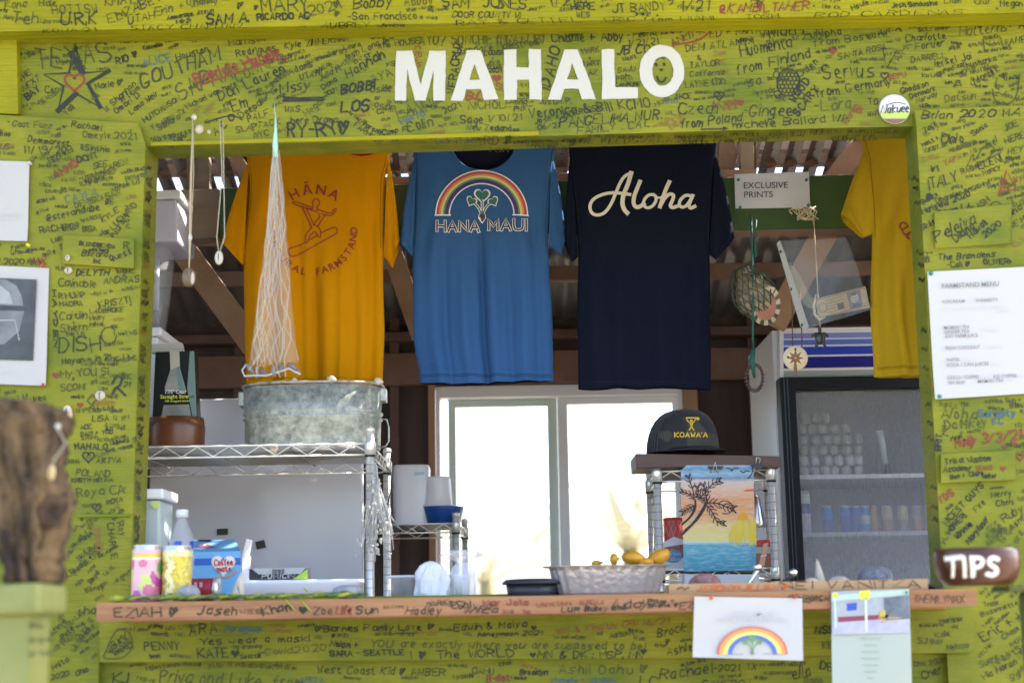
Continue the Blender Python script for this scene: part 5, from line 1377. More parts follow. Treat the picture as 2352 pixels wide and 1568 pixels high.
# ================================================================== THE SHELL OF THE STAND
YB = 6.3                                      # inner face of the back wall
sh = thing('back_wall', 'dark plywood back wall of the stand with a bright sliding window', 'wall', (0, YB, 0))
XL, XR_ = -2.1, 2.35
wx0, wx1 = pt(988, 1100, YB).x, pt(1590, 1100, YB).x
wz1 = pt(1250, 884, YB).z; wz0 = .80
ZT = 2.75
mb = MB()
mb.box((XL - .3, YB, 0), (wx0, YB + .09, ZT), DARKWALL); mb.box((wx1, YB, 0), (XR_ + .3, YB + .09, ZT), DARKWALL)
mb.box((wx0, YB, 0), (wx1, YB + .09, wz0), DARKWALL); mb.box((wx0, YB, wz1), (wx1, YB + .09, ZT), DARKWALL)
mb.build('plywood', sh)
def band(u0, u1, v0, v1, y, th, m, name, parent, slope=-.0166, pl=None, bev=.003):
    """a board spanning photo columns u0..u1 with its top at v0 and bottom at v1 (measured at u=1176)"""
    f_ = lambda u, v: v + (u - 1176) * slope
    mb = MB(); mb.slab([(u0, f_(u0, v0)), (u1, f_(u1, v0)), (u1, f_(u1, v1)), (u0, f_(u0, v1))], y, th, m)
    return mb.build(name, parent, plabel=pl, bevel=bev)
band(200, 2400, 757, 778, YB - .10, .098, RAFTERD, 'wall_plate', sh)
band(200, 2400, 806, 880, YB - .06, .058, mat('brown_header_wood', (.16, .085, .055), .7, col2=(.25, .14, .095), scale=4, bump=.2, bscale=30), 'window_header', sh)
# studs
for u in (545, 905, 1738, 2100):
    p = pt(u, 1000, YB - .05)
    mb = MB(); mb.box((p.x - .02, YB - .045, .1), (p.x + .02, YB - .001, 2.3), RAFTERD); mb.build('stud', sh, bevel=.003)
# wood casing and white vinyl window
CAS = mat('casing_wood', (.36, .20, .11), .6, col2=(.48, .28, .16), scale=5, stretch=(2, 2, .6))
VIN = mat('white_vinyl', (.86, .85, .86), .35); VINE = mat('aluminium_edge', (.58, .66, .63), .4)
wn = thing('x', None, None, (0, 0, 0)); bpy.data.objects.remove(wn)
GLASS = bpy.data.materials.new('window_glass'); GLASS.use_nodes = True
_t = GLASS.node_tree; _b = _t.nodes['Principled BSDF']; _t.nodes.remove(_b)
_a = _t.nodes.new('ShaderNodeBsdfTransparent'); _a.inputs[0].default_value = (.95, .97, .96, 1); _g = _t.nodes.new('ShaderNodeBsdfGlossy'); _g.inputs['Roughness'].default_value = .03
_m = _t.nodes.new('ShaderNodeMixShader'); _m.inputs[0].default_value = .07
_t.links.new(_a.outputs[0], _m.inputs[1]); _t.links.new(_g.outputs[0], _m.inputs[2]); _t.links.new(_m.outputs[0], _t.nodes['Material Output'].inputs[0])
X = lambda u, v=1150, y=YB: pt(u, v, y).x
mb = MB()
mb.box((wx0 - .004, YB - .055, wz0 - .05), (X(1002), YB - .002, wz1), CAS); mb.box((X(1576), YB - .055, wz0 - .05), (wx1 + .03, YB - .002, wz1), CAS); mb.box((wx0 - .004, YB - .056, wz1 + .001), (wx1 + .03, YB - .002, wz1 + .022), CAS)
cas = mb.build('casing', sh, bevel=.003)
a0, a1, z1 = X(1003), X(1575), wz1 - .003
fr = .035
mb = MB()
mb.box((a0, YB - .03, wz0), (a0 + fr * .5, YB + .07, z1), VIN); mb.box((a1 - fr * .6, YB - .03, wz0), (a1, YB + .07, z1), VIN)
mb.box((a0 + fr * .5, YB - .03, z1 - .05), (a1 - fr * .6, YB + .07, z1), VIN); mb.box((a0 + fr * .5, YB - .03, wz0), (a1 - fr * .6, YB + .07, wz0 + .04), VIN)
win = mb.build('window', sh, bevel=.003)
m0, m1 = X(1262), X(1308)
def sash(x0, x1, y, m, sl, sr):
    mb = MB()
    zb, zt_ = wz0 + .042, z1 - .052
    mb.box((x0, y, zb), (x0 + sl, y + .028, zt_), m); mb.box((x1 - sr, y, zb), (x1, y + .028, zt_), VINE if m is VINE else m); mb.box((x0 + sl, y, zt_ - .03), (x1 - sr, y + .028, zt_), m); mb.box((x0 + sl, y, zb), (x1 - sr, y + .028, zb + .03), m)
    mb.build('sash', win, bevel=.002)
    mb = MB(); mb.box((x0 + sl, y + .011, zb + .03), (x1 - sr, y + .016, zt_ - .03), GLASS); mb.build('pane', win)
sash(X(1030), X(1285), YB + .035, VINE, X(1042) - X(1030) + .01, X(1285) - X(1262))
sash(X(1285), a1 - fr * .6 - .001, YB + .002, VIN, X(1308) - X(1285), .02)

# side walls
for nm, x, lb in (('side_wall', XL - .3, 'dark plywood side wall at the left inside the stand'), ('side_wall', XR_ + .3, 'dark plywood side wall at the right inside the stand behind the fridge')):
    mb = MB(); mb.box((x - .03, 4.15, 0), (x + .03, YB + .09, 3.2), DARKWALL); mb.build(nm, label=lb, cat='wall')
mb = MB(); mb.box((XL - .3, 4.12, .004), (XR_ + .3, YB, .03), mat('floor_boards', (.12, .08, .06), .7, col2=(.18, .12, .09), scale=4)); mb.build('floor', kind='structure')

# roof: corrugated sheet falling to the back, with clear ribs letting daylight through
rf = thing('roof', 'corrugated metal roof with bright clear ribs over bare lumber framing', 'roof', (0, 5.2, 2.6))
TIN = mat('corrugated_tin', (.20, .18, .18), .45, .5, col2=(.30, .27, .25), scale=3, stretch=(2, .6, 1))
hb = zat(1176, 750, YB) 
SL = .31
roofz = lambda y: hb + SL * (YB - y) + .03
CLEARR = mat('clear_roofing', (.75, .78, .78), .4, transp=.75)
mb = MB(); mc = MB()
x = XL - .6
i = 0
pitch_ = .076
while x < XR_ + .6:
    prof = []
    for j in range(7):
        s = j / 6
        prof.append((x + pitch_ * s, .011 * math.cos(2 * math.pi * s)))
    for (ya, yb_, m_) in ((2.9, 4.70, 0), (4.70, 5.45, 1), (5.45, YB + .5, 0)):
        vs = []
        for (px_, dz) in prof:
            vs += [(px_, ya, roofz(ya) + dz), (px_, yb_, roofz(yb_) + dz)]
        qs = [(2 * q, 2 * q + 1, 2 * q + 3, 2 * q + 2) for q in range(6)]
        if m_:
            mc.add(vs, qs[2:4] if i % 5 != 2 else qs[2:3], CLEARR, True); mb.add(vs, qs[:2] + qs[4:] + (qs[3:4] if i % 5 == 2 else []), TIN, True)
        else:
            mb.add(vs, qs, TIN, True)
    x += pitch_; i += 1
mb.build('metal_sheet', rf, solid=False); mc.build('clear_strips', rf, solid=False)
mb = MB()
def ybar(u0, u1, v0, v1, y, th, m, slope=-.0166, name='purlin', pl=None):
    return band(u0, u1, v0, v1, y, th, m, name, rf, slope, pl)
ybar(100, 2500, 357, 387, 5.18, .05, mat('brown_purlin', (.17, .10, .07), .7, col2=(.26, .16, .11), scale=4))
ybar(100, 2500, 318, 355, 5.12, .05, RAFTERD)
ybar(100, 2500, 612, 646, 5.78, .04, mat('brown_purlin', (.17, .10, .07), .7))
# tie beam: raw at the left, painted dark green to the right
mb = MB(); mb.slab([(250, 440), (503, 433), (503, 545), (250, 554)], 4.90, .09, mat('grey_lumber', (.13, .095, .065), .75, col2=(.21, .16, .11), scale=4, stretch=(.5, 1, 2), bump=.2)); mb.build('tie_beam', rf, bevel=.003, plabel='bare grey-brown length of the tie beam')
mb = MB(); mb.slab([(505, 433), (2250, 395), (2250, 517), (505, 550)], 4.90, .012, BEAMG); mb.build('green_fascia', rf, bevel=.002)
mb = MB(); mb.slab([(505, 432), (2250, 394), (2250, 516), (505, 549)], 4.913, .12, RAFTER); mb.build('tie_beam', rf, bevel=.003, plabel='lumber tie beam behind the green board')
mb = MB(); mb.slab([(560, 413), (1738, 388), (1738, 405), (560, 431)], 4.95, .06, RAFTER); mb.build('top_rail', rf, bevel=.002)
mb = MB(); mb.slab([(300, 545), (610, 541), (610, 556), (300, 560)], 4.97, .05, RAFTER); mb.build('bottom_rail', rf, bevel=.002)
def brace(p0, p1, wpx, y0, y1, m=RAFTER, name='brace'):
    a, b = pt(p0[0], p0[1], y0), pt(p1[0], p1[1], y1)
    d = b - a; s = d.cross(Vector((0, 1, 0))).normalized() * (wpx / 2 * mp((y0 + y1) / 2))
    mb = MB(); mb.prism([a + s, a - s, b - s, b + s], (0, .045, 0), m)
    mb.build(name, rf, bevel=.003)
brace((395, 540), (640, 872), 58, 5.10, 5.3, mat('brown_brace', (.25, .155, .09), .7, col2=(.36, .23, .14), scale=4, bump=.2))
brace((880, 520), (966, 770), 46, 5.10, 5.3)
brace((2010, 290), (1870, 470), 48, 5.06, 5.06)
brace((1915, 500), (1778, 745), 58, 5.10, 5.27, mat('warm_brace', (.34, .20, .11), .7, col2=(.44, .27, .16), scale=4, bump=.2))
brace((520, 330), (590, 440), 30, 5.06, 5.06)
brace((1672, 320), (1668, 400), 40, 5.0, 5.0, name='post'); brace((1716, 320), (1717, 396), 32, 4.98, 4.98, mat('pale_post', (.36, .27, .18), .7), name='post'); brace((1734, 320), (1735, 396), 8, 4.99, 4.99, RAFTERD, name='post')
brace((458, 340), (460, 437), 44, 4.96, 4.96, mat('grey_lumber', (.13, .095, .065), .75), name='post'); brace((436, 340), (437, 437), 16, 4.95, 4.95, RAFTERD, name='post')
# two rafters running front to back
for u in (700, 1500, 2250):
    p = pt(u, 500, 5.2)
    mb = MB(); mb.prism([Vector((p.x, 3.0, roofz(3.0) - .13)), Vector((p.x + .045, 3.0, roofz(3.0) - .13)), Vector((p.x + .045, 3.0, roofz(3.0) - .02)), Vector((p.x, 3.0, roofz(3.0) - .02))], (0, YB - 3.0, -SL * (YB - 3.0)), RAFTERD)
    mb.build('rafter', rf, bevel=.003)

# exclusive prints sign
YG = 4.893
def d_ex(mb, P):
    type_(mb, 'EXCLUSIVE', 1707, 433, 14.5, P, mat('sign_black', (.05, .05, .055), .5), .8, .004, length=101)
    type_(mb, 'PRINTS', 1708, 454, 14.5, P, mat('sign_black', (.05, .05, .055), .5), .8, .004, length=66)
paper('prints_sign', 'white paper sign reading EXCLUSIVE PRINTS on the green beam', 'sign', [(1687, 400), (1858, 395), (1861, 476), (1689, 480)], YG, d_ex, mat('sign_paper', (.62, .62, .66), .5))
for u, v, w_ in ((1696, 414, 'top left'), (1852, 414, 'top right'), (1700, 477, 'bottom left'), (1856, 472, 'bottom right')):
    pin(u, v, YG - .002, PG, w_ + ' green pin of the EXCLUSIVE PRINTS sign', 3.6)

# ================================================================== T-SHIRTS
def lerp_rows(rows, v):
    if v <= rows[0][0]: return rows[0][1:]
    for a, b in zip(rows[:-1], rows[1:]):
        if v <= b[0]:
            q = (v - a[0]) / (b[0] - a[0]); q = q * q * (3 - 2 * q)
            return tuple(x0 + (x1 - x0) * q for x0, x1 in zip(a[1:], b[1:]))
    return rows[-1][1:]
class Shirt:
    def __init__(s, y, rows, folds, T=.030):
        s.y, s.rows, s.folds, s.T = y, rows, folds, T
        s.v0, s.v1 = rows[0][0], rows[-1][0]
    def surf(s, u, v, front=True):
        l, r = lerp_rows(s.rows, v)
        q = min(1, max(0, (u - l) / (r - l)))
        e = max(0.0, 1 - abs(2 * q - 1) ** 5) ** .5
        t = s.T * e
        g = (v - s.v0) / (s.v1 - s.v0)
        fo = 0
        for (c, w_, amp, g0, dr) in s.folds:
            k = min(1, max(0, (g - g0) / .35))
            q_ = q
            fo += 1.55 * amp * k * math.exp(-((q - c - dr * g) / w_) ** 2)
        fo += .0035 * math.sin(q * 9 + g * 7 + s.v0) * math.sin(g * 5 + q * 3) + .002 * math.sin(q * 23 - g * 9) * min(1, g * 2)
        for sg in (q, 1 - q):
            fo += .0055 * math.sin(34 * (sg + g * .55)) * math.exp(-((sg - .13) / .13) ** 2 - ((g - .36) / .16) ** 2)
        return s.y - t - fo * e if front else s.y + t * .6 - fo * .5 * e
    def P(s, u, v, lift=.0):
        p = pt(u, v, s.y)
        return Vector((p.x, s.surf(u, v) - lift - .0022, p.z))
    def hem(s, mb, c, lines=(13,)):
        m_ = mat('seam_%02x%02x%02x' % tuple(int(255 * x) for x in c), tuple(x * .5 for x in c), .9, spec=.05)
        for d in lines:
            l, r = lerp_rows(s.rows, s.v1 - d)
            mb.ribbon([s.P(l + (r - l) * (.02 + .96 * i / 80), s.v1 - d, -.001) for i in range(81)], 1.5 * mp(s.y), Vector((0, -1, 0)), m_)
        for k in (0, 1):
            pts = []
            for i in range(30):
                v = s.v0 + 6 + (225 * i / 29)
                l, r = lerp_rows(s.rows, v)
                e = .015 + .012 * math.sin(i / 29 * 3.1)
                pts.append(s.P(l + (r - l) * (e if k == 0 else 1 - e), v, -.001))
            mb.ribbon(pts, 1.5 * mp(s.y), Vector((0, -1, 0)), m_)
    def body(s, mb, m, neck=None, mback=None, hem=True, N=90, Mv=70, wav=None):
        for front in (True, False):
            vs, fs = [], []
            for j in range(Mv + 1):
                for i in range(N + 1):
                    q = i / N
                    vb = s.v0
                    l0, r0 = lerp_rows(s.rows, s.v0)
                    if neck and front:
                        uu = l0 + (r0 - l0) * q
                        cu, hw, dp = neck
                        if abs(uu - cu) < hw:
                            vb = s.v0 + dp * math.sqrt(1 - ((uu - cu) / hw) ** 2)
                    v = vb + (s.v1 - vb) * j / Mv
                    l, r = lerp_rows(s.rows, v)
                    u = l + (r - l) * q
                    vv = v + (wav(q) * (j / Mv) ** 3 if wav else 0)
                    p = pt(u, vv, s.y)
                    yy = s.surf(u, v, front)
                    if hem and front and j in (Mv - 4,):
                        yy += .0025
                    vs.append(Vector((p.x, yy, p.z)))
            for j in range(Mv):
                for i in range(N):
                    a = j * (N + 1) + i
                    fs.append((a, a + 1, a + N + 2, a + N + 1))
            mb.add(vs, fs, (mback or m) if not front else m, True)
def sleeve(parent, m, y, S, A, C1, C2, bulge=10, T=.022, mi_=None):
    """a hanging sleeve: from shoulder S / armpit A to cuff outer C1 / cuff inner C2 (photo points)"""
    mb = MB()
    n, K = 20, 14
    secs = []
    for i in range(K + 1):
        t = i / K
        o = ((S[0] + (C1[0] - S[0]) * t), (S[1] + (C1[1] - S[1]) * t))
        ox = -1 if C1[0] < S[0] else 1
        o = (o[0] + ox * bulge * math.sin(math.pi * t) * .6, o[1] - bulge * .4 * math.sin(math.pi * t))
        q = (A[0] + (C2[0] - A[0]) * t, A[1] + (C2[1] - A[1]) * t)
        po, pq = pt(o[0], o[1], y), pt(q[0], q[1], y)
        c, h = (po + pq) / 2, (po - pq) / 2
        th = T * (.7 + .6 * t)
        ring = []
        for k in range(n):
            a = 2 * math.pi * k / n
            ring.append(c + h * math.cos(a) + Vector((0, th * math.sin(a) * (1 + .25 * math.sin(3 * a + 5 * t)), 0)))
        secs.append(ring)
    mb.loft(secs, m, caps=False)
    # cuff seam
    i = K - 2
    ring = [p + Vector((0, -.0015 if p.y < y else .0015, 0)) for p in secs[i]]
    mb.tube(ring, .0012, m, 5, closed=True)
    mb.build('sleeve', parent, solid=False)
def fabric(name, c, c2):
    c2 = tuple(a * .7 + b * .3 for a, b in zip(c, c2))
    return mat(name, c, .9, col2=c2, scale=60, detail=3, bump=.12, bscale=420, spec=.08)
GOLD = fabric('gold_cotton', (.52, .215, .001), (.58, .25, .002)); BLU = fabric('blue_cotton', (.034, .098, .235), (.042, .115, .275)); NAVY = fabric('navy_cotton', (.006, .008, .018), (.010, .012, .025)); YEL2 = fabric('yellow_cotton', (.46, .29, .012), (.52, .34, .018)); DNAVY = fabric('dark_navy_inner_shade', (.010, .009, .022), (.014, .012, .028))  # DNAVY: shade inside the blue shirt, put into its back panel's colour
REDC = fabric('red_collar_cotton', (.40, .01, .02), (.45, .015, .03)); MAROON = mat('maroon_print', (.24, .02, .012), .6)
YSH = 4.80
def subdiv_font(mb, text, place, m, bold):
    V, Fs = font(text, bold)
    mb.add([place(a, b) for a, b in V], Fs, m)
# --- gold shirt
s1 = Shirt(YSH, [(340, 560, 900), (366, 568, 893), (420, 572, 884), (590, 560, 880), (640, 560, 880), (760, 562, 883), (885, 566, 879)],
           [(.10, .07, .012, 0, .02), (.30, .05, .012, .1, .0), (.40, .03, -.006, .2, .02), (.50, .035, -.012, .35, .02), (.60, .05, .010, .3, .0), (.72, .035, .009, .35, -.02), (.80, .03, -.006, .35, 0), (.93, .04, -.014, 0, -.02), (.20, .03, -.008, .3, 0)])
t = thing('t_shirt', 'gold-orange t-shirt with a maroon HANA CULTURAL FARMSTAND print', 't-shirt', pt(722, 885, YSH), 't-shirts hanging from the beam')
mb = MB(); s1.body(mb, GOLD); s1.hem(mb, (.52, .215, .001))
C = lambda x, y: (489 + x * .36, 338.7 + y * .36)
def arctext(mb, sh_, chars, cx, cy, r, h, a0, a1, m, inner=False, bold=.012, cv=C):
    n = len(chars)
    for i, ch in enumerate(chars):
        if ch == ' ': continue
        a = a0 + (a1 - a0) * i / (n - 1)
        V, Fs = font(ch, bold)
        if not V: continue
        w_ = max(p[0] for p in V) + min(p[0] for p in V)
        vs = []
        for (px_, py_) in V:
            lx, ly = (px_ - w_ / 2) * h / .73, py_ * h / .73
            ar = R(a)
            if inner:   # text along the bottom: letters stand towards the centre
                rad = r + h / 2 - ly; tx, ty = math.cos(ar) * rad, -math.sin(ar) * rad
                vs.append(sh_.P(*cv(cx + tx + math.sin(ar) * -lx * -1 * -1, cy + ty - math.cos(ar) * lx * -1 * -1), lift=.0012) if False else sh_.P(*cv(cx + tx - math.sin(ar) * lx, cy + ty - math.cos(ar) * lx), lift=.0012))
            else:
                rad = r - h / 2 + ly; tx, ty = math.cos(ar) * rad, -math.sin(ar) * rad
                vs.append(sh_.P(*cv(cx + tx + math.sin(ar) * lx, cy + ty + math.cos(ar) * lx), lift=.0012))
        mb.add(vs, Fs, m)
arctext(mb, s1, 'HĀNA', 653, 550, 268, 66, 118.5, 61, MAROON)
arctext(mb, s1, 'CULTURAL FARMSTAND', 648, 548, 258, 46, 183, 360, MAROON, inner=True, bold=.018)
def sh_line(mb, sh_, pts, wpx, m, cv=C, closed=False, smooth=0, lift=.0012):
    p = list(pts) + ([pts[0]] if closed else [])
    if smooth: p = chaikin(p, smooth)
    q = []
    for a, b in zip(p[:-1], p[1:]):
        n = max(1, int(math.hypot(b[0] - a[0], b[1] - a[1]) / 25))
        q += [(a[0] + (b[0] - a[0]) * i / n, a[1] + (b[1] - a[1]) * i / n) for i in range(n)]
    q.append(p[-1])
    mb.ribbon([sh_.P(*cv(x, y), lift=lift + _RW.uniform(0, .0006)) for x, y in q], wpx * mp(YSH), Vector((0, -1, 0)), m)
for L in ([(640,415),(648,398),(644,380),(650,356),(668,344),(685,352),(690,372),(680,390),(672,402),(676,418)], [(640,412),(580,398),(526,378),(519,366),(532,362),(600,386),(642,402)], [(676,412),(758,442),(782,408),(795,406),(794,420),(766,452),(724,448),(700,438)], [(580,402),(642,530)], [(604,404),(655,512)], [(608,408),(706,440),(648,512)], [(724,450),(676,522)], [(640,528),(600,572),(596,612),(606,626),(616,618),(622,588),(660,544),(680,590),(700,588),(692,534),(672,518)], [(656,512),(664,514)], [(600,622),(502,660),(490,682),(500,710),(526,712),(760,588),(802,562),(800,534),(782,522),(702,560)], [(618,608),(676,578)]):
    sh_line(mb, s1, L, 2.6, MAROON, smooth=1)
mb.build('body', t, solid=False)
mb = MB()
l = [s1.P(u, v, .001) for u, v in [(800, 340), (862, 340), (862, 358), (850, 363), (830, 366), (812, 363), (800, 357)]]
mb.prism(l, (0, .004, 0), REDC); mb.build('collar', t)
sleeve(t, GOLD, YSH, (574, 362), (562, 602), (509, 556), (558, 609), 6); sleeve(t, GOLD, YSH, (892, 358), (881, 590), (917, 556), (901, 616), 6)
# --- blue shirt
s2 = Shirt(YSH + .02, [(335, 950, 1275), (380, 952, 1271), (560, 949, 1258), (600, 948, 1261), (760, 949, 1269), (880, 964, 1271)],
           [(.14, .05, .010, .1, .02), (.24, .03, -.008, .3, 0), (.36, .05, .012, .3, .02), (.50, .022, -.016, .25, .01), (.58, .05, .013, .25, 0), (.70, .03, -.008, .35, 0), (.80, .045, .010, .3, 0), (.90, .03, -.009, .2, 0)])
t = thing('t_shirt', 'royal blue t-shirt with a rainbow and taro plant over HANA MAUI', 't-shirt', pt(1110, 880, YSH), 't-shirts hanging from the beam')
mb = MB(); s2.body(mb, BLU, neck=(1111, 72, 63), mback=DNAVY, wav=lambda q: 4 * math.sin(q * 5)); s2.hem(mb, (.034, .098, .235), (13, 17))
C2 = lambda x, y: (903 + x * .372, 320 + y * .372)
W2 = mat('shirt_white_print', (.72, .74, .76), .7); PUR = mat('shirt_purple', (.05, .03, .16), .7)
bands = [(285, 278, W2), (278, 262, mat('shirt_red', (.42, .06, .08), .7)), (262, 250, mat('shirt_orange', (.60, .25, .10), .7)), (250, 237, mat('shirt_yellow', (.62, .55, .20), .7)), (237, 226, mat('shirt_green', (.10, .25, .10), .7)), (226, 202, PUR), (202, 195, W2)]
for ro, ri, m_ in bands:
    vs = []
    for i in range(49):
        a = math.pi * i / 48
        for r in (ro, ri):
            vs.append(s2.P(*C2(548 + r * math.cos(a), 482 - r * .955 * math.sin(a)), lift=.0012))
    mb.add(vs, [(2 * i, 2 * i + 1, 2 * i + 3, 2 * i + 2) for i in range(48)], m_)
for a, b in ((262, 356), (740, 834)):
    sh_line(mb, s2, [(a, 485), (b, 485)], 3, W2, C2, lift=.0016)
def shp(cv, sh_):
    return lambda u, v, k=0: sh_.P(*cv(u, v), lift=k)
taro(shp(C2, s2), 551, 400, 2.55, .0014, mb, TARO, TAROS, W2)
def outl(mb, sh_, txt, x, base_, h, length, cv):
    st, adv = strokes(txt, 0, None, 3)
    sx = length / (adv * h)
    for wd, m_, lf in ((19, W2, .0014), (10.5, TAROS, .0024)):
        for s in st:
            pp = [(x + a * h * sx, base_ - b * h) for a, b in s]
            sh_line(mb, sh_, pp, wd * .372, m_, cv, lift=lf)
outl(mb, s2, 'HANA', 275, 585, 64, 255, C2); outl(mb, s2, 'MAUI', 592, 578, 68, 230, C2)
mb.build('body', t, solid=False)
mb = MB()
ring = [s2.P(1111 + 74 * math.cos(a), 335 + 65 * math.sin(a), .0) for a in [math.pi * i / 30 for i in range(31)]]
mb.tube([p + Vector((0, .004, 0)) for p in ring], .005, BLU, 8); mb.build('collar', t)
sleeve(t, BLU, YSH + .02, (958, 340), (950, 588), (917, 560), (950, 591), 8); sleeve(t, BLU, YSH + .02, (1266, 345), (1260, 565), (1300, 546), (1288, 588), 6)
# --- navy shirt
s3 = Shirt(YSH - .02, [(330, 1306, 1648), (400, 1310, 1640), (590, 1328, 1630), (700, 1326, 1632), (894, 1328, 1633)],
           [(.12, .06, .008, .1, 0), (.30, .06, .010, .3, 0), (.45, .05, -.006, .3, 0), (.62, .07, .010, .3, 0), (.80, .05, -.006, .3, 0), (.90, .04, .006, .3, 0)])
t = thing('t_shirt', 'dark navy t-shirt with Aloha in cream script', 't-shirt', pt(1480, 892, YSH), 't-shirts hanging from the beam')
mb = MB(); s3.body(mb, NAVY, wav=lambda q: -6 * math.exp(-((q - .3) / .12) ** 2) + 3 * math.sin(q * 7)); s3.hem(mb, (.03, .034, .06))
C3 = lambda x, y: (1279.5 + x * .372, 320 + y * .372)
CRM = mat('cream_print_script', (.64, .60, .50), .7)
for L, w_ in (([(458,228),(420,240),(392,272),(362,340),(330,420),(290,476),(240,488),(205,470),(197,425),(220,385),(275,356),(350,346),(446,360)], 20), ([(452,226),(436,290),(408,352),(396,405),(408,452),(434,476)], 27), ([(508,276),(490,320),(468,375),(466,420),(486,440),(512,430),(532,414)], 25), ([(590,358),(560,358),(532,388),(526,420),(546,442),(580,434),(606,400),(606,370),(590,358)], 19), ([(596,362),(618,380),(646,372)], 13), ([(688,278),(668,320),(648,375),(628,438)], 25), ([(634,424),(660,376),(692,352),(716,364),(704,400),(690,428),(704,442),(738,430)], 22), ([(822,366),(790,358),(756,386),(744,420),(762,440),(794,426),(818,388)], 20), ([(832,362),(814,400),(806,428),(820,440),(848,426)], 22)):
    p = chaikin(L, 3)
    sh_line(mb, s3, p, w_ * .372, CRM, C3, lift=.0014)
mb.build('body', t, solid=False)
sleeve(t, NAVY, YSH - .02, (1310, 350), (1328, 590), (1297, 556), (1314, 602), 4); sleeve(t, NAVY, YSH - .02, (1642, 350), (1628, 585), (1687, 546), (1644, 596), 8)
# --- yellow shirt at the right
YS4 = 4.74
s4 = Shirt(YS4, [(315, 1978, 2330), (380, 1990, 2310), (545, 2003, 2290), (700, 1999, 2290), (866, 2007, 2300)], [(.05, .03, -.008, .1, 0), (.12, .05, .012, .3, .10), (.22, .04, -.010, .3, .05), (.34, .07, .012, .3, 0), (.55, .08, .010, .3, 0), (.8, .08, .010, .3, 0)])
t = thing('t_shirt', 'lemon yellow t-shirt half hidden by the right jamb', 't-shirt', pt(2150, 866, YS4), 't-shirts hanging from the beam')
mb = MB(); s4.body(mb, YEL2); s4.hem(mb, (.46, .29, .012), (17, 21))
arctext(mb, s4, 'CULTURAL FARMSTAND', 2162, 475, 104, 20, 208, 334, MAROON, inner=True, bold=.018, cv=lambda x, y: (x, y))
arctext(mb, s4, 'C', 2101, 406, 14, 22, 180, 180, MAROON, cv=lambda x, y: (x, y)) if False else None
sh_line(mb, s4, [(2090, 398), (2084, 402), (2082, 408), (2086, 414), (2094, 415)], 3.4, MAROON, lambda x, y: (x, y), smooth=1)
mb.build('body', t, solid=False)
sleeve(t, YEL2, YS4, (1990, 335), (2010, 538), (1931, 494), (1982, 546), 4)
# hanging line the shirts are pinned to
mb = MB(); mb.tube([pt(200, 338, YSH + .03), pt(1176, 330, YSH + .03), pt(2400, 300, YSH + .03)], .004, mat('clothes_line', (.35, .33, .28), .7), 6); mb.build('clothes_line', label='thin line behind the header that carries the t-shirts', cat='line')
# ================================================================== PENDANTS AT THE RIGHT
YPN = 4.74
GREENC = mat('green_cord', (.01, .09, .065), .7); NETD = mat('dark_net', (.05, .06, .035), .7); STRIPE = mat('triton_shell', (.34, .27, .16), .4, col2=(.10, .06, .03), scale=28, stretch=(1, 1, 3)); ORANGEIN = mat('shell_mouth', (.24, .07, .02), .4, col2=(.36, .13, .045), scale=20)
t = thing('netted_shell', 'large striped seashell in a dark net bag on a green cord', 'shell pendant', pt(1740, 500, YPN))
k = mp(YPN)
mb = MB(); mb.tube([pt(1725, 490, YPN), pt(1727, 560, YPN), pt(1728, 600, YPN - .01), pt(1730, 700, YPN - .055), pt(1729, 780, YPN - .03), pt(1731, 805, YPN)], .0035, GREENC, 8)
mb.tube([pt(1737, 505, YPN), pt(1734, 560, YPN), pt(1736, 590, YPN)], [.003, .003, .006], GREENC, 8); mb.tube([pt(1731, 800, YPN), pt(1727, 830, YPN), pt(1733, 868, YPN)], [.006, .010, .004], GREENC, 8); mb.build('cord', t)
c = pt(1741, 690, YPN)
mtx = Matrix.Rotation(R(-28), 4, 'Y')
mb = MB()
prof = [(.004, -.085), (.022, -.075), (.045, -.045), (.060, -.005), (.056, .035), (.036, .075), (.016, .105), (.003, .125)]
mb.lathe([(r * 1.08, z * .96) for r, z in prof], c, STRIPE, 36, sy=.75, mtx=mtx, cap=False, wob=lambda a, i: .05 * math.sin(9 * a)); mb.build('shell', t)
mb = MB()
c2_ = pt(1760, 704, YPN - .032)
ov = []
for i in range(44):
    a = 2 * math.pi * i / 44
    ov.append(Vector((31 * k * math.cos(a) * (1 - .2 * math.sin(a)), -.002 * math.cos(a), 47 * k * math.sin(a))))
rot = Matrix.Rotation(R(18), 3, 'Y')
ov = [c2_ + rot @ p + Vector((0, -.014, 0)) for p in ov]
ov2 = [c2_ + (p - c2_) * .72 + Vector((0, .004, 0)) for p in ov]
mb.add(ov2, [tuple(range(44))], ORANGEIN)
for i in range(44):
    j = (i + 1) % 44
    mb.add([ov[i], ov[j], ov2[j], ov2[i]], [(0, 1, 2, 3)], mat('tooth_cream', (.46, .38, .24), .4) if i % 4 > 1 or 8 < i < 16 else mat('shell_tooth', (.10, .06, .03), .5))
mb.build('mouth', t, solid=False)
mb = MB()
rr = random.Random(77)
for i in range(16):
    a0_ = 2 * math.pi * i / 16
    for dirn in (1, -1):
        pts = [pt(1735, 592, YPN)]
        for j in range(9):
            s = j / 8
            z = .125 - s * .21
            r = .004 + .062 * math.sin(math.pi * min(1, max(.08, s * .92 + .06))) ** .8
            a = a0_ + dirn * s * 1.6 + rr.uniform(-.08, .08)
            pts.append(c + mtx.to_3x3() @ Vector((r * 1.1 * math.cos(a), r * .86 * math.sin(a), z * .97)))
        mb.tube(pts, .0021, NETD, 4)
mb.build('net_bag', t, solid=False)
t2 = thing('bead_bracelet', 'dark brown bead bracelet hanging under the netted seashell', 'bracelet', pt(1733, 868, YPN))
mb = MB()
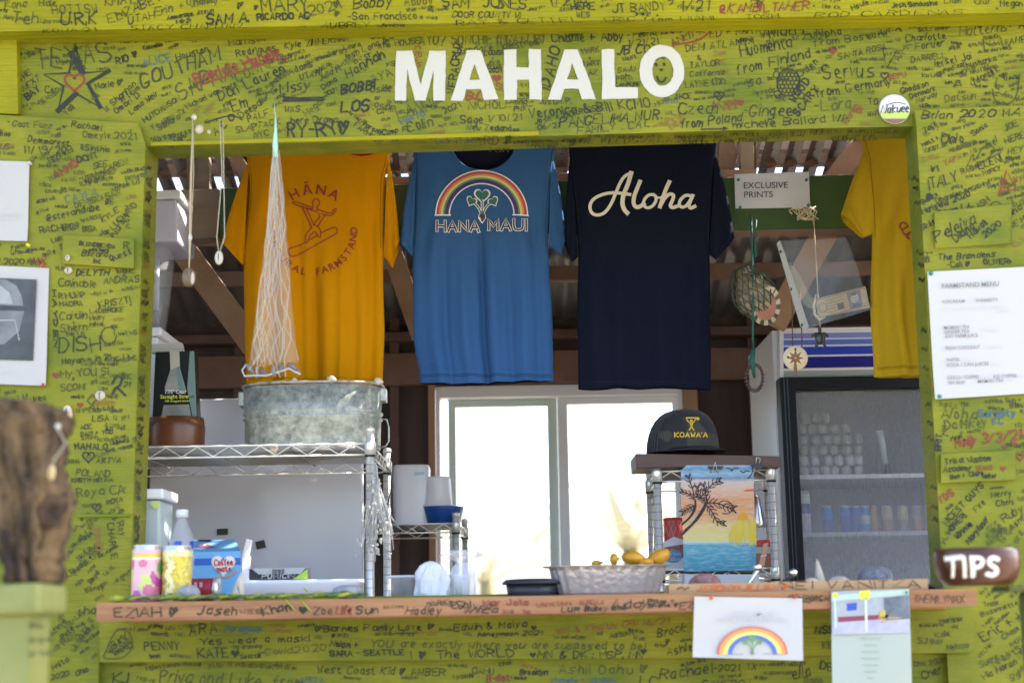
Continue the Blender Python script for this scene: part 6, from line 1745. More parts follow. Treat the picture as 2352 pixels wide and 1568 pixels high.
for i in range(22):
    a = 2 * math.pi * i / 22
    mb.ball(pt(1733 + 19 * math.cos(a), 867 + 30 * math.sin(a), YPN), 4.4 * k, mat('dark_bead', (.06, .03, .025), .25), 10)
mb.build('beads', t2)
# twine bundle and turtle
t = thing('turtle_pendant', 'small dark carved turtle hanging on knotted pale twine', 'pendant', pt(1880, 480, YPN + .1))
YK = 4.80
mb = MB()
rr = random.Random(3)
pts = []
for i in range(46):
    a = i * .83
    pts.append(pt(1850 + (26 + 8 * math.sin(i * .7)) * math.cos(a) * (.5 + .5 * math.sin(i * 1.3) ** 2), 490 + 15 * math.sin(a * 1.3) + rr.uniform(-3, 3), YK + .012 * math.sin(i)))
mb.tube(pts, .0022, TWINE, 6)
mb.tube([pt(1820, 492, YK), pt(1812, 484, YK), pt(1822, 478, YK), pt(1845, 486, YK), pt(1842, 505, YK)], .0022, TWINE, 6)
mb.tube([pt(1865, 490, YK), pt(1870, 520, YK), pt(1874, 600, YK - .03), pt(1880, 690, YK - .06), pt(1884, 755, YK - .06)], .002, TWINE, 6); mb.tube([pt(1868, 490, YK), pt(1872, 560, YK - .02), pt(1877, 640, YK - .05), pt(1879, 700, YK - .06)], .0018, TWINE, 6)
mb.build('twine', t)
hk = []
for i in range(15):
    a = R(20 - 215 * i / 14)
    hk.append(pt(1886 + 18 * math.cos(a) - 2, 705 + 27 * math.sin(a) * -1 + 0, YK - .062))
mb = MB(); mb.tube([pt(1874, 676, YK - .06)] + [pt(1869, 700, YK - .062), pt(1872, 722, YK - .062), pt(1882, 734, YK - .062), pt(1893, 728, YK - .062), pt(1899, 712, YK - .062)], [.002, .004, .005, .005, .004, .002], mat('bone_hook', (.62, .54, .38), .4), 8); mb.build('hook', t)
c = pt(1884, 776, YK - .06)
TURT = mat('dark_horn', (.03, .028, .03), .3)
mb = MB()
mb.ball(c, (12 * k, 6 * k, 15 * k), TURT, 16); mb.ball(c + Vector((0, 0, 19 * k)), (4.5 * k, 4 * k, 7 * k), TURT, 10)
for sx_, sz, rot in ((-13, 8, 55), (13, 8, -55), (-8, -14, 25), (8, -14, -25)):
    mb.ball(c + Vector((sx_ * k, 0, sz * k)), 1.0, TURT, 10, mtx=Matrix.Rotation(R(rot), 3, 'Y') @ Matrix.Diagonal(Vector((4 * k, 2.5 * k, 9 * k))))
mb.build('turtle', t)
# wooden medallion
t = thing('wood_medallion', 'pale round wood disc with a brown sun hanging on brown cords', 'pendant', pt(1827, 640, YPN))
mb = MB(); BRC = mat('brown_cord', (.14, .05, .03), .7)
mb.tube([pt(1818, 648, YPN), pt(1820, 720, YPN), pt(1820, 800, YPN)], .002, BRC, 6); mb.tube([pt(1836, 660, YPN), pt(1841, 740, YPN), pt(1842, 802, YPN)], .002, BRC, 6); mb.build('cord', t)
c = pt(1827, 822, YPN - .004)
mb = MB(); mb.lathe([(28 * k, -.003), (28.5 * k, 0), (28 * k, .003)], c, mat('maple', (.72, .58, .36), .5, col2=(.78, .66, .46), scale=8), 40, mtx=Matrix.Rotation(R(90), 4, 'X'))
P = yplane(YPN - .0075)
mb.sheet([P(1827 + (20 if i % 2 == 0 else 9) * math.cos(R(i * 22.5 - 90)), 822 + (20 if i % 2 == 0 else 9) * math.sin(R(i * 22.5 - 90))) for i in range(16)], mat('burnt_wood', (.26, .10, .04), .6))
for u, v in ((1827, 802), (1810, 820)):
    mb.sheet([P(u + 3 * math.cos(i), v + 3 * math.sin(i), .0006) for i in range(6)], INK)
mb.sheet([P(1827 + 2 * math.cos(i), 822 + 2 * math.sin(i), .0012) for i in range(6)], SHELL)
mb.build('disc', t, solid=False)
mb = MB(); mb.tube([pt(1826, 834, YPN - .009), pt(1827, 846, YPN - .009), pt(1828, 858, YPN - .009)], [.003, .006, .003], mat('carved_tail', (.24, .15, .06), .6), 8); mb.tube([pt(1828, 856, YPN - .009), pt(1830, 862, YPN - .009)], .002, mat('carved_tail', (.24, .15, .06), .6), 6); mb.build('drop', t)
# plastic sleeve with a banknote
YV = 4.70
t = thing('plastic_sleeve', 'clear punched plastic sleeve hanging tilted with a banknote inside', 'sleeve', pt(1890, 640, YV))
SLV = mat('clear_film', (.50, .53, .55), .12, transp=.80, spec=.8); EDGE = mat('white_film_edge', (.34, .34, .30), .4)
mb = MB()
n = 10
g0 = [(1790, 552), (1944, 520)]; g1 = [(1852, 752), (1998, 712)]
vs = []
for j in range(n + 1):
    for i in range(n + 1):
        s, q = i / n, j / n
        u = (1790 + 154 * s) * (1 - q) + (1854 + 146 * s) * q; v = (552 - 8 * s) * (1 - q) + (754 - 42 * s) * q
        p = pt(u, v, YV); vs.append(p + Vector((0, .008 * math.sin(3 * s + 2 * q) + .004 * math.sin(9 * s * q + 2), 0)))
mb.add(vs, [(j * (n + 1) + i, j * (n + 1) + i + 1, (j + 1) * (n + 1) + i + 1, (j + 1) * (n + 1) + i) for j in range(n) for i in range(n)], SLV, True)
mb.build('film', t, solid=False)
mb = MB(); hol = [[(a + 3 * math.cos(x_), b + 4 * math.sin(x_)) for x_ in [i * 1.05 for i in range(6)]] for a, b in ((1793, 578), (1817, 664), (1842, 746))]
mb.slab([(1784, 560), (1791, 552), (1798, 568), (1858, 750), (1846, 757), (1838, 748)], YV - .006, .0012, EDGE, holes=hol[1:2])
for h in hol[::2]:
    mb.sheet([pt(u, v, YV - .0068) for u, v in h], BLACK)
mb.build('punched_edge', t, solid=False)
NOTE = mat('banknote', (.40, .29, .13), .6, col2=(.48, .36, .19), scale=40); NOTEP = mat('banknote_purple', (.16, .11, .15), .6, col2=(.22, .17, .21), scale=50); NOTED = mat('banknote_ink', (.08, .065, .04), .6)
t2 = thing('banknote', 'worn tan banknote with a portrait inside the plastic sleeve', 'banknote', pt(1930, 700, YV + .02))
mb = MB()
mb.slab([(1872, 720 - 33), (1988, 657), (1998, 706), (1880, 740 - 10)], YV + .022, .0008, NOTE)
P = yplane(YV + .022)
q = lambda L, m, l: mb.sheet([P(u, v, l) for u, v in L], m)
nb = lambda s, r: (1872 + 116 * s + 9 * r, 687 - 30 * s + 46 * r)
line(mb, [nb(.02, .06), nb(.98, .06), nb(.98, .94), nb(.02, .94)], 1.6, P, NOTED, closed=True)
q([nb(.62, .10), nb(.88, .10), nb(.88, .90), nb(.62, .90)], NOTEP, .001)
q([(nb(.75, .45)[0] + 9 * math.cos(i * .6), nb(.75, .42)[1] + 12 * math.sin(i * .6)) for i in range(10)], mat('portrait_tone', (.46, .40, .33), .6), .0016); q([nb(.66, .9), nb(.70, .70), nb(.80, .70), nb(.86, .9)], NOTED, .0018); q([nb(.70, .20), nb(.75, .14), nb(.80, .20), nb(.80, .30), nb(.70, .30)], NOTED, .0019)
line(mb, [nb(.70, .42), nb(.73, .42)], 1.4, P, NOTED, lift=.0022); line(mb, [nb(.77, .42), nb(.80, .42)], 1.4, P, NOTED, lift=.0022); line(mb, [nb(.73, .58), nb(.78, .58)], 1.4, P, NOTED, lift=.0022)
for i in range(5):
    line(mb, [nb(.18, .2 + i * .15), nb(.55, .2 + i * .15)], 1.0, P, NOTED)
q([nb(.40, .5), nb(.52, .5), nb(.52, .78), nb(.40, .78)], NOTED, .0012)
line(mb, [(nb(.12, .5)[0] + 9 * math.cos(i * .5), nb(.12, .5)[1] + 11 * math.sin(i * .5)) for i in range(14)], 1.4, P, NOTED)
mb.build('note', t2, solid=False)
mb = MB(); mb.sheet([pt(u, v, YV + .018) for u, v in [(1810, 608), (1824, 612), (1846, 650), (1868, 690), (1880, 700), (1872, 712), (1846, 700), (1822, 664)]], mat('yellow_reflection_film', (.50, .52, .22), .2, transp=.72)); mb.build('painted_reflection', t, solid=False)  # yellow-green reflection on the sleeve, painted as a thin tinted sheet

# ================================================================== FRIDGE
YR = 5.30
WHM = mat('white_enamel', (.70, .70, .73), .3)
fr_ = thing('drinks_fridge', 'tall white drinks fridge with blue striped header and misted glass door', 'fridge', (pt(1990, 1100, YR).x, YR, .03))
f = lambda u, v, dy=0: pt(u, v, YR + dy)
sl_ = lambda L: L
xR = 2215
mb = MB()
xl, xr = pt(1791, 800, YR).x, pt(xR, 800, YR).x
zt_ = zat(1900, 750, YR)
mb.box((xl - .016, YR + .06, .03), (xl + .02, YR + .62, zt_), WHM); mb.box((xr - .02, YR + .06, .03), (xr + .016, YR + .62, zt_), WHM); mb.box((xl + .02, YR + .56, .03), (xr - .02, YR + .62, zt_), mat('fridge_liner', (.42, .42, .45), .5)); mb.box((xl + .02, YR + .06, zt_ - .04), (xr - .02, YR + .56, zt_), WHM); mb.box((xl + .02, YR + .06, .03), (xr - .02, YR + .56, .35), WHM)
mb.build('cabinet', fr_, bevel=.004)
BL = [mat('header_blue_%s' % n, c_, .3) for n, c_ in (('pale', (.20, .24, .55)), ('mid', (.10, .16, .52)), ('royal', (.02, .05, .42)), ('deep', (.006, .008, .20)))]; WL = mat('header_white_line', (.62, .66, .85), .3)
mb = MB()
g = lambda u, v: v - (u - 1791) * .0166
mb.slab([(1791, 754), (xR, g(xR, 754)), (xR, g(xR, 870)), (1791, 870)], YR, .058, WHM)
P = yplane(YR)
q = lambda v0, v1, m, l=.0012: mb.sheet([P(1800, v0, l), P(2200, g(2200, v0), l), P(2200, g(2200, v1), l), P(1800, v1, l)], m)
q(766, 778, BL[0]); q(778, 781, WL); q(781, 793, BL[1]); q(793, 797, WL); q(797, 816, BL[2]); q(816, 820, WL); q(820, 846, BL[3])
q(852, 866, mat('grey_strip', (.30, .33, .32), .5))
mb.build('header_panel', fr_, solid=False)
DOORM = mat('door_rubber', (.004, .006, .010), .5, spec=.25)
mb = MB()
zb = .36
zt2_ = zat(1800, 869, YR)
zg1 = zat(1830, 897, YR)
dl = pt(1794, 1000, YR).x
gl = pt(1829, 1000, YR).x
mb.box((dl, YR - .03, zb), (gl, YR + .055, zt2_), DOORM); mb.box((gl, YR - .03, zg1), (xr - .06, YR + .055, zt2_), DOORM); mb.box((xr - .06, YR - .03, zb), (xr, YR + .055, zt2_), DOORM); mb.box((gl, YR - .03, zb), (xr - .06, YR + .055, zb + .06), DOORM)
for dx in (.012, .024):
    mb.box((dl + dx, YR - .034, zb), (dl + dx + .004, YR - .0305, zt2_), mat('door_groove', (.03, .045, .06), .3))
door = mb.build('door', fr_, bevel=.002)
MIST = bpy.data.materials.new('misted_glass'); MIST.use_nodes = True
_t = MIST.node_tree; _b = _t.nodes['Principled BSDF']; _b.inputs['Base Color'].default_value = (.40, .42, .46, 1); _b.inputs['Roughness'].default_value = .35
_tr = _t.nodes.new('ShaderNodeBsdfTransparent'); _mx = _t.nodes.new('ShaderNodeMixShader'); _tc = _t.nodes.new('ShaderNodeTexCoord'); _mp = _t.nodes.new('ShaderNodeMapping'); _mp.inputs['Scale'].default_value = (110, 110, 16)
_n = _t.nodes.new('ShaderNodeTexNoise'); _n.inputs['Scale'].default_value = 3; _n.inputs['Detail'].default_value = 6; _mr = _t.nodes.new('ShaderNodeMapRange'); _mr.inputs[1].default_value = .3; _mr.inputs[2].default_value = .75; _mr.inputs[3].default_value = .12; _mr.inputs[4].default_value = .32
_sz = _t.nodes.new('ShaderNodeSeparateXYZ'); _t.links.new(_tc.outputs['Object'], _sz.inputs[0]); _g1 = _t.nodes.new('ShaderNodeMapRange'); _g1.inputs[1].default_value = 1.05; _g1.inputs[2].default_value = 1.45; _g1.inputs[3].default_value = .30; _g1.inputs[4].default_value = 0.0; _t.links.new(_sz.outputs['Z'], _g1.inputs[0]); _ad = _t.nodes.new('ShaderNodeMath'); _ad.operation = 'ADD'
_t.links.new(_tc.outputs['Object'], _mp.inputs[0]); _t.links.new(_mp.outputs[0], _n.inputs['Vector']); _t.links.new(_n.outputs['Fac'], _mr.inputs[0]); _t.links.new(_mr.outputs[0], _ad.inputs[0]); _t.links.new(_g1.outputs[0], _ad.inputs[1]); _t.links.new(_ad.outputs[0], _mx.inputs[0]); _t.links.new(_tr.outputs[0], _mx.inputs[1]); _t.links.new(_b.outputs[0], _mx.inputs[2]); _t.links.new(_mx.outputs[0], _t.nodes['Material Output'].inputs[0])
mb = MB(); mb.box((gl + .001, YR + .01, zb + .061), (xr - .061, YR + .016, zg1 - .001), MIST); mb.build('glass', door)
SHF = mat('fridge_shelf', (.75, .78, .82), .4)
shz = []
for v in (1089, 1221):
    z = zat(1900, v + 1, YR + .1); shz.append(z)
    mb = MB(); mb.box((xl + .022, YR + .09, z - .016), (xr - .022, YR + .55, z), SHF); mb.build('shelf', fr_, bevel=.003)
def fcan(u, v0, wpx, z, cols, label, name='drink_can', cat='drink can', dy=.16, group='cans in the fridge'):
    y = YR + dy
    c = Vector((pt(u, v0, y).x, y, z + .001)); H = zat(u, v0, y) - z; r = wpx / 2 * mp(y)
    t = thing(name, label, cat, c, group)
    mb = MB()
    z0 = 0
    for i, m_ in enumerate(cols):
        a, b = i / len(cols), (i + 1) / len(cols)
        mb.lathe([(r, H * (a * .92)), (r, H * (b * .92))], c, m_, 20, cap=False)
    mb.build('body', t, solid=False)
    mb = MB(); mb.lathe([(r, H * .92), (r * .86, H * .99), (r * .8, H)], c, SILV if name == 'drink_can' else FROST, 20); mb.build('lid', t)
CB = mat('can_blue', (.005, .20, .80), .3); CB2 = mat('can_dark_blue', (.005, .10, .55), .3); CG = mat('can_gold', (.60, .32, .04), .3); CP = mat('can_salmon', (.52, .22, .17), .3); CY_ = mat('can_pale_yellow', (.60, .56, .30), .3); CGR = mat('can_grey', (.35, .33, .34), .3); CW = mat('can_white', (.72, .76, .80), .3)
fcan(1846, 1128, 26, shz[1], [CW, CW, BLUEP, CW], 'white bottle with a blue band at the left of the middle fridge shelf', 'fridge_bottle', 'bottle')
for u, cols, lb in ((1899, [CB2, CB], 'bright blue can alone on the middle fridge shelf'), (1940, [CB2, CB2, CB], 'left can of the dark blue pair on the fridge shelf'), (1962, [CB2], 'right can of the dark blue pair on the fridge shelf'), (1985, [CB, CW, CB], 'blue and white can right of the dark blue pair'), (2006, [CG], 'golden can beside the blue and white can'), (2036, [CP, CY_], 'salmon and yellow can in the fridge'), (2072, [CGR, CY_], 'grey and yellow can in the fridge'), (2105, [CP, CGR], 'dull salmon can at the right of the fridge shelf'), (2010 + 125, [CGR], 'grey can near the jamb in the fridge')):
    fcan(u, 1161, 24 if u != 2006 else 14, shz[1], cols, lb)
CUP = mat('pale_cup', (.34, .34, .27), .5); CUPW = mat('white_cup', (.60, .60, .58), .5)
n_ = 0
rowsn = ['bottom', 'second', 'third', 'fourth', 'fifth']
for j in range(6):
    for i in range(6):
        y = YR + .2
        if (i, j) in ((5, 5), (4, 5), (5, 4), (3, 5)): continue
        c = Vector((pt(1844 + i * 25.5 + (j % 2) * 6 + [2, -3, 3, -2, 1][(i * 2 + j) % 5], 1080, y).x, y + (i % 2) * .01, shz[0] + .002 + j * .040))
        t = MB(); k = mp(y)
        t.lathe([(.012, 0), (.017, .008), (.0175, .028), (.010, .039)], c, CUPW if j < 2 else CUP, 18)
        t.build('small_jar', label='pale little jar in the stacked block on the upper fridge shelf', cat='jar', group='jars stacked in the fridge')
c = Vector((pt(2036, 1060, YR + .2).x, YR + .2, shz[0] + .045))
mb = MB(); mb.tube([c + Vector((-.004, 0, .0)), c + Vector((-.012, 0, .08)), c + Vector((-.02, 0, .125))], [.010, .013, .014], mat('pale_bottle', (.55, .65, .68), .3), 12); mb.lathe([(.012, -.044), (.013, 0)], c, mat('dark_base', (.05, .05, .06), .4), 14); mb.build('slim_bottle', label='slim pale bottle leaning on the upper fridge shelf', cat='bottle')

# ================================================================== WIRE SHELVING
def rack(name, label, FL_, RL, FRt, RR_, tops, r=.0125, nwire=24, zlow=.03, ptop=None, rungs=True):
    """posts at four corners (x, y); tops = shelf heights"""
    t = thing(name, label, 'shelving', ((FL_.x + FRt.x) / 2, FL_.y, .03))
    t['_o'] = tuple(t.location)
    zp = ptop
    for p in (FL_, RL, FRt, RR_):
        mb = MB()
        mb.tube([(p.x, p.y, zlow), (p.x, p.y, zp)], r, CHROME, 14)
        z = zlow + .05
        while z < zp - .02:
            mb.lathe([(r * 1.05, -.0012), (r * .94, 0), (r * 1.05, .0012)], (p.x, p.y, z), mat('post_groove', (.12, .12, .12), .4, .8), 14, cap=False); z += .0254
        mb.lathe([(r * 1.1, 0), (r * 1.1, .012), (r * .6, .016)], (p.x, p.y, zp), CHROME, 14)
        for z in tops:
            mb.lathe([(r * 1.25, -.034), (r * 1.35, 0), (r * 1.2, .004)], (p.x, p.y, z), CHROME, 14); mb.lathe([(r * 1.2, -.040), (r * 1.3, -.034)], (p.x, p.y, z), BLACK, 14)
        mb.build('post', t)
    for z in tops:
        mb = MB()
        for a, b in ((FL_, FRt), (RL, RR_), (FL_, RL), (FRt, RR_)):
            A, B = Vector((a.x, a.y, z)), Vector((b.x, b.y, z))
            mb.tube([A, B], .0032, CHROME, 6); mb.tube([A + Vector((0, 0, -.033)), B + Vector((0, 0, -.033))], .0032, CHROME, 6)
            n = max(3, int((B - A).length / .045))
            mb.tube([A.lerp(B, i / n) + Vector((0, 0, -.002 if i % 2 else -.031)) for i in range(n + 1)], .002, CHROME, 5)
        for i in range(1, nwire):
            s = i / nwire
            mb.tube([FL_.lerp(RL, s).to_3d() if False else Vector((FL_.x + (RL.x - FL_.x) * s, FL_.y + (RL.y - FL_.y) * s, z - .003)), Vector((FRt.x + (RR_.x - FRt.x) * s, FRt.y + (RR_.y - FRt.y) * s, z - .003))], .0014, WIRE, 5)
        nb_ = max(2, int(abs(FRt.x - FL_.x) / .22))
        for i in range(1, nb_):
            s = i / nb_
            mb.tube([Vector((FL_.x + (FRt.x - FL_.x) * s, FL_.y, z - .007)), Vector((RL.x + (RR_.x - RL.x) * s, RL.y, z - .007))], .0024, WIRE, 6)
        mb.build('shelf', t)
    return t
zs = zat(850, 1018, 4.33)
A_ = pt(850, 1100, 4.33); B_ = pt(889, 1100, 4.90)
L_ = Vector((-1.62, 4.33, 0)); L2 = Vector((L_.x, 4.90, 0))
z2_ = .75
rack('wire_rack', 'chrome wire rack at the left carrying the galvanised tub', Vector((L_.x, 4.33, 0)), Vector((L_.x, 4.90, 0)), Vector((A_.x, 4.33, 0)), Vector((B_.x, 4.90, 0)), [zs, .62], ptop=zat(850, 993, 4.33), nwire=26)
# galvanised tub
GALV = galvanised('galvanised_steel')
y = 4.56
k = mp(y)
c = Vector((pt(719, 1000, y).x, y, zs + .004))
zr = zat(719, 873, y - .13)
H = zr - c.z
t = thing('galvanised_tub', 'mottled galvanised steel tub on top of the wire rack', 'tub', c)
hx = 160 * k; hy = .125
sec = lambda s, z, p=2.6: rrect(c.x, c.y, hx * s, hy * s, z, 0, 72, p)
mb = MB()
mb.loft([sec(.955, c.z), sec(.96, c.z + .004), sec(.968, c.z + H * .45), sec(.992, c.z + H * .47), sec(.992, c.z + H * .49), sec(.968, c.z + H * .51), sec(.968, c.z + H * .53), sec(.995, c.z + H * .55), sec(.995, c.z + H * .57), sec(.972, c.z + H * .59), sec(.992, c.z + H * .95)], GALV); mb.build('body', t)
mb = MB(); mb.tube([p for p in sec(1.0, c.z + H * .985)], .0042, GALV, 8, closed=True); mb.build('rim', t)
xr_ = c.x + hx
mb = MB(); 
for z in (c.z + H * .78, c.z + H * .90):
    pass
mb.box((xr_ - .008, c.y - .03, c.z + H * .74), (xr_ + .012, c.y + .03, c.z + H * .94), GALV); mb.box((c.x - hx - .012, c.y - .03, c.z + H * .70), (c.x - hx + .008, c.y + .03, c.z + H * .92), GALV); mb.build('handle_bracket', t, bevel=.003)
mb = MB(); mb.tube([(xr_ - .004, c.y, c.z + H * .48), (xr_ + .012, c.y, c.z + H * .47), (xr_ + .018, c.y, c.z + H * .36), (xr_ + .018, c.y, c.z + H * .14), (xr_ + .008, c.y, c.z + H * .06), (xr_ - .008, c.y, c.z + H * .05)], .003, GALV, 8); mb.build('handle', t)
for u, lb in ((676, 'tiny white shell on the tub rim under the net'), (760, 'white shell lump on the middle of the tub rim'), (868, 'white shell lump at the right end of the tub rim')):
    cc = pt(u, 868, y - .115 if u < 850 else y - .06); cc.z = zr + .004
    mb = MB(); r_ = 6 if u == 676 else 10
    mb.ball(cc, (r_ * k, r_ * .7 * k, r_ * .9 * k), SHELL, 12); mb.ball(cc + Vector((r_ * .6 * k, 0, -.002)), (r_ * .7 * k, r_ * .6 * k, r_ * .6 * k), SHELL, 10)
    mb.build('sea_shell', label=lb, cat='shell')
# bits hanging under the shelf
mb = MB(); cc = pt(628, 1030, 4.36); mb.lathe([(.002, -.026), (.012, -.008), (.015, .006), (.004, .012)], cc, SHELL, 14, sy=.4); mb.build('sea_shell', label='small triangular shell hanging from the wire rack\'s front edge', cat='shell')
# wooden bowl and straw bag
b = Vector((pt(402, 1010, 4.55).x, 4.55, zs + .004)); k = mp(4.55)
H = zat(402, 955, 4.49) - b.z
mb = MB(); mb.lathe([(62 * k, 0), (67 * k, H * .2), (68 * k, H * .7), (64 * k, H), (58 * k, H * .98), (54 * k, H * .2)], b, mat('brown_wood_bowl', (.10, .035, .012), .3, col2=(.16, .06, .022), scale=8), 40, sy=.85); mb.build('wooden_bowl', label='brown turned wooden bowl on the left of the wire rack', cat='bowl')
YW = 4.55
t = thing('straw_bag', 'black and clear bag of straws with yellow lettering in the wooden bowl', 'bag', Vector((b.x, YW, b.z + H * .4)))
GB = mat('black_pouch', (.015, .018, .018), .25); GP = mat('grey_pouch_window', (.20, .20, .18), .2, col2=(.34, .34, .30), scale=14); GT = mat('teal_pouch_edge', (.16, .24, .21), .25)
f_ = [(357, 808), (446, 806), (454, 960), (350, 960)]
mb = MB(); mb.slab(f_, YW - .02, .05, GB)
P = yplane(YW - .02)
q = lambda L, m, l: mb.sheet([P(u, v, l) for u, v in L], m)
q([(390, 806), (412, 806), (414, 868), (392, 868)], mat('kraft_strip', (.42, .38, .28), .5), .001); q([(391, 850), (412, 840), (428, 898), (384, 900), (378, 890)], GP, .0013); q([(436, 806), (446, 806), (452, 958), (442, 958), (430, 892)], GT, .0015); q([(376, 930), (434, 928), (440, 958), (370, 958)], GP, .0013); q([(404, 845), (412, 842), (424, 897), (410, 897)], GT, .0016)
type_(mb, '7.75" Clear', 378, 904, 9, P, mat('pouch_white', (.7, .7, .65), .5), 1, .01, length=50); type_(mb, 'Straight Straws', 368, 915, 9, P, mat('pouch_yellow', (.62, .65, .06), .5), 1, .012, length=77); type_(mb, '100 wrapped straws', 378, 923, 5, P, mat('pouch_yellow', (.62, .65, .06), .5), 1, .01, length=56)
mb.build('pouch', t, bevel=.0)
mb = MB(); mb.slab([(346, 790), (416, 786), (420, 806), (346, 810)], YW + .031, .03, mat('cardboard', (.45, .42, .34), .7)); mb.build('card_top', t)
# storage bins stacked at the left
LAVB = mat('lavender_bin', (.50, .50, .62), .4); LIDW = mat('bin_lid', (.72, .74, .74), .4)
yb_ = 4.72
def bin_(name, label, cat, u1, v0, v1, m, lid, y=yb_, dp=.3):
    xr0, xr1 = pt(u1, v0, y).x, pt(u1 - 12, v1, y).x
    x0_ = xr0 - .42
    z1_, z0_ = zat(u1, v0, y), zat(u1, v1, y)
    t = thing(name, label, cat, Vector(((x0_ + xr0) / 2, y + .14, z0_)))
    mb = MB(); mb.add([(x0_ + .02, y + .02, z0_), (xr1, y + .02, z0_), (xr1, y + dp - .02, z0_), (x0_ + .02, y + dp - .02, z0_), (x0_, y, z1_ - .03), (xr0 - .012, y, z1_ - .03), (xr0 - .012, y + dp, z1_ - .03), (x0_, y + dp, z1_ - .03)], [(0, 3, 2, 1), (4, 5, 6, 7), (0, 1, 5, 4), (1, 2, 6, 5), (2, 3, 7, 6), (3, 0, 4, 7)], m); mb.build('tub', t, bevel=.008)
    mb = MB(); mb.box((x0_ - .01, y - .012, z1_ - .029), (xr0, y + dp + .012, z1_), lid); mb.build('lid', t, bevel=.006)
    return t, x0_, xr1, z0_, z1_
zbase = zs + .003
# column: white box, clear bag, lavender bin
t, *_q = bin_('storage_box', 'white storage box at the bottom of the stack beside the straw bag', 'box', 372, 752, 1000, WHITEPL, WHITEPL)
dz = zbase - _q[2]
for ch in t.children:
    if ch.name.startswith('tub'):
        for v_ in ch.data.vertices:
            if v_.co.z + t.location.z < _q[2] + .01: v_.co.z += dz
p = pt(365, 650, yb_ + .12)
zb1, zb2 = zat(365, 751, yb_), zat(365, 552, yb_)
t = thing('bagged_goods', 'clear bag with red and white goods squeezed between two storage boxes', 'bag', Vector((p.x - .06, yb_ + .12, zb1)))
mb = MB()
secs = []
for z_, w_ in ((zb1, .04), (zb1 + .02, .09), (zb1 + (zb2 - zb1) * .5, .105), (zb2 - .02, .115), (zb2 - .001, .11)):
    secs.append(rrect(p.x - .072, yb_ + .12, w_, .11, z_, 0, 40, 3))
mb.loft(secs, PET); mb.build('bag', t)
mb = MB(); mb.tube([(p.x - .01, yb_ + .05, zb1 + .03), (p.x - .02, yb_ + .04, zb1 + .11), (p.x - .015, yb_ + .05, zb2 - .03)], [.010, .012, .008], mat('coral_plastic', (.65, .14, .12), .4), 10); mb.tube([(p.x - .045, yb_ + .05, zb1 + .06), (p.x - .04, yb_ + .05, zb2 - .03)], [.010, .014], mat('coral_plastic', (.65, .14, .12), .4), 10); mb.tube([(p.x + .008, yb_ + .06, zb1 + .07), (p.x + .005, yb_ + .06, zb2 - .05)], .010, mat('pale_blue_plastic', (.45, .52, .66), .4), 10); mb.build('contents', t)
bin_('storage_bin', 'lavender storage bin with a pale lid at the top of the left stack', 'bin', 417, 438, 551, LAVB, LIDW)
# clear bin on the counter at the far left
yl = 4.05
t, x0_, x1_, z0_, z1_ = bin_('storage_bin', 'pale translucent bin with a white lid tucked behind the left jamb', 'bin', 378, 1122, 1368, mat('pale_bin', (.60, .68, .66), .35, transp=.2), WHITEPL, yl + .09, .16)
mb = MB(); P = on_plane(Vector((0, yl + .075, 0)), Vector((0, -1, 0))); mb.sheet([P(u, v) for u, v in heart(357, 1158, 22)], LGR); mb.build('sticker', t, plabel='lime green sticker')
# white board
YD = 5.02
WB = mat('white_board', (.52, .51, .53), .16, spec=.6)
t = thing('white_board', 'large glossy white board standing behind the wire rack', 'board', Vector((pt(600, 1300, YD).x, YD, .03)))
mb = MB(); mb.prism([Vector((pt(346, 1100, YD).x, YD, .6)), Vector((pt(837, 1100, YD).x, YD, .6)), pt(833, 906, YD), pt(346, 918, YD)], (0, .04, 0), WB); mb.build('panel', t, bevel=.01, segs=3)
mb = MB(); mb.box((pt(330, 1300, YD).x, YD - .02, .03), (pt(840, 1300, YD).x, YD + .06, .598), WHITEPL); mb.build('base', t, bevel=.01)
for L, lb in (([(498, 1214), (523, 1213), (523, 1227), (498, 1228)], 'dark brown rectangular magnet on the white board'), ([(586, 1244), (606, 1239), (611, 1256), (590, 1261)], 'tilted black square magnet on the white board')):
    mb = MB(); mb.slab(L, YD - .006, .005, mat('dark_magnet', (.03, .024, .016), .5)); mb.build('magnet', label=lb, cat='magnet')
# shell tassel on the post
t = thing('shell_tassel', 'white shell and cord tassel hanging on the wire rack post', 'tassel', pt(862, 1066, 4.30))
rr = random.Random(14)
mb = MB()
WT = mat('white_cord', (.62, .61, .57), .6, transp=.25); WS = mat('tassel_shell', (.56, .52, .40), .4)
for i in range(38):
    u1, v1 = 862 + max(-42, min(42, rr.gauss(0, 24))), rr.uniform(1190, 1290)
    y_ = 4.29 + rr.uniform(-.03, .02)
    pts = [pt(862 + rr.uniform(-5, 5), 1062 + rr.uniform(0, 20), 4.30), pt(862 + (u1 - 862) * .25 + rr.uniform(-4, 4), 1120, y_), pt(862 + (u1 - 862) * .7 + rr.uniform(-5, 5), 1180, y_), pt(u1, v1, y_)]
    mb.tube(pts, .0016, WT, 5)
mb.build('cords', t)
mb = MB()
for i in range(80):
    q_ = rr.random() ** .6
    u_, v_ = 862 + (7 + 22 * q_) * max(-1.6, min(1.6, rr.gauss(0, .8))), 1075 + 200 * q_ + rr.uniform(-8, 8)
    mb.ball(pt(u_, v_, 4.285 + rr.uniform(-.035, .0)), (rr.uniform(.002, .005), .003, rr.uniform(.003, .008)), WS if rr.random() < .6 else WT, 8)
mb.build('shells', t)
mb = MB(); mb.tube([pt(885, 1100 - 30, 4.88), pt(899, 1085, 4.86), pt(897, 1130, 4.86), pt(890, 1160, 4.86)], .002, BLACK, 6); mb.build('loose_wire', label='thin dark cord looping off the rear rack post', cat='wire')
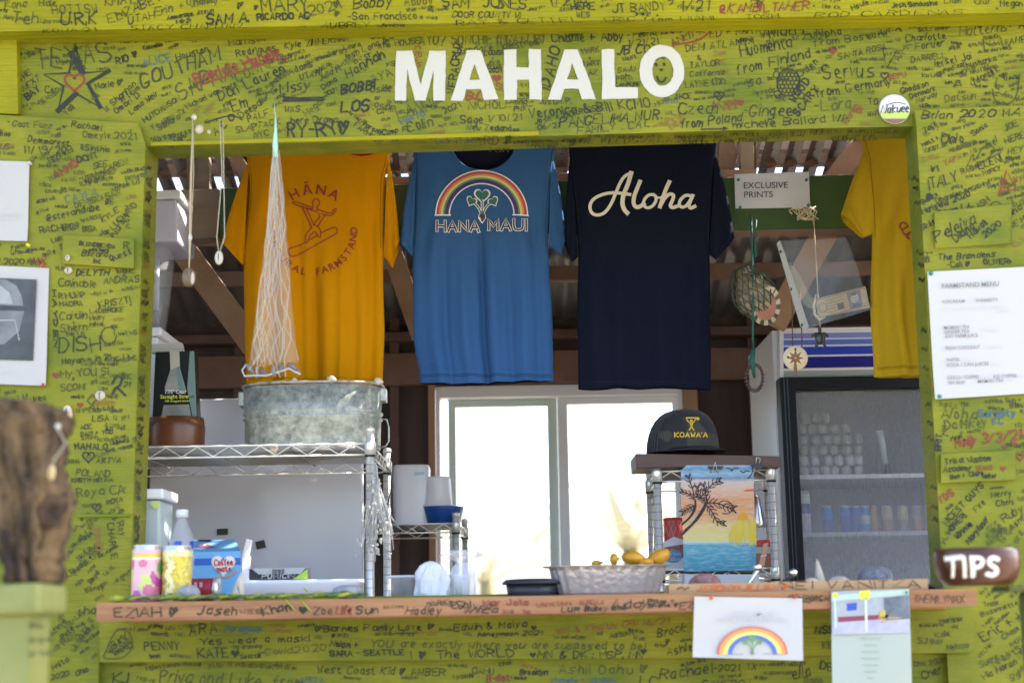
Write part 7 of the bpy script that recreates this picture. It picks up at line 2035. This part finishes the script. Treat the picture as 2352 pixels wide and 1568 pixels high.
mb = MB(); mb.tube([pt(895, 1180, 4.88), pt(905, 1195, 4.87), pt(917, 1210, 4.86)], .002, mat('teal_string', (.2, .45, .38), .6), 6); mb.build('teal_string', label='short teal string sticking out beside the rear rack post', cat='string')

# second low rack with jug and bowl, in front of the window's left side
YQ2 = 5.55
zq = zat(1000, 1202, YQ2)
a = pt(820, 1200, YQ2).x; b_ = pt(1047, 1200, YQ2).x
rack('wire_rack', 'low wire rack before the window carrying the white jug', Vector((a, YQ2, 0)), Vector((a, YQ2 + .4, 0)), Vector((b_, YQ2, 0)), Vector((b_ + .02, YQ2 + .4, 0)), [zq, .70], ptop=zat(1047, 1186, YQ2), nwire=16)
c = Vector((pt(945, 1190, YQ2 + .12).x, YQ2 + .12, zq + .002)); k = mp(YQ2 + .12)
H = zat(945, 1070, YQ2 + .12) - c.z
t = thing('white_jug', 'tall frosted white plastic jug with a handle on the low wire rack', 'jug', c)
mb = MB(); mb.loft([rrect(c.x, c.y, w_ * k, .062, c.z + z, 0, 40, 4) for w_, z in ((38, 0), (41, .008), (42, H * .5), (43, H - .012), (40, H))], mat('frosted_jug', (.74, .76, .80), .3)); mb.build('body', t, bevel=.0)
mb = MB(); mb.tube([(c.x + 40 * k, c.y, c.z + H * .66), (c.x + 52 * k, c.y, c.z + H * .62), (c.x + 57 * k, c.y, c.z + H * .48), (c.x + 57 * k, c.y, c.z + H * .12), (c.x + 48 * k, c.y, c.z + H * .04), (c.x + 38 * k, c.y, c.z + H * .06)], 6.5 * k, mat('frosted_jug', (.74, .76, .80), .3), 10); mb.build('handle', t)
mb = MB(); P = yplane(YQ2 + .12 - .064); mb.sheet([P(u, v) for u, v in [(952, 1083), (974, 1082), (974, 1090), (952, 1092)]], mat('faint_blue_label', (.45, .60, .72), .5)); mb.build('label', t, solid=False)
c = Vector((pt(1018, 1190, YQ2 + .1).x, YQ2 + .1, zq + .002))
H = zat(1018, 1164, YQ2 + .1) - c.z
mb = MB(); mb.lathe([(34 * k, 0), (38 * k, .003), (47 * k, H * .9), (48 * k, H), (46 * k, H), (37 * k, .006)], c, mat('blue_bowl', (.01, .07, .30), .35), 36); mb.build('blue_bowl', label='blue plastic bowl on the low wire rack', cat='bowl')
c2 = Vector((c.x - 12 * k, c.y - .0, c.z + H + .001)); H2 = zat(1006, 1095, YQ2 + .1) - c2.z
mb = MB(); mb.lathe([(40 * k, 0), (40 * k, .004), (33 * k, .008), (31 * k, H2 * .5), (29 * k, H2 - .01), (26 * k, H2)], c2, WHITEPL, 32); mb.build('white_cup', label='white plastic cup upside down over the blue bowl', cat='cup')

# rack at the right with the plank, hat and drawing
YH = 4.72
zh = zat(1640, 1080, YH)
x0_, x1_ = pt(1512, 1180, YH).x, pt(1775, 1180, YH).x
xr0_, xr1_ = pt(1495, 1180, 5.12).x, pt(1745, 1180, 5.12).x
rack('wire_rack', 'narrow chrome wire rack under the hat and palm drawing', Vector((x0_, YH, 0)), Vector((xr0_, 5.12, 0)), Vector((x1_, YH, 0)), Vector((xr1_ + .03, 5.12, 0)), [zh, zat(1640, 1306, YH), .55], ptop=zat(1640, 1064, YH), nwire=18)
# plank
mb = MB()
mb.slab([(1460, 1041), (1795, 1047), (1795, 1070), (1789, 1074), (1640, 1071), (1462, 1075)], YH - .03, .22, mat('dark_plank', (.075, .036, .025), .55, col2=(.11, .055, .038), scale=5, stretch=(.5, 3, 3))); plank = mb.build('dark_plank', label='dark brown plank across the top of the narrow wire rack', cat='plank', bevel=.003)
# hat
CAMO = mat('black_camo', (.012, .013, .016), .8, col2=(.045, .042, .032), scale=14, detail=1, lo=.52, hi=.56, bump=.1, bscale=300, sheen=.1)
HATM = mat('black_mesh', (.012, .013, .018), .8)
y = YH + .07
cx_ = (1486 + 1650) / 2
zb_ = zat(1570, 1036, YH - .02) 
c = Vector((pt(1568, 1030, y).x, y, zb_)); k = mp(y)
H = zat(1568, 940, y - .03) - zb_
t = thing('trucker_hat', 'black camouflage cap with a yellow KOAWA\'A emblem on the dark plank', 'hat', c)
rx, ry = 82 * k, .098
def hatp(a, e, out=0.0):
    """a: azimuth (0 = towards +x, -90 = camera); e: 0 rim .. 1 crown"""
    q = math.cos(e * math.pi / 2) ** .70
    zz = H * (math.sin(e * math.pi / 2) ** .9)
    lean = .012 * e
    return c + Vector(((rx * q + out) * math.cos(a) + lean, (ry * q + out) * math.sin(a), zz + .003))
mb = MB()
N, Mv = 48, 16
vs = [hatp(2 * math.pi * i / N, j / Mv) for j in range(Mv + 1) for i in range(N)]
fs = [(j * N + i, j * N + (i + 1) % N, (j + 1) * N + (i + 1) % N, (j + 1) * N + i) for j in range(Mv) for i in range(N)]
front = [f_ for n_, f_ in enumerate(fs) if 24 <= (n_ % N) + 0 < 48 and (n_ % N) >= 27]
rest = [f_ for n_, f_ in enumerate(fs) if f_ not in front]
mb.add(vs, front, CAMO, True); mb.add(vs, rest, HATM, True)
YLP = mat('yellow_embroidery', (.62, .40, .02), .6)
HP = lambda u, v, kk=0: None
def hatproj(u, v, lift=.0):
    d = ray(u, v); lo_, hi_ = (y - .13) / d.y, y / d.y
    for _ in range(40):
        m_ = (lo_ + hi_) / 2; p = CAM + d * m_ - c
        e = min(1, max(0, (p.z - .003) / H)); e = math.asin(min(1, e ** (1 / .9))) / (math.pi / 2)
        q = math.cos(e * math.pi / 2) ** .70
        if ((p.x - .012 * e) / (rx * q + 1e-6)) ** 2 + (p.y / (ry * q + 1e-6)) ** 2 > 1: lo_ = m_
        else: hi_ = m_
    return CAM + d * (lo_ - (.0022 + lift))
Dh = lambda x, y_: (1467.6 + x * .264, 922 + y_ * .264)
def hl_(L, w_, smooth=1):
    p = chaikin(L, smooth) if smooth and len(L) > 2 else L
    qn = []
    for a_, b__ in zip(p[:-1], p[1:]):
        qn += [(a_[0] + (b__[0] - a_[0]) * i / 3, a_[1] + (b__[1] - a_[1]) * i / 3) for i in range(3)]
    qn.append(p[-1])
    mb.ribbon([hatproj(*Dh(*q_), lift=_RW.uniform(0, .0004)) for q_ in qn], w_ * .264 * k, Vector((0, -1, 0)), YLP)
for L, w_ in (([(412,140),(520,140)],10), ([(505,142),(528,150),(515,158),(500,152)],9), ([(413,142),(422,168),(446,182)],9), ([(492,144),(484,168),(468,182)],9), ([(449,158),(465,160),(463,172),(451,172),(449,158)],8), ([(444,180),(456,214),(478,248)],9), ([(470,180),(458,214),(438,248)],9), ([(446,182),(470,182)],7)):
    hl_(L, w_, 1)
st, adv = strokes("KOAWA'A", .0, None, 2)
for s in st:
    hl_([(310 + a_ * 36 * (285 / (adv * 36)), 308 - b__ * 40) for a_, b__ in s], 8.5, 0)
mb.build('crown', t, solid=False)
mb = MB(); mb.ball(hatp(0, 1), (.006, .006, .004), HATM, 10); mb.build('button', t)
mb = MB()
vs = []
n = 25
for i in range(n + 1):
    a_ = R(-118 + 128 * i / n)
    w_ = math.sin(math.pi * i / n) ** .6
    p0 = c + Vector((rx * math.cos(a_) * 1.0, ry * math.sin(a_), .008 + .010 * w_))
    dirv = Vector((.45, -.9, 0)).normalized()
    p1 = p0 + dirv * .055 * w_ + Vector((0, 0, -.010 * w_ - .004 ))
    p1.z = max(p1.z, c.z + .002)
    vs += [p0, p1, p1 + Vector((0, 0, -.003)), p0 + Vector((0, 0, -.003))]
fs = []
for i in range(n):
    for q_ in range(4):
        fs.append((4 * i + q_, 4 * i + (q_ + 1) % 4, 4 * i + 4 + (q_ + 1) % 4, 4 * i + 4 + q_))
mb.add(vs, fs, HATM, True); mb.build('brim', t)
mb = MB()
for i in range(13):
    a_ = R(150 + 70 * i / 12)
    mb.tube([hatp(a_, e / 8, .0015) for e in range(7)], .0008, mat('grey_thread', (.09, .09, .10), .7), 4)
mb.build('mesh_back', t)
# drawing
YDr = YH - .034
DR = bpy.data.materials.new('crayon_sunset'); DR.use_nodes = True
_t = DR.node_tree; _b = _t.nodes['Principled BSDF']; _b.inputs['Roughness'].default_value = .8
_tc = _t.nodes.new('ShaderNodeTexCoord'); _sp = _t.nodes.new('ShaderNodeSeparateXYZ'); _n = _t.nodes.new('ShaderNodeTexNoise'); _n.inputs['Scale'].default_value = 9; _n.inputs['Detail'].default_value = 3
_mpn = _t.nodes.new('ShaderNodeMapping'); _mpn.inputs['Scale'].default_value = (.4, 1, 4)
_t.links.new(_tc.outputs['Object'], _mpn.inputs[0]); _t.links.new(_mpn.outputs[0], _n.inputs['Vector']); _t.links.new(_tc.outputs['Object'], _sp.inputs[0])
_ma = _t.nodes.new('ShaderNodeMath'); _ma.operation = 'MULTIPLY_ADD'; _ma.inputs[1].default_value = .03; _t.links.new(_n.outputs['Fac'], _ma.inputs[0]); _t.links.new(_sp.outputs['Z'], _ma.inputs[2])
_mr = _t.nodes.new('ShaderNodeMapRange'); _mr.inputs[1].default_value = .015; _mr.inputs[2].default_value = .015 + 243 * mp(YDr)
_t.links.new(_ma.outputs[0], _mr.inputs[0])
_r = _t.nodes.new('ShaderNodeValToRGB'); cr = _r.color_ramp
stops = [(0, (.06, .25, .32)), (.12, (.09, .33, .42)), (.24, (.12, .36, .44)), (.265, (.55, .60, .50)), (.30, (.72, .62, .22)), (.42, (.72, .52, .20)), (.50, (.68, .34, .14)), (.66, (.66, .30, .13)), (.78, (.64, .46, .34)), (.83, (.58, .46, .42)), (.855, (.10, .20, .32)), (.90, (.26, .42, .52)), (.95, (.10, .26, .42)), (1, (.45, .56, .58))]
while len(cr.elements) < len(stops): cr.elements.new(.5)
for e_, (p_, c_) in zip(cr.elements, stops):
    e_.position = p_; e_.color = (*c_, 1)
_t.links.new(_mr.outputs[0], _r.inputs[0])
_n2 = _t.nodes.new('ShaderNodeTexNoise'); _n2.inputs['Scale'].default_value = 120; _n2.inputs['Detail'].default_value = 3; _mp2 = _t.nodes.new('ShaderNodeMapping'); _mp2.inputs['Scale'].default_value = (.25, 1, 1.3); _t.links.new(_tc.outputs['Object'], _mp2.inputs[0]); _t.links.new(_mp2.outputs[0], _n2.inputs['Vector'])
_mr2 = _t.nodes.new('ShaderNodeMapRange'); _mr2.inputs[1].default_value = .45; _mr2.inputs[2].default_value = .8; _mr2.inputs[4].default_value = .45
_t.links.new(_n2.outputs['Fac'], _mr2.inputs[0])
_mix = _t.nodes.new('ShaderNodeMixRGB'); _mix.inputs[2].default_value = (.66, .66, .62, 1); _t.links.new(_mr2.outputs[0], _mix.inputs[0]); _t.links.new(_r.outputs[0], _mix.inputs[1]); _t.links.new(_mix.outputs[0], _b.inputs['Base Color'])
mb = MB()
mb.slab([(1577, 1068), (1730, 1068), (1734, 1190), (1737, 1309), (1571, 1312), (1564, 1080)], YDr, .0012, DR)
P = yplane(YDr)
Dd = lambda x, y_: (1467.6 + x * .264, 922 + y_ * .264)
CH = mat('charcoal', (.05, .035, .04), .8); SUNY = mat('crayon_yellow', (.74, .58, .04), .8, col2=(.72, .50, .12), scale=60); SUNO = mat('crayon_orange', (.70, .34, .03), .8)
rr = random.Random(8)
for i in range(70):
    x = 790 + 225 * rr.random()
    top_ = 1030 + max(0, (885 - x)) * .9 + rr.uniform(-14, 22)
    line(mb, [Dd(x, top_), Dd(x + rr.uniform(-8, 8), top_ + (1200 - top_) * .5), Dd(x + rr.uniform(-14, 14), rr.uniform(1180, 1250))], rr.uniform(1.2, 3), P, SUNY, lift=.0005)
mb.sheet([P(*Dd(x, y_), .0012) for x, y_ in [(855, 1026), (866, 990), (882, 966), (900, 955), (916, 956), (932, 972), (946, 1004), (948, 1024), (900, 1030)]], SUNO); mb.sheet([P(*Dd(x, y_), .001) for x, y_ in [(905, 780), (930, 762), (1002, 756), (1003, 782)]], mat('crayon_red', (.62, .16, .05), .8))
def dl_(L, w_): line(mb, [Dd(x, y_) for x, y_ in L], w_, P, CH, smooth=1, lift=.0018)
def frond(L, n, ln, sgn=(1, -1)):
    p = chaikin(L, 2)
    dl_(L, 2.4)
    for i in range(1, n + 1):
        q_ = i / n * (len(p) - 1.001); j = int(q_); s = q_ - j
        x, y_ = p[j][0] + (p[j + 1][0] - p[j][0]) * s, p[j][1] + (p[j + 1][1] - p[j][1]) * s
        dx, dy = p[j + 1][0] - p[j][0], p[j + 1][1] - p[j][1]; m_ = math.hypot(dx, dy) + 1e-6; dx, dy = dx / m_, dy / m_
        for g_ in sgn:
            l_ = ln * (1 - .35 * i / n) * rr.uniform(.75, 1.1)
            dl_([(x, y_), (x + (dx * .7 - dy * g_ * .8) * l_ * .6, y_ + (dy * .7 + dx * g_ * .8) * l_ * .6), (x + (dx * .9 - dy * g_ * .75) * l_, y_ + (dy * .9 + dx * g_ * .75) * l_)], 2.0)
for o in range(4):
    dl_([(380 + o * 7, 1150 - o * 10), (480 + o * 6, 1050 - o * 5), (540 + o * 4, 960), (585 + o * 2, 880)], 5)
    dl_([(374 + o * 5, 1070 - o * 6), (440 + o * 5, 1010 - o * 4), (488 + o * 2, 930), (490, 860)], 4)
frond([(480, 850), (470, 760), (440, 690), (430, 650)], 5, 50); frond([(490, 850), (430, 800), (376, 780)], 5, 40); frond([(500, 830), (520, 780), (510, 740)], 4, 40); frond([(520, 840), (580, 790), (640, 710), (700, 690)], 8, 55); frond([(590, 890), (560, 850), (505, 820)], 5, 40); frond([(590, 880), (690, 880), (770, 920), (820, 930)], 8, 60); frond([(590, 900), (640, 960), (680, 1050), (735, 1055)], 8, 48); frond([(600, 880), (580, 800), (560, 720)], 5, 50); frond([(490, 900), (430, 930), (380, 960)], 6, 45)
line(mb, [Dd(755 + 62 * math.cos(i * .4), 920 + 55 * math.sin(i * .4)) for i in range(-4, 6)], 2, P, CH)
for L in ([(760,575),(800,580),(805,610),(815,582),(865,574)], [(880,600),(910,620),(930,598),(960,605)], [(985,570),(988,620),(950,668)]): dl_(L, 2.2)
mb.build('palm_drawing', label='crayon drawing of palms at sunset clipped to the dark plank', cat='drawing', solid=False)
t = thing('bulldog_clip', 'black clip holding the middle of the palm drawing', 'clip', pt(1645, 1070, YDr - .004))
mb = MB(); mb.prism([pt(u, v, YDr - .012) for u, v in [(1626, 1070), (1662, 1070), (1658, 1076), (1630, 1076)]], (0, .02, 0), BLACK); mb.build('jaw', t)
mb = MB(); mb.tube([pt(1636, 1086, YDr - .012), pt(1643, 1060, YDr - .014), pt(1648, 1086, YDr - .012)], .0012, CHROME, 6); mb.tube([pt(1631, 1086, YDr - .012), pt(1636, 1070, YDr - .014), pt(1651, 1086, YDr - .012)], .001, BLACK, 6); mb.build('wire_handle', t)
t = thing('bulldog_clip', 'black clip at the right corner of the palm drawing', 'clip', pt(1740, 1070, YDr - .004))
mb = MB(); mb.prism([pt(u, v, YDr - .012) for u, v in [(1724, 1066), (1748, 1062), (1752, 1074), (1738, 1080)]], (0, .02, 0), BLACK); mb.build('jaw', t)
mb = MB(); mb.tube([pt(1736, 1064, YDr - .012), pt(1738, 1050, YDr - .014), pt(1746, 1053, YDr - .013), pt(1744, 1064, YDr - .012)], .0012, CHROME, 6); mb.build('wire_handle', t)
# goods on the narrow rack's shelf
zsh = zat(1640, 1306, YH) + .002
yy = YH + .12
def sbase(u, y_=yy): return Vector((pt(u, 1290, y_).x, y_, zsh))
c = sbase(1552, yy + .1); k = mp(yy + .1)
t = thing('red_tin', 'red lattice-patterned tin on the narrow rack behind the drawing', 'tin', c)
z_ = zat(1552, 1190, yy + .1) - zsh
TR = mat('red_tin_print', (.50, .06, .045), .35)
mb = MB(); mb.lathe([(24 * k, 0), (24.5 * k, .003), (24.5 * k, z_ - .004), (23 * k, z_)], c, TR, 32)
P = yplane(yy + .1 - 25 * k)
for i in range(-3, 4):
    line(mb, [(1545 + i * 11, 1196), (1560 + i * 11, 1232)], 1, P, mat('pale_red_line', (.65, .25, .2), .5)); line(mb, [(1560 + i * 11, 1196), (1545 + i * 11, 1232)], 1, P, mat('pale_red_line', (.65, .25, .2), .5))
mb.build('body', t, solid=False); mb = MB(); mb.lathe([(25 * k, z_ - .006), (25.2 * k, z_), (22 * k, z_ + .002)], c, TR, 32); mb.build('lid', t)
t = thing('cocoa_bag', 'red and white food bag with a blue oval on the narrow rack', 'bag', sbase(1545, yy - .02))
BV = yy - .05
mb = MB(); mb.slab([(1524, 1245), (1548, 1232), (1574, 1240), (1576, 1306), (1524, 1306)], BV, .04, mat('bag_white', (.62, .62, .66), .4))
P = yplane(BV)
mb.sheet([P(u, v, .001) for u, v in [(1526, 1256), (1574, 1248), (1575, 1280), (1526, 1276)]], mat('bag_maroon', (.24, .04, .03), .5, col2=(.45, .15, .1), scale=40)); mb.sheet([P(1546 + 21 * math.cos(i * .35), 1276 + 16 * math.sin(i * .35), .0018) for i in range(18)], mat('oval_blue', (.08, .25, .42), .4)); type_(mb, 'Great', 1547, 1275, 10, P, PAPER, 0, .01, 'CENTER', length=34, lift=.003); type_(mb, 'Value', 1547, 1287, 10, P, PAPER, 0, .01, 'CENTER', length=34, lift=.003)
mb.build('bag', t, solid=False)
c = sbase(1742, yy + .12)
t = thing('glass_dispenser', 'glass sugar pourer with a steel top at the right of the narrow rack', 'jar', c); k = mp(yy + .12)
z_ = zat(1742, 1135, yy + .12) - zsh
mb = MB(); mb.lathe([(22 * k, 0), (23 * k, .01), (21 * k, z_ * .5), (19 * k, z_ * .56)], c, PET, 28); mb.build('glass', t); mb = MB(); mb.lathe([(20 * k, z_ * .56), (20 * k, z_ * .62), (14 * k, z_ * .82), (9 * k, z_ * .96), (3 * k, z_)], c, SILV, 28); mb.build('cap', t)
t = thing('snack_box', 'white and brown snack box with a red lid at the right of the narrow rack', 'box', sbase(1752, yy - .03))
mb = MB(); mb.slab([(1736, 1246), (1770, 1246), (1772, 1306), (1736, 1306)], yy - .05, .05, mat('brown_pack', (.30, .13, .10), .5)); mb.build('box', t); mb = MB(); mb.slab([(1736, 1240), (1768, 1238), (1770, 1250), (1738, 1252)], yy - .056, .06, mat('red_lid', (.60, .02, .03), .4)); mb.build('lid', t); mb = MB(); mb.sheet([pt(u, v, yy - .0512) for u, v in [(1736, 1255), (1770, 1255), (1770, 1270), (1736, 1270)]], PAPER); mb.build('label', t, solid=False)
mb = MB(); a_, b__ = pt(1749, 1300, YH - .05), pt(1760, 1246, YH - .05); s_ = Vector((.009, 0, .002))
mb.prism([a_ - s_, a_ + s_, b__ + s_ * .8, b__ - s_ * .8], (0, .01, 0), mat('clothespin_wood', (.46, .25, .14), .6)); mb.tube([a_.lerp(b__, .45) - s_ * 1.1 + Vector((0, -.001, 0)), a_.lerp(b__, .45) + s_ * 1.1 + Vector((0, -.001, 0))], .0016, SILV, 6); mb.build('clothes_peg', label='wooden clothes peg clipped before the right rack post', cat='clothes peg', bevel=.001)
mb = MB(); mb.slab([(1572, 1318), (1745, 1318), (1745, 1365), (1570, 1365)], YH - .08, .06, mat('grey_card_box', (.50, .50, .52), .5)); o_ = mb.build('card_box', label='plain grey-white box under the palm drawing', cat='box', bevel=.002)
